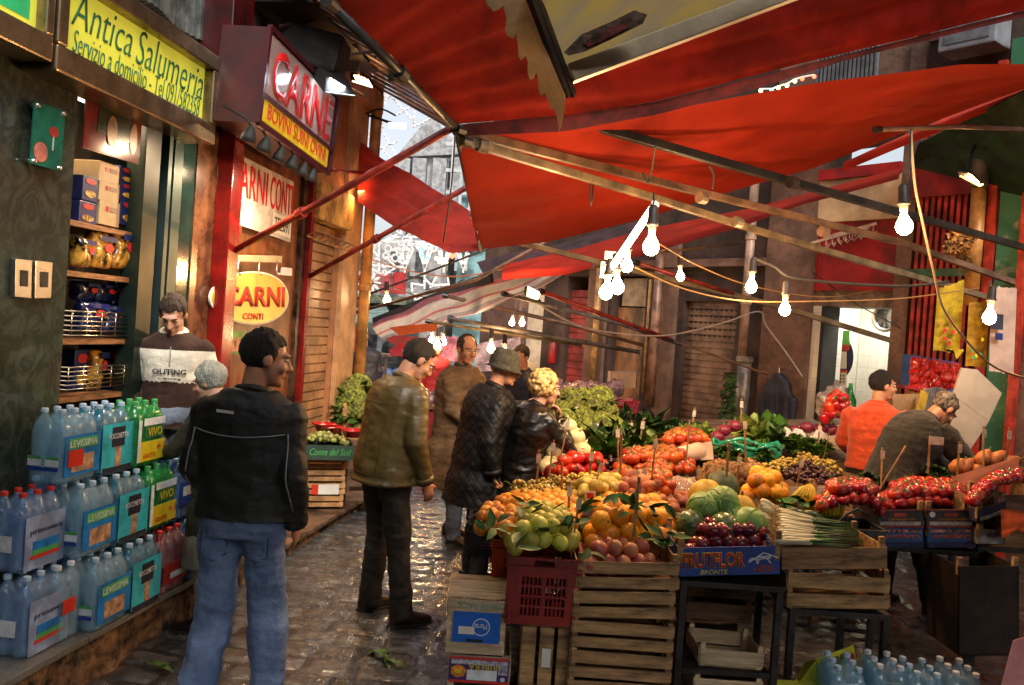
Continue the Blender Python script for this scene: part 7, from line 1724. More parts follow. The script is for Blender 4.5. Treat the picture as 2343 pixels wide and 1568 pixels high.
# cauliflower greens behind the pavement stack at the drainpipe
for (x, y, z_) in ((800, 915, 8.9), (812, 935, 8.8), (795, 950, 8.8), (818, 960, 8.7), (800, 975, 8.8), (822, 900, 9.0), (790, 985, 8.8)):
    put('romanesco', P(x, y, z_), 'leafy yellow cauliflower piled by the drainpipe', 'cauliflower', GRM, 1.35, core=ROMH)
cbx = crate(Vector((P(785, 1000, 8.7).x, 8.6, .12)), .42, .5, .85, 'dim orange crate stack under the leafy cauliflowers by the drainpipe', MATS['crate_slat_warm'], 6, group=None)
ART = mat('artichoke_green', (.3, .33, .08), rough=.5, var=.4, vs=14, rnd=.8)
M_['sprout'] = [fruit('sprout', r=.024, sz=1.15, m=ART, seed=i) for i in range(3)]; random.seed(12)
for i in range(70):
    u_, v_ = random.random(), random.random(); p = pmat(pb) @ Vector((.02+u_*.42, .02+v_*.4, .12+.09*math.sin(math.pi*u_)*math.sin(math.pi*min(1, v_+.2)))); o = bpy.data.objects.new('baby_artichoke', random.choice(M_['sprout'])); COL.objects.link(o); o.location = p; o.rotation_euler = [random.uniform(0, 3) for _ in range(3)]; tag(o, 'small green artichoke heaped in the dark printed box on the pavement', 'artichoke', 'small artichokes on the pavement box')
for k, (x, y) in enumerate(((760, 992), (805, 1000), (740, 985))):
    t_ = thing('red_basin', P(x, y, 7.9), 'shiny red plastic basin behind the artichokes, %s' % ('middle one', 'right one', 'left one')[k], 'basin'); Geo().lathe([(.07, 0), (.1, .06), (.11, .065), (.095, .06), (.06, .01)], 20, P(x, y, 7.9)).obj('bowl', mat('red_plastic', (.5, .01, .015), rough=.2, var=.1, coat=.3), t_, smooth=True); Geo().tube([P(x, y, 7.9)+Vector((.11*math.cos(a), .11*math.sin(a), .065)) for a in [i*.42 for i in range(16)]], .006, 6).obj('rim', MATS['red_plastic'], t_)
# ---- price sticks
STK = mat('price_stick', (.38, .22, .1), rough=.7, var=.25, vs=14, rnd=.5); TGW = mat('price_tag', (.6, .52, .42), rough=.6, var=.15, vs=30)
def cs(x, y): return 1210+x*.2324, 907.5+y*.2324
def cr(x, y): return 1815+x*.2252, 968+y*.2252
ST_L = [(cs(*a), cs(*b)) for a, b in (((245, 225), (215, 330)), ((300, 140), (280, 300)), ((390, 215), (270, 800)), ((245, 425), (180, 900)), ((100, 530), (65, 1010)), ((325, 650), (320, 1130)), ((500, 960), (415, 1560)), ((620, 510), (575, 960)), ((680, 240), (620, 470)), ((735, 260), (700, 480)), ((785, 400), (745, 640)), ((735, 620), (550, 1120)), ((870, 290), (880, 800)), ((910, 370), (895, 940)), ((1010, 235), (985, 440)), ((1125, 215), (1065, 640)), ((1065, 690), (1000, 1060)), ((1085, 790), (1020, 1470)), ((1250, 380), (1180, 1090)), ((1140, 670), (1090, 1080)), ((1330, 750), (1310, 840)), ((1580, 235), (1530, 820)), ((1495, 310), (1510, 500)), ((1630, 110), (1590, 400)), ((2120, 210), (2140, 830)), ((1970, 440), (1910, 1190)), ((2075, 560), (2030, 1010)), ((1670, 680), (1660, 830)), ((400, 840), (385, 1320)), ((710, 660), (705, 1000)), ((2090, 20), (2085, 330)), ((515, 480), (480, 700)))] + \
       [(cr(*a), cr(*b)) for a, b in (((265, 0), (245, 340)), ((370, 60), (240, 640)), ((90, 340), (30, 680)), ((1385, 130), (1370, 400)), ((900, 250), (890, 560)), ((1140, 230), (880, 660)), ((1930, 30), (1930, 480)), ((2190, 50), (2150, 480)), ((200, 570), (235, 900)), ((300, 700), (190, 970)), ((50, 740), (60, 980)))] + [((1322, 925), (1300, 1000)), ((2195, 1010), (2190, 1075))]
random.seed(2)
def where(x):
    for lim, s_ in ((1290, 'by the white onions and grapes'), (1400, 'in the pears and walnuts'), (1520, 'in the middle before the greens'), (1700, 'around the cabbages and almonds'), (1850, 'by the bananas and lettuces'), (2100, 'near the orange sweater man'), (3000, 'in the right tomatoes')):
        if x < lim: return s_
for i, (a, b) in enumerate(ST_L):
    Yb = min(S(b[0], b[1]).y+.03, 7.4)
    if b[0] > 1950: Yb = 5.9
    if b[1] > 1235: Yb = 4.4
    pa, pb_ = P(a[0], a[1], Yb-.02), P(b[0], b[1], Yb); thick = .009 if i % 3 else .007
    big_ = i in (38,)
    lab = 'thin wooden price stick '+where(b[0])
    t_ = thing('price_stick', pb_, lab, 'price stick', 'price sticks '+where(b[0]))
    Geo().bar(pb_-(pa-pb_).normalized()*.08, pa, thick*(2.4 if i in (37, 24) else 1.6), thick*.7).obj('stick', STK, t_)
    d = (pa-pb_).normalized(); c = pa-d*.05; w_ = .014
    if i == 35: c = pa-d*.03+Vector((.035, -.012, 0)); w_ = .05
    if i == 28: pass
    sx = Vector((1, 0, 0)); Geo().quad(c-sx*w_-d*.028+Vector((0, -.01, 0)), c+sx*w_-d*.028+Vector((0, -.01, 0)), c+sx*w_+d*.028+Vector((0, -.01, 0)), c-sx*w_+d*.028+Vector((0, -.01, 0)), th=.003, dirn=(0, -1, 0)).obj('tag', TGW if i != 28 else PWHITE, t_) if i % 4 != 1 or i in (35, 28) else None
tg_ = thing('price_tag', S(1558, 1130, .1), 'white square price tag with the numeral three', 'price tag'); Yt = YS(1558, 1150)
q = [P(1548, 1140, Yt), P(1568, 1140, Yt), P(1568, 1118, Yt), P(1548, 1118, Yt)]; Geo().quad(*q, th=.004).obj('card', PWHITE, tg_); text('3', sub(q, .3, .15, .7, .85), LK, tg_)
rt = thing('price_tag', S(1350, 1160, .1), 'small red and white price card on a pale stick before the pears', 'price tag'); Yt = 4.9
q = [P(1338, 1144, Yt), P(1362, 1144, Yt), P(1362, 1124, Yt), P(1338, 1124, Yt)]; Geo().quad(*q, th=.004).obj('card', PWHITE, rt); rectq(q, .15, .2, .85, .8, .002, .001).obj('red_print', LR, rt)
# ---- right shop goods
YBG = mat('yellow_bag_film', (.6, .42, .03), rough=.2, var=.25, vs=6, transl=.3, coat=.3)
def hang(q4, m, lab, extra=None, nm='hanging_bag', cat='bag'):
    t_ = thing(nm, P(*q4[3]), lab, cat); sheet([q4[3], q4[2]], [q4[0], q4[1]], nu=14, nv=20, sag=0, fold=.025, along=False).obj('film', m, t_, smooth=True)
    q = [P(x, y, Y-.04) for x, y, Y in q4]
    if extra: extra(t_, q)
    return t_
def dots(cols, n, seed):
    def f(t_, q):
        random.seed(seed)
        for i in range(n): ellq(q, random.uniform(.25, .8), random.uniform(.1, .5), .08, .03, .003, .0).obj('printed_fruit', cols[i % len(cols)], t_)
    return f
hang([(2134, 802, 7.6), (2194, 808, 7.6), (2206, 640, 7.6), (2144, 662, 7.6)], YBG, 'long yellow printed plastic bag hanging left of the shop bulb', dots([LR, mat('pic_orange', (.6, .25, .02))], 9, 3))
hang([(2180, 800, 7.5), (2188, 824, 7.5), (2205, 800, 7.5), (2150, 800, 7.5)], YBG, 'torn lower corner strip of the long yellow bag')
hang([(2208, 838, 7.5), (2256, 840, 7.5), (2262, 690, 7.5), (2216, 692, 7.5)], mat('amber_bag_film', (.5, .26, .02), rough=.2, var=.3, vs=7, transl=.3, coat=.3), 'narrow amber plastic bag hanging under the shop bulb', dots([LG, LY], 5, 4))
hang([(2262, 850, 7.4), (2318, 856, 7.4), (2326, 660, 7.4), (2268, 655, 7.4)], mat('pinkish_sheet', (.6, .42, .33), rough=.5, var=.1, transl=.2), 'pale pink plastic sheet with small pictures at the right edge', lambda t_, q: [rectq(q, .0, .5, .5, .68, .003, 0).obj('picture', LK, t_), rectq(q, .2, .38, .5, .46, .003, 0).obj('picture', BLUEB, t_)], 'hanging_sheet', 'plastic sheet')
fs = thing('foam_sheet', P(2240, 940, 6.9), 'big white folded foam sheet standing diagonally at the right', 'foam sheet'); WF = mat('grey_foam', (.42, .36, .3), rough=.7, var=.06)
Geo().poly([P(x, y, 6.9) for x, y in ((2200, 842), (2236, 846), (2292, 900), (2262, 965), (2180, 905))], .03).obj('upper_panel', WF, fs, bevel=.004)
Geo().poly([P(x, y, 6.88) for x, y in ((2180, 905), (2262, 965), (2218, 1032), (2170, 985), (2168, 930))], .03).obj('lower_panel', WF, fs, bevel=.004)
rp = thing('red_packet_crate', P(2140, 885, 8.0), 'blue crate of glossy red packets on a red shelf', 'crate')
Geo().quad(P(2080, 885, 8.1), P(2190, 905, 8.1), P(2190, 830, 8.1), P(2086, 812, 8.1), th=.2).obj('crate', mat('crate_blue', (.02, .08, .3), rough=.4, var=.1), rp)
Geo().quad(P(2070, 882, 7.9), P(2192, 903, 7.9), P(2192, 910, 7.9), P(2070, 889, 7.9), th=.3).obj('shelf', REDW, rp)
MPK = mat('red_packet', (.55, .02, .015), rough=.15, var=.3, vs=14, coat=.5); g_ = Geo(); g_.ball((0, 0, 0), (.05, .03, .07), 10, 8); PKM = remesh(g_, 'packet', .012, 0, lambda v, n_: .01*fbm(v.x*40, v.y*40, v.z*40)); PKM.materials.append(MPK)
random.seed(6)
for i in range(30):
    c_, r_ = i % 8, i//8; o = bpy.data.objects.new('red_packet', PKM); COL.objects.link(o); o.location = P(2092+c_*13+random.uniform(-3, 3), 832+r_*16+c_*2, 8.0-random.random()*.06); o.rotation_euler = [random.uniform(-.4, .4) for _ in range(3)]; tag(o, 'glossy red snack packet in the blue crate', 'packet', 'red packets in the blue crate')
cb2 = carton_box(2040, 2118, 902, 955, 7.7, mat('kraft_card', (.35, .2, .09), rough=.7, var=.15), 'open brown cardboard box behind the orange sweater man', lambda t_, q: None, .3)
Geo().quad(P(2090, 950, 7.5), P(2110, 962, 7.5), P(2124, 900, 7.5), P(2108, 892, 7.5), th=.02).obj('yellow_flap', mat('yellow_print_card', (.55, .33, .02), var=.2), cb2)
sc_ = thing('weighing_scale', P(2130, 930, 7.6), 'round white dial scale between the cardboard box and grey haired vendor', 'scale'); p = P(2130, 925, 7.6); rot = Matrix.Rotation(math.pi/2, 3, 'X')
Geo().lathe([(.001, 0), (.14, 0), (.15, .02), (.15, .08), (.001, .08)], 24, p, rot).obj('dial', mat('dial_white', (.65, .6, .52), rough=.3, var=.1), sc_, smooth=False); Geo().bar(p+Vector((0, -.09, 0)), p+Vector((.04, -.09, .08)), .008).obj('needle', LR, sc_); Geo().lathe([(.152, .06), (.16, .07), (.16, .09), (.152, .1)], 24, p, rot).obj('rim', GPO, sc_)
pp = thing('pepper_bag', P(1905, 925, 8.8), 'big clear plastic bag of pale vegetables in the tiled doorway', 'bag'); g_ = Geo(); g_.ball(P(1912, 925, 8.8), (.2, .15, .22), 16, 12); link('bag', remesh(g_, 'bag', .03, 0, lambda v, n_: .04*fbm(v.x*9, v.y*9, v.z*9)), mat('milky_bag', (.6, .5, .42), rough=.2, var=.3, vs=8, alpha=.85, coat=.4), pp); Geo().tube([P(1912, 885, 8.8), P(1915, 870, 8.8)], .03, 8).obj('knot', MATS['milky_bag'], pp)
wb = thing('green_bottle', P(1940, 925, 8.7), 'large green bottle standing beside the clear bag in the doorway', 'bottle'); Geo().lathe([(.06, 0), (.065, .02), (.065, .2), (.03, .28), (.02, .34)], 16, P(1940, 960, 8.7)).obj('glass', PETG, wb, smooth=True); Geo().lathe([(.022, .34), (.022, .37)], 10, P(1940, 960, 8.7)).obj('cap', CAPG, wb)
# clutter on the street
for (x, y) in ((885, 1505), (870, 1495), (360, 1525), (345, 1518), (900, 1515)):
    p = G(x, y, .02); g_ = Geo()
    for k in range(3): leaf_geo(g_, p, (random.uniform(-1, 1), random.uniform(-1, 1), .1), (0, 0, 1), .09, .05, .4)
    o = g_.obj('fallen_leaf', GRM, None); tag(o, 'trampled green leaf on the wet stones '+('near the lower left step' if x < 500 else 'at the bottom middle'), 'leaf', 'fallen leaves '+('left' if x < 500 else 'middle'))
# colourful flag-like cloth by the boy
cl = thing('striped_cloth', P(385, 1150, 5.3), 'striped red white blue cloth hanging on boxes behind the bottle packs', 'cloth'); 
for k, (x0, x1, m_) in enumerate(((355, 398, mat('cloth_crimson', (.4, .02, .05), var=.2)), (398, 416, PWHITE), (416, 440, mat('cloth_blue', (.05, .2, .4), var=.2)))):
    a, b = 5.15+.0*k, 5.15; Geo().quad(P(x0, 1220, 5.15), P(x1, 1220, 5.15), P(x1+4, 1060, 5.15), P(x0+4, 1060, 5.15), th=.02).obj('stripe', m_, cl)
ebx = carton_box(352, 440, 1222, 1285, 5.2, mat('orange_print_box', (.35, .08, .02), rough=.5, var=.7, vs=9, col2=(.03, .02, .015)), 'dark carton printed with orange flames behind the bottle packs', lambda t_, q: None, .3)
Geo().quad(P(345, 1290, 5.18), P(445, 1292, 5.18), P(445, 1284, 5.18), P(345, 1283, 5.18), th=.3).obj('pallet_board', SLD, ebx)
# ================================================================== PEOPLE
SKIN = mat('skin', (.5, .24, .14), rough=.45, var=.1, vs=14, spec=.4); SKINP = mat('skin_pale', (.56, .3, .2), rough=.45, var=.1, vs=14, spec=.4)
HBLK = mat('hair_black', (.014, .009, .007), rough=.55, var=.4, vs=60, stretch=(3, 3, 1), bump=1, bs=140); HBRN = mat('hair_brown', (.04, .02, .01), rough=.5, var=.4, vs=60, bump=1, bs=140)
HGRY = mat('hair_grey', (.36, .37, .32), rough=.6, var=.12, vs=9, stretch=(3, 3, 1), bump=1, bs=60); HBLD = mat('hair_blond', (.62, .4, .15), rough=.5, var=.35, vs=35); HSALT = mat('hair_salt', (.14, .11, .09), rough=.5, var=.5, vs=60)
EYW = mat('eye_white', (.6, .55, .5), rough=.2, var=.03); EYD = mat('eye_dark', (.02, .012, .01), rough=.15, var=.03); LIP = mat('lips', (.38, .12, .09), rough=.4, var=.05)
GLS = mat('glasses_metal', (.5, .4, .25), rough=.25, metal=.9, var=.05)
def person(lab, x, Y, h, yaw, lean=4, zg=0.0, head=(10, 0), twist=0, arms=None, legs=None, top=None, pants=None, shoes=None, hair='short', hairm=None, skin=SKIN,
           vox=.008, glasses=False, girth=1.0, hand=None, px_y=1100, hem=.86, extra=None, headroll=0, hw=1.0):
    k = h/1.75; base = P(x, px_y, Y); base = Vector((base.x, Y, zg))
    t_ = thing('person', base, lab, 'person', rz=R(yaw)); X = Vector((1, 0, 0))
    ang = lambda t: R(lean)*(.35+.65*max(0, min(1, t)))
    sp = [Vector((0, -math.sin(R(lean))*.12, .93))]; N_ = 20
    for i in range(N_): a = ang((i+.5)/N_); sp.append(sp[-1]+Vector((0, math.sin(a), math.cos(a)))*.53/N_)
    def spine(t):
        if t < 0: return sp[0]+Vector((0, 0, t*.53))
        i = min(N_-1, int(t*N_)); return sp[i].lerp(sp[i+1], t*N_-i)
    def U(t): a = ang(t) if t > 0 else 0; return Vector((0, math.sin(a), math.cos(a)))
    def Fw(t): a = ang(t) if t > 0 else 0; return Vector((0, math.cos(a), -math.sin(a)))
    def fr(t):
        tw = Matrix.Rotation(R(twist)*max(0, t), 3, U(t)); return tw @ X, tw @ Fw(t)
    prof = [(-.1, .16, .11), (0, .165, .115), (.2, .15, .108), (.4, .148, .105), (.6, .165, .115), (.78, .178, .118), (.9, .165, .1), (.97, .1, .075), (1.03, .058, .055)]
    def torso(g, off, o2=None, t0=-.1, stretch=1.0, pr=prof, bell=0):
        rs = []
        ts = [t for t in (-1.0, -.85, -.7, -.55, -.4, -.25) if t > t0+.03]
        for t in [t0]+ts:
            if t < -.1: rs.append((t, .165+bell*(-t), .125+bell*(-t)*.6))
        for t, a, b in pr:
            if t >= max(t0, -.1): rs.append((t, a, b))
        L = []
        for t, a, b in rs:
            ax, ay = fr(t); sw = girth if t < .75 else 1+(girth-1)*.4
            L.append((spine(t)*1.0, ax, ay, (a+off)*sw, (b+off*.9)*sw, .82))
        g.rings([(c*k, ax, ay, a*k, b*k, p) for c, ax, ay, a, b, p in L])
    shp = []
    for s_ in (-1, 1):
        ax, ay = fr(.88); shp.append(spine(.88)+ax*(.178*s_)*hw)
    A = []
    for i, s_ in enumerate((-1, 1)):
        S_ = shp[i]; spec = (arms or (None, None))[i]
        if spec is None: E_ = S_+Vector((.05*s_, -.03, -.275)); W_ = E_+Vector((.0, .06, -.24))
        else: E_, W_ = Vector(spec[0]), Vector(spec[1])
        A.append((S_, E_, W_))
    LG_ = []
    for i, s_ in enumerate((-1, 1)):
        sp_ = (legs or (None, None))[i]
        H_ = sp[0]+Vector((.092*s_, 0, -.03)); an = Vector((.115*s_, -.02, .085)) if sp_ is None else Vector(sp_[1]); kn = (H_+an)/2+Vector((.0, .03, .0)) if sp_ is None else Vector(sp_[0])
        LG_.append((H_, kn, an))
    K = lambda v: Vector(v)*k
    # ---- head frame
    hp, hy = head; U1 = U(1); nb = spine(1.0); ax1, ay1 = fr(1)
    hm = Matrix.Rotation(R(hy), 3, 'Z') @ Matrix.Rotation(-R(hp), 3, 'X') @ Matrix.Rotation(R(headroll), 3, 'Y')
    hx, hf, hu = hm @ Vector((1, 0, 0)), hm @ Vector((0, 1, 0)), hm @ Vector((0, 0, 1))
    hc = nb+U1*.075+hu*.085+hf*.03
    HR = Matrix((hx, hf, hu)).transposed()
    def hp_(p): return K(hc+HR @ Vector(p))
    g = Geo()
    torso(g, 0)
    g.tube([K(nb-U1*.04), K(nb+U1*.03), hp_((0, -.02, -.05))], [.062*k, .054*k, .054*k], 14)
    for (c, r_) in (((0, -.012, .03), (.074, .094, .09)), ((0, .028, -.03), (.06, .07, .085)), ((0, .045, -.08), (.046, .044, .04)), ((0, .078, -.098), (.022, .02, .02)), ((0, .086, .026), (.052, .018, .012)), ((.036, .066, -.03), (.024, .024, .026)), ((-.036, .066, -.03), (.024, .024, .026)), ((0, .089, -.066), (.024, .014, .012)),
                    ((.075, -.004, -.008), (.011, .021, .033)), ((-.075, -.004, -.008), (.011, .021, .033))):
        g.ball(hp_(c), [v*k for v in r_], 14, 10, HR)
    g.tube([hp_((0, .088, .022)), hp_((0, .105, -.006)), hp_((0, .119, -.03)), hp_((0, .1, -.042))], [.009*k, .0105*k, .0155*k, .012*k], 8)
    for s_ in (-1, 1): g.ball(hp_((.012*s_, .103, -.034)), .009*k, 8, 6)
    for S_, E_, W_ in A: g.tube([K(S_-U(.9)*.01), K(S_.lerp(E_, .12)), K(S_.lerp(E_, .5)), K(E_), K(E_.lerp(W_, .35)), K(W_)], [.05*k, .05*k, .043*k, .036*k, .036*k, .025*k], 12)
    for H_, kn, an in LG_: g.tube([K(H_), K(H_.lerp(kn, .4)), K(kn), K(kn.lerp(an, .35)), K(an)], [.085*k, .072*k, .05*k, .05*k, .032*k], 12)
    # hands
    for i, s_ in enumerate((-1, 1)):
        S_, E_, W_ = A[i]; d = (W_-E_).normalized(); hs = (hand or {}).get(i, {}); d = Vector(hs['d']).normalized() if 'd' in hs else d
        n_ = Vector(hs.get('n', (-s_, 0, 0))); n_ = (n_-d*n_.dot(d)).normalized(); sd_ = n_.cross(d)*(1 if s_ > 0 else -1); cu = hs.get('curl', .35)
        # sd_: towards the thumb
        th = Vector(hs.get('th', (0, 1, 0))); sd_ = sd_ if sd_.dot(th) > 0 else -sd_
        pc = W_+d*.045; g.ball(K(pc), [.041*k, .05*k, .015*k], 12, 8, Matrix((sd_, d, n_)).transposed())
        for f_, (o_, L_) in enumerate(((.028, .072), (.0095, .08), (-.009, .075), (-.026, .06))):
            p = W_+d*.082+sd_*o_; pts = [W_+d*.05+sd_*o_*.8, p]; a = cu*.5
            for q_ in range(3):
                a += cu*(.75+.1*f_); dd = d*math.cos(a)+n_*math.sin(a); p = p+dd*L_*(.45, .32, .23)[q_]; pts.append(p)
            g.tube([K(v) for v in pts], [.0095*k, .0092*k, .0085*k, .0078*k, .0062*k], 8)
        p = W_+d*.03+sd_*.03; g.tube([K(W_+d*.02+sd_*.015), K(p), K(p+(d*.6+sd_*.7+n_*.25)*.034), K(p+(d*.75+sd_*.62+n_*.4)*.062)], [.014*k, .0125*k, .0105*k, .008*k], 8)
    me = remesh(g, 'body', vox, 2); o = link('body', me, skin, t_, world=False)
    # eyes, brows, lips, glasses
    for s_ in (-1, 1):
        e = Geo().ball(hp_((.03*s_, .087, .006)), [.0135*k, .009*k, .0075*k], 10, 8, HR).obj('eye', EYW, t_, smooth=True, world=False)
        Geo().ball(hp_((.03*s_, .0945, .005)), [.006*k, .003*k, .006*k], 8, 6, HR).obj('iris', EYD, e, smooth=True, world=False)
        Geo().tube([hp_((.014*s_, .103, .022)), hp_((.03*s_, .104, .028)), hp_((.05*s_, .09, .023))], [.003*k, .0042*k, .002*k], 6).obj('eyebrow', hairm or HBLK, t_, smooth=True, world=False)
    Geo().ball(hp_((0, .1, -.066)), [.021*k, .006*k, .005*k], 10, 6, HR).obj('lips', LIP, t_, smooth=True, world=False)
    if glasses:
        gg = Geo()
        for s_ in (-1, 1):
            gg.tube([hp_((.032*s_+.022*math.cos(a), .112, .003+.017*math.sin(a))) for a in [j*.45 for j in range(15)]], .0018*k, 5); gg.tube([hp_((.054*s_, .111, .01)), hp_((.078*s_, .06, .012)), hp_((.08*s_, -.01, .01))], .002*k, 5)
        gg.tube([hp_((-.01, .113, .006)), hp_((.01, .113, .006))], .0018*k, 5); gg.obj('glasses', GLS, t_, smooth=True, world=False)
    # hair
    if hair in ('short', 'receding', 'flat', 'bob', 'boy'):
        bm = bmesh.new(); bmesh.ops.create_icosphere(bm, subdivisions=5, radius=1)
        rr = Vector((.081, .101, .097)) if hair != 'bob' else Vector((.093, .108, .105))
        for v in bm.verts: v.co = Vector((v.co.x*rr.x, v.co.y*rr.y-.014, v.co.z*rr.z+.033))
        dl = []
        for v in bm.verts:
            x_, y_, z_ = v.co; j = .016*fbm(x_*45, y_*45, z_*45)
            hl = .075 if hair != 'boy' else .065
            if hair == 'receding': cut = (z_ > .04 and y_ > .0 and abs(x_) < .055) or y_ > .045 or z_ < -.045-.3*max(0, y_)
            elif hair == 'bob': cut = (y_ > .05 and z_ < .06) or z_ < -.055
            else: cut = (y_ > .035+j and z_ < hl+j-(.02 if abs(x_) > .05 else 0)) or z_ < -.05+j or (abs(x_) > .055 and y_ > -.01 and z_ < .0+j)
            if cut: dl.append(v)
        bmesh.ops.delete(bm, geom=dl, context='VERTS'); me = bpy.data.meshes.new('hair')
        for v in bm.verts:
            v.co = v.co*(1+.07*fbm(v.co.x*(24 if hair != 'bob' else 14), v.co.y*24, v.co.z*10)+.05*fbm(v.co.x*110, v.co.y*40, v.co.z*30)); v.co = hp_(v.co)
        bm.to_mesh(me); bm.free(); me.polygons.foreach_set('use_smooth', [True]*len(me.polygons))
        o = link('hair', me, hairm, t_, world=False); md = o.modifiers.new('s', 'SOLIDIFY'); md.thickness = .012*k; md.offset = -1
    elif hair == 'curly':
        g = Geo(); random.seed(5); rc_ = random
        for i in range(300):
            d = Vector((rc_.gauss(0, 1), rc_.gauss(0, 1), rc_.gauss(0, 1))).normalized(); p = Vector((d.x*.092, d.y*.108-.025, d.z*.108+.03))
            if (p.y > .045 and p.z < .05) or p.z < -.07: continue
            g.ball(hp_(p), rc_.uniform(.014, .023)*k, 7, 5)
        g.ball(hp_((0, -.02, .03)), [.085*k, .098*k, .1*k], 14, 10, HR); link('hair', remesh(g, 'hair', .006, 1), hairm, t_, world=False)
    elif hair == 'hat':
        g = Geo(); hm_ = mat('olive_wool', (.04, .038, .022), rough=.85, var=.25, vs=30, bump=.3, bs=80)
        rs = [(.1, .122, .005, .05), (.098, .118, .03, .02), (.096, .114, .06, 0), (.09, .105, .1, 0), (.07, .08, .135, 0), (.03, .035, .145, 0)]
        rs = [(.118, .15, -.012, .03)]+rs
        g.rings([(hp_((0, -.01+f_*.2, z)), hx, hf, a*k, b*k, 1) for a, b, z, f_ in rs]); o = g.obj('bucket_hat', hm_, t_, smooth=True, world=False)
        bm = bmesh.new(); bmesh.ops.create_icosphere(bm, subdivisions=4, radius=1); me = bpy.data.meshes.new('hair')
        dl = [v for v in bm.verts if v.co.z > .1 or v.co.y > .1 or v.co.z < -.75]; bmesh.ops.delete(bm, geom=dl, context='VERTS')
        for v in bm.verts: v.co = hp_((v.co.x*.078, v.co.y*.099-.014, v.co.z*.097+.025))
        bm.to_mesh(me); bm.free(); link('hair', me, hairm, t_, world=False)
    # ---- clothes
    def folds(amp, seed, quilt=0):
        def f(v, n_):
            q_ = v/k; a = amp*(.75*fbm(q_.x*3.5+seed, q_.y*3.5, q_.z*6)-.4*abs(fbm(q_.x*6+q_.z*5, q_.y*6+seed, q_.z*13)))
            if quilt: a += -.006*max(0, 1-min(abs(((q_.z+q_.y*1.2+q_.x*.4)*12) % 1-.5), abs(((q_.z-q_.y*1.2-q_.x*.4)*12) % 1-.5))*9)
            return a*k
        return f
    if top:
        g = Geo(); off = top.get('off', .03); torso(g, off, t0=(hem-.93)/.53, bell=top.get('bell', .03))
        for i, (S_, E_, W_) in enumerate(A):
            r_ = top.get('sleeve', .068); cf = top.get('cuff', .045); e_ = W_.lerp(E_, top.get('short', .04))
            g.tube([K(S_-Vector((.03*(-1, 1)[i], 0, -.0))), K(S_.lerp(E_, .15)), K(S_.lerp(E_, .55)), K(E_), K(E_.lerp(e_, .4)), K(e_)], [r_*k*.95, r_*1.03*k, r_*.93*k, r_*.86*k, r_*.8*k, cf*k], 14)
        me = remesh(g, 'jacket', max(vox, .009), 4, folds(top.get('fold', .016), x*.01, top.get('quilt', 0)))
        o = link(top.get('name', 'jacket'), me, top['m'], t_, world=False)
        if 'band' in top:
            z0, z1, m2 = top['band']; me.materials.append(m2)
            for p in me.polygons:
                z_ = p.center.z/k
                if z0 < z_-.0 < z1: p.material_index = 1
        cm = top.get('collar', top['m']); g = Geo(); pts = []
        for j in range(15):
            a = 2*math.pi*j/14; ax, ay = fr(1); pts.append(K(spine(1.0)+ax*.068*math.cos(a)+ay*(.062*math.sin(a)+.008)+U1*(.012+.012*(-math.sin(a)))))
        g.tube(pts, top.get('cr', .02)*k, 8, cap=True); link('collar', remesh(g, 'collar', .007, 1), cm, t_, world=False)
        ck = Geo()
        for i, (S_, E_, W_) in enumerate(A):
            d = (W_-E_).normalized(); e_ = W_.lerp(E_, top.get('short', .04)); c_ = Geo().tube([K(e_-d*.035), K(e_+d*.004)], [cf*1.12*k, cf*1.1*k], 14); c_.obj('cuff', cm, t_, smooth=True, world=False, bevel=0)
    if pants:
        g = Geo(); off = pants.get('off', .016); pr2 = [(-.14, .15, .11), (-.05, .168, .12), (.05, .165, .118), (.14, .156, .112)]
        g.rings([(K(spine(t)), *fr(t), (a+off)*k*girth, (b+off)*k*girth, .82) for t, a, b in pr2])
        for H_, kn, an in LG_:
            hb_ = an+Vector((0, 0, -.045)); r_ = pants.get('r', .078); lo_ = pants.get('lo', .066)
            g.tube([K(H_+Vector((0, 0, .02))), K(H_.lerp(kn, .3)), K(H_.lerp(kn, .7)), K(kn), K(kn.lerp(an, .5)), K(hb_)], [.098*k, .096*k, .084*k, r_*k, lo_*1.03*k, lo_*k], 14)
        link('trousers', remesh(g, 'trousers', max(vox, .009), 3, folds(pants.get('fold', .02), 3+x*.01)), pants['m'], t_, world=False)
    if pants and pants.get('belt'):
        Geo().rings([(K(spine(t)), *fr(t), .186*k*girth, .14*k*girth, .82) for t in (.06, .12)]).obj('belt', BLACK, t_, world=False)
    if shoes:
        for i, (H_, kn, an) in enumerate(LG_):
            s_ = (-1, 1)[i]; fd = Vector((.15*s_, 1, 0)).normalized(); sx = Vector((fd.y, -fd.x, 0)); b = an-Vector((0, 0, an.z))+Vector((0, 0, max(0, an.z-.085)))
            g = Geo().rings([(K(b+fd*y_+Vector((0, 0, z_))), sx, Vector((0, 0, 1)), w_*k, h_*k, .8) for y_, z_, w_, h_ in ((-.075, .045, .02, .03), (-.06, .05, .034, .048), (0, .055, .038, .055), (.06, .043, .044, .042), (.12, .034, .05, .032), (.17, .028, .04, .024), (.195, .025, .02, .016))])
            link('shoe', remesh(g, 'shoe', .008, 1), shoes, t_, world=False)
            Geo().rings([(K(b+fd*y_+Vector((0, 0, .008))), sx, Vector((0, 0, 1)), w_*k, .009*k, .8) for y_, w_ in ((-.08, .025), (-.05, .038), (.05, .047), (.12, .053), (.18, .042), (.205, .02))]).obj('sole', BLACK, t_, world=False)
    if extra: extra(t_, k, K, spine, fr, A, LG_, hp_, hx, hf, hu)
    return t_
LEA = mat('olive_leather', (.1, .066, .018), rough=.4, var=.1, vs=5, bump=.08, bs=70, spec=.5); BLJ = mat('black_softshell', (.006, .008, .007), rough=.6, var=.3, vs=6, bump=.2, bs=120)
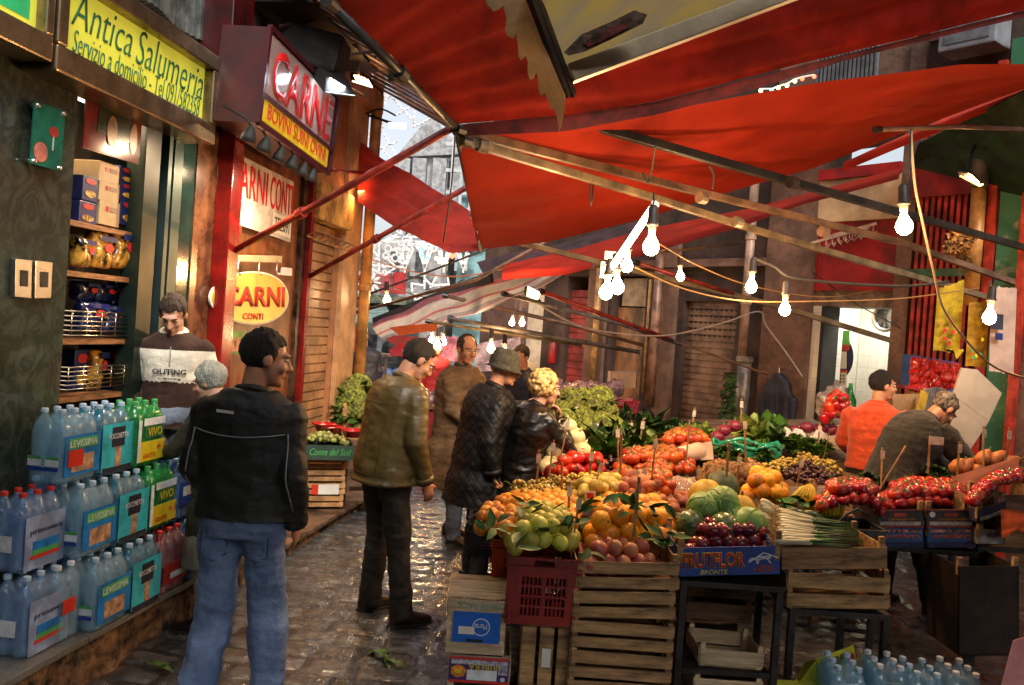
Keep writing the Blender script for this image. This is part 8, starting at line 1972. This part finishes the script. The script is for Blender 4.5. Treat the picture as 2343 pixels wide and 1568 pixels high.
DEN = mat('blue_denim', (.22, .32, .54), rough=.85, var=.3, vs=5, bump=.4, bs=200, col2=(.1, .16, .31)); BRC = mat('brown_coat', (.11, .06, .022), rough=.8, var=.2, vs=8, bump=.2, bs=60)
QLT = mat('quilted_black', (.006, .0055, .006), rough=.55, var=.1, spec=.3); BKL = mat('black_leather', (.007, .006, .006), rough=.32, var=.2, vs=9, bump=.1, bs=60, spec=.5)
BKT = mat('black_trousers', (.016, .014, .012), rough=.75, var=.3); BRS = mat('brown_shoe', (.05, .022, .01), rough=.3, var=.3); BKS = mat('black_shoe', (.012, .01, .01), rough=.25, var=.2)
ORS = mat('orange_sweater', (.52, .055, .006), rough=.9, var=.12, vs=20, bump=.3, bs=150, sheen=.3); GRS = mat('charcoal_sweater', (.014, .012, .011), rough=.9, var=.25, vs=30, bump=.4, bs=120, sheen=.2)
PIPE = mat('jacket_piping', (.3, .33, .33), rough=.4, var=.05); LDEN = mat('pale_denim', (.16, .2, .26), rough=.8, var=.25)
def surf_line(t_, name, m, pts, w, k, jk, th=.003):
    """a thin line laid on the garment: points are dropped on its surface from outside"""
    ob = [c for c in t_.children if c.name.startswith(jk)][0]; bpy.context.view_layer.update()
    out = []
    for (o_, d) in pts:
        hit, loc, nrm, _ = ob.ray_cast(Vector(o_)*k, Vector(d))
        if hit: out.append(loc+nrm*.002)
    if len(out) > 2: Geo().tube(out, w*k, 5).obj(name, m, t_, smooth=True, world=False)
# 1 man in the dark jacket, back to the camera
def ex1(t_, k, K, spine, fr, A, LG_, hp_, hx, hf, hu):
    for s_ in (-1, 1): surf_line(t_, 'pocket_seam', mat('denim_seam', (.03, .05, .1), var=.1), [((s_*.09+a_, -1, b_), (0, 1, 0)) for a_, b_ in ((-.055, .87), (-.055, .83), (-.05, .78), (0, .75), (.05, .78), (.055, .83), (.055, .87))], .003, k, 'trousers')
    surf_line(t_, 'yoke_piping', PIPE, [((u_, -1, 1.305-.015*math.cos(u_*9)), (0, 1, 0)) for u_ in [-.19+i*.02 for i in range(20)]], .0028, k, 'jacket')
    for s_ in (-1, 1): surf_line(t_, 'sleeve_piping', PIPE, [((s_*(.2+.012*i*.25), -1, 1.31-.03*i), (0, 1, 0)) for i in range(12)], .0035, k, 'jacket')
    ob = [c for c in t_.children if c.name.startswith('jacket')][0]
    h_, l_, n_, _ = ob.ray_cast(Vector((-.05, -1, 1.39))*k, Vector((0, 1, 0)))
    if h_: Geo().box(l_+Vector((0, -.004, 0)), (.075, .006, .012), Matrix.Rotation(.05, 3, 'Y')).obj('small_logo', PWHITE, t_, world=False)
person('man seen from behind in a black jacket with pale piping and blue jeans', 556, 3.75, 1.79, -6, lean=3, head=(8, -56), px_y=1200, arms=(((-.215, -.06, 1.13), (-.15, .14, .98)), ((.215, -.05, 1.12), (.21, .06, .9))),
       legs=(((-.115, .03, .5), (-.14, -.1, .09)), ((.11, .07, .5), (.15, .06, .085))), top=dict(m=BLJ, off=.045, sleeve=.075, cuff=.05, fold=.02), hem=.88, pants=dict(m=DEN, lo=.08, r=.086, off=.006, fold=.024), shoes=BRS, hair='short', hairm=HBLK, vox=.0075, girth=1.02, extra=ex1, hw=1.02)
# 2 old woman behind him, reaching for the bottles
def ex2(t_, k, K, spine, fr, A, LG_, hp_, hx, hf, hu):
    g = Geo().rings([(K(spine(t)), Vector((1, 0, 0)), Vector((0, 1, 0)), a*k, a*.8*k, .9) for t, a in ((-.95, .24), (-.6, .22), (-.2, .19), (.1, .17))]); link('skirt', remesh(g, 'skirt', .012, 2), mat('grey_beige_skirt', (.2, .18, .14), rough=.85, var=.2), t_, world=False)
person('old woman with short grey hair and dark olive coat touching the green bottle pack', 512, 4.95, 1.56, 72, lean=10, head=(16, 10), px_y=900, arms=(((-.2, .2, 1.16), (-.12, .46, 1.09)), ((.24, .12, 1.13), (.15, .3, 1.26))), hand={0: dict(n=(0, 0, -1), curl=.12, th=(1, 0, 0)), 1: dict(curl=1.0, n=(-1, 0, 0))},
       top=dict(m=mat('olive_black_coat', (.022, .024, .014), rough=.7, var=.2), off=.035, fold=.016, name='coat'), hem=.6, shoes=BKS, hair='bob', hairm=HGRY, skin=SKINP, extra=ex2, vox=.008)
# 3 boy in the brown and white pullover
def ex3(t_, k, K, spine, fr, A, LG_, hp_, hx, hf, hu):
    M = pmat(t_); y_ = .165
    ob = [c for c in t_.children if c.name.startswith('pullover')][0]
    def pt(x_, z_):
        h_, l_, n_, _ = ob.ray_cast(Vector((x_, 1, z_))*k, Vector((0, -1, 0))); return M @ (l_+Vector((0, .004, 0)) if h_ else K((x_, y_, z_)))
    for s_, a, b, z0, z1 in (('OUTING', .1, -.1, 1.21, 1.245), ('iceboxing', .06, -.07, 1.175, 1.195)):
        text(s_, [pt(a, z0), pt(b, z0), pt(b, z1), pt(a, z1)], mat('print_charcoal', (.03, .03, .04)), t_, lift=.022, bold=.03)
    Geo().bar(K((0, .155, 1.38)), K((0, .168, 1.27)), .006, .006).obj('zip', STEEL, t_, world=False)
person('young shop boy in a brown and white pullover looking down behind the bottles', 392, 5.35, 1.72, 194, lean=8, zg=.25, head=(34, -4), px_y=900, arms=(((-.24, .0, 1.12), (-.2, .14, .9)), ((.24, .0, 1.12), (.2, .16, .92))),
       top=dict(m=mat('brown_knit', (.045, .018, .01), rough=.9, var=.2, bump=.3, bs=150), off=.03, fold=.014, band=(1.155, 1.36, mat('cream_knit', (.8, .74, .6), rough=.9, var=.1, bump=.3, bs=150)), collar=mat('cream_knit', (1, 1, 1)), name='pullover', cr=.024), hem=.86, pants=dict(m=LDEN), shoes=BRS, hair='boy', hairm=HBRN, skin=SKINP, extra=ex3, vox=.0075)
# 4 man in the olive leather jacket
def ex4(t_, k, K, spine, fr, A, LG_, hp_, hx, hf, hu):
    surf_line(t_, 'yoke_seam', mat('seam_dark', (.05, .03, .01), var=.05), [((u_, -1, 1.32), (0, 1, 0)) for u_ in [-.19+i*.02 for i in range(20)]], .002, k, 'jacket')
    surf_line(t_, 'back_seam', mat('seam_dark', (1, 1, 1)), [((0.0, -1, 1.31-.04*i), (0, 1, 0)) for i in range(11)], .0018, k, 'jacket')
    surf_line(t_, 'hem_seam', mat('seam_dark', (1, 1, 1)), [((u_, -1, .9), (0, 1, 0)) for u_ in [-.19+i*.02 for i in range(20)]], .002, k, 'jacket')
    surf_line(t_, 'side_seam', mat('seam_dark', (1, 1, 1)), [((.13, -1, 1.27-.04*i), (0, 1, 0)) for i in range(10)], .0018, k, 'jacket')
person('man in an olive leather jacket with glasses bending his head toward the stall', 868, 5.3, 1.80, -52, lean=13, head=(34, -12), px_y=1400, arms=(((-.25, .06, 1.1), (-.2, .2, .88)), ((.25, .02, 1.1), (.23, .12, .86))),
       legs=(((-.12, .02, .5), (-.17, .02, .085)), ((.11, .03, .5), (.17, .05, .085))), top=dict(m=LEA, off=.045, sleeve=.078, cuff=.052, fold=.014, collar=LEA, bell=.05), hem=.84, pants=dict(m=mat('dark_brown_trousers', (.022, .016, .01), rough=.8, var=.3), lo=.072), shoes=BRS, hair='short', hairm=HBLK, vox=.0075, glasses=True, girth=1.1, extra=ex4)
# 5 tall man in the brown coat
person('man in long brown coat with glasses and receding hair behind the hat man', 1030, 7.4, 1.80, -118, lean=3, head=(8, -30), px_y=1220, arms=(None, ((.24, .08, 1.12), (.14, .26, 1.0))), legs=(((-.11, .03, .5), (-.13, -.08, .09)), ((.11, .05, .5), (.14, .12, .085))),
       top=dict(m=BRC, off=.06, sleeve=.08, cuff=.055, fold=.02, bell=.07, collar=mat('dark_corduroy', (.03, .02, .015), rough=.8), name='coat', cr=.024), hem=.46, pants=dict(m=LDEN), shoes=BRS, hair='receding', hairm=HBRN, glasses=True, girth=1.12)
# 6 man in the bucket hat, quilted coat, umbrella
def ex6(t_, k, K, spine, fr, A, LG_, hp_, hx, hf, hu):
    W_ = A[1][2]; d = (A[1][2]-A[1][1]).normalized(); c = W_+d*.07; up = Vector((-.03, -.1, 1)).normalized()
    u_ = Geo().tube([K(c+up*.42), K(c+up*.12)], [.011*k, .013*k], 8).obj('umbrella_handle', mat('cane_wood', (.16, .06, .02), rough=.3, var=.3), t_, smooth=True, world=False)
    Geo().tube([K(c+up*.12), K(c-up*.1), K(c-up*.34), K(c-up*.45)], [.014*k, .024*k, .018*k, .004*k], 10).obj('folded_umbrella', mat('umbrella_plaid', (.03, .05, .03), rough=.6, var=.8, vs=30, col2=(.12, .05, .02)), t_, smooth=True, world=False)
person('man in an olive bucket hat and black quilted coat holding a folded umbrella', 1085, 6.1, 1.72, -72, lean=12, head=(12, -8), px_y=1340, arms=(((-.24, .14, 1.12), (-.14, .34, 1.08)), ((.27, -.05, 1.08), (.27, .0, .86))), hand={1: dict(curl=1.1, n=(0, 1, 0), th=(0, 1, 1))},
       top=dict(m=QLT, off=.062, sleeve=.085, cuff=.06, fold=.014, quilt=1, bell=.09, name='coat', cr=.026), hem=.62, pants=dict(m=BKT, lo=.07), shoes=BKS, hair='hat', hairm=HGRY, girth=1.16, skin=SKIN, extra=ex6)
# 7 blonde woman, hand on chin
person('blonde curly haired woman in a black leather coat resting her chin on her hand', 1190, 6.0, 1.60, -66, lean=19, head=(6, -6), px_y=1160, arms=(((-.18, .26, 1.12), (-.02, .34, 1.3)), ((.2, .3, 1.12), (.03, .27, 1.36))), hand={1: dict(d=(-.4, -.15, 1), curl=.7, n=(0, -1, 0), th=(0, -1, 1)), 0: dict(curl=.8, d=(1, 0, .2), n=(0, -1, 0))},
       top=dict(m=BKL, off=.045, sleeve=.074, cuff=.055, fold=.022, bell=.08, name='coat', cr=.026), hem=.5, pants=dict(m=BKT), shoes=BKS, hair='curly', hairm=HBLD, skin=SKINP, girth=1.12, vox=.0075)
# 8 far vendor
person('far vendor in a dark vest facing the street with a paper in hand', 1192, 9.0, 1.72, 150, lean=6, head=(12, -10), px_y=950, arms=(((-.22, .12, 1.12), (-.1, .36, 1.12)), ((.22, .12, 1.12), (.12, .38, 1.1))), top=dict(m=mat('navy_vest', (.015, .02, .05), rough=.7, var=.2), off=.035, band=(2, 3, SKIN)), hem=.85, pants=dict(m=BKT), shoes=BKS, hair='short', hairm=HBLK, vox=.011)
pc = thing('paper_bag', P(1150, 955, 8.6), 'crumpled brown paper in the hands of the far vendor', 'paper'); sheet([(1140, 962, 8.55), (1162, 935, 8.5)], [(1158, 970, 8.65), (1178, 948, 8.65)], nu=8, nv=8, sag=-.02, fold=.02).obj('sheet', MATS['pale_paper'], pc, smooth=True)
# 9 vendor in the orange sweater
person('vendor in an orange sweater seen from behind looking right', 1998, 7.0, 1.74, -22, lean=2, head=(0, -62), px_y=1050, arms=(((-.25, .05, 1.13), (-.16, .26, 1.02)), ((.25, .06, 1.13), (.2, .28, 1.04))), top=dict(m=ORS, off=.035, sleeve=.075, fold=.018, name='sweater'), hem=.88, pants=dict(m=BKT), shoes=BKS, hair='short', hairm=HBLK, girth=1.14, vox=.009, hw=1.08)
# 10 vendor bending over the tomatoes
person('grey haired vendor in a charcoal sweater bending over the tomatoes', 2066, 6.25, 1.78, -72, lean=46, head=(46, 0), px_y=1080, arms=(((-.2, .55, 1.02), (-.12, .66, .86)), ((.22, .42, 1.0), (.16, .62, .9))), top=dict(m=GRS, off=.04, sleeve=.084, fold=.018, name='sweater', collar=mat('navy_collar', (.02, .02, .04))), hem=.88, pants=dict(m=BKT), shoes=BKS, hair='short', hairm=HSALT, girth=1.12, vox=.0085, legs=(((-.12, .05, .5), (-.16, .02, .085)), ((.12, .08, .48), (.16, .2, .085))))
# 11-13 far people
def cap_(t_, k, K, spine, fr, A, LG_, hp_, hx, hf, hu):
    Geo().rings([(hp_((0, -.01, z)), hx, hf, a*k, a*1.2*k, 1) for a, z in ((.088, .03), (.092, .07), (.08, .11), (.03, .13))]).obj('cap', mat('dark_cap', (.03, .03, .04), rough=.8), t_, smooth=True, world=False); Geo().ball(hp_((0, .12, .04)), [.06*k, .05*k, .006*k], 10, 5).obj('peak', mat('dark_cap', (1, 1, 1)), t_, smooth=True, world=False)
person('far man in a dark puffer jacket and cap walking away beyond the drainpipe', 828, 12.6, 1.72, 20, lean=8, head=(8, 30), px_y=880, top=dict(m=mat('navy_puffer', (1, 1, 1)), off=.07, sleeve=.085, fold=.02), hem=.8, pants=dict(m=BKT), shoes=BKS, hair='short', hairm=HSALT, vox=.014, extra=cap_)
person('tiny distant person in a dark top and blue jeans on the far square', 898, 19, 1.72, 200, px_y=820, top=dict(m=BLJ, off=.04), pants=dict(m=DEN), shoes=BKS, hairm=HBLK, vox=.016)
person('distant person in a red jacket between the leather jacket man and the brown coat man', 992, 12, 1.68, -150, px_y=860, top=dict(m=mat('red_jacket', (.5, .02, .02), rough=.7, var=.1), off=.05), pants=dict(m=BKT), shoes=BKS, hairm=HBLK, vox=.014)
# far trestle, goods and clutter on the square
for (x, y, Y, lab) in ((870, 812, 17, 'bare wooden trestle table on the far square'), (805, 870, 12.2, 'small white topped table with goods at the far left')):
    a, b = P(x-18, y, Y), P(x+18, y, Y); t_ = thing('trestle_table', Vector((a.x, Y, 0)), lab, 'table'); Geo().box(((a.x+b.x)/2, Y+.3, a.z), (b.x-a.x, .7, .05)).obj('table_top', mat('far_wood', (.45, .3, .18), var=.2) if Y > 15 else PWHITE, t_)
    for xx in (a.x+.04, b.x-.04): Geo().box((xx, Y+.05, a.z/2), (.05, .05, a.z)).obj('leg', mat('far_wood', (1, 1, 1)), t_)
fst = thing('stall_table', P(975, 935, 11), 'far stall with crimson cloth front behind the leather jacket man', 'table'); a, b = P(960, 930, 10.5), P(1015, 930, 10.5)
Geo().quad(a, b, Vector((b.x, 10.5, .05)), Vector((a.x, 10.5, .05)), th=.03).obj('cloth_front', mat('crimson_cloth', (.25, .01, .03), rough=.8, var=.2), fst); Geo().box(((a.x+b.x)/2, 11, a.z), (b.x-a.x+.1, 1.1, .04)).obj('table_top', SLD, fst)
random.seed(8)
for i in range(14):
    o = bpy.data.objects.new('bagged_vegetables', BAGM); COL.objects.link(o); o.location = P(random.uniform(965, 1012), 922, 10.8)+Vector((0, random.uniform(-.2, .4), random.uniform(0, .12))); o.rotation_euler = [random.uniform(-1, 1) for _ in range(3)]; o.scale = [random.uniform(.6, .9)]*3
    tag(o, 'small wrapped goods on the crimson far stall', 'bag', 'wrapped goods on the crimson far stall')
scl = thing('hanging_scale', P(1208, 852, 9.4), 'round dial scale behind the far vendor', 'scale'); Geo().lathe([(.001, 0), (.1, 0), (.11, .02), (.11, .06), (.001, .06)], 20, P(1210, 850, 9.6), Matrix.Rotation(math.pi/2, 3, 'X')).obj('dial', mat('dial_dim', (.3, .28, .25), rough=.3), scl); Geo().tube([P(1210, 870, 9.6), P(1208, 930, 9.6)], .02, 8).obj('stand', GPO, scl)
mb = thing('motor_scooter', P(1440, 985, 9.2), 'dark covered scooter parked between the romanesco and the shutter', 'scooter'); c = P(1452, 940, 9.2); random.seed(1)
g = Geo(); g.rings([(Vector((c.x-.3+.16*i, 9.3, z)), Vector((0, 1, 0)), Vector((0, 0, 1)), .16, h_, .8) for i, (z, h_) in enumerate(((.55, .12), (.7, .2), (.85, .3), (.8, .28), (.7, .2), (.6, .12)))]); link('body', remesh(g, 'body', .03, 2, lambda v, n_: .03*fbm(v.x*5, v.y*5, v.z*5)), mat('scooter_dark', (.02, .015, .02), rough=.35, var=.3, coat=.3), mb)
Geo().tube([Vector((c.x-.2, 9.2, .95)), Vector((c.x-.3, 9.1, 1.25)), Vector((c.x-.42, 9.05, 1.3))], .015, 8).obj('handlebar', GPO, mb, smooth=True); Geo().ball((c.x-.28, 9.02, 1.36), (.06, .015, .04), 12, 8).obj('mirror', STEEL, mb, smooth=True)
for dx in (-.35, .45): Geo().lathe([(.12, -.05), (.24, -.05), (.27, 0), (.24, .05), (.12, .05)], 20, (c.x+dx, 9.3, .27), Matrix.Rotation(math.pi/2, 3, 'X')).obj('wheel', BLACK, mb, smooth=True)
pass
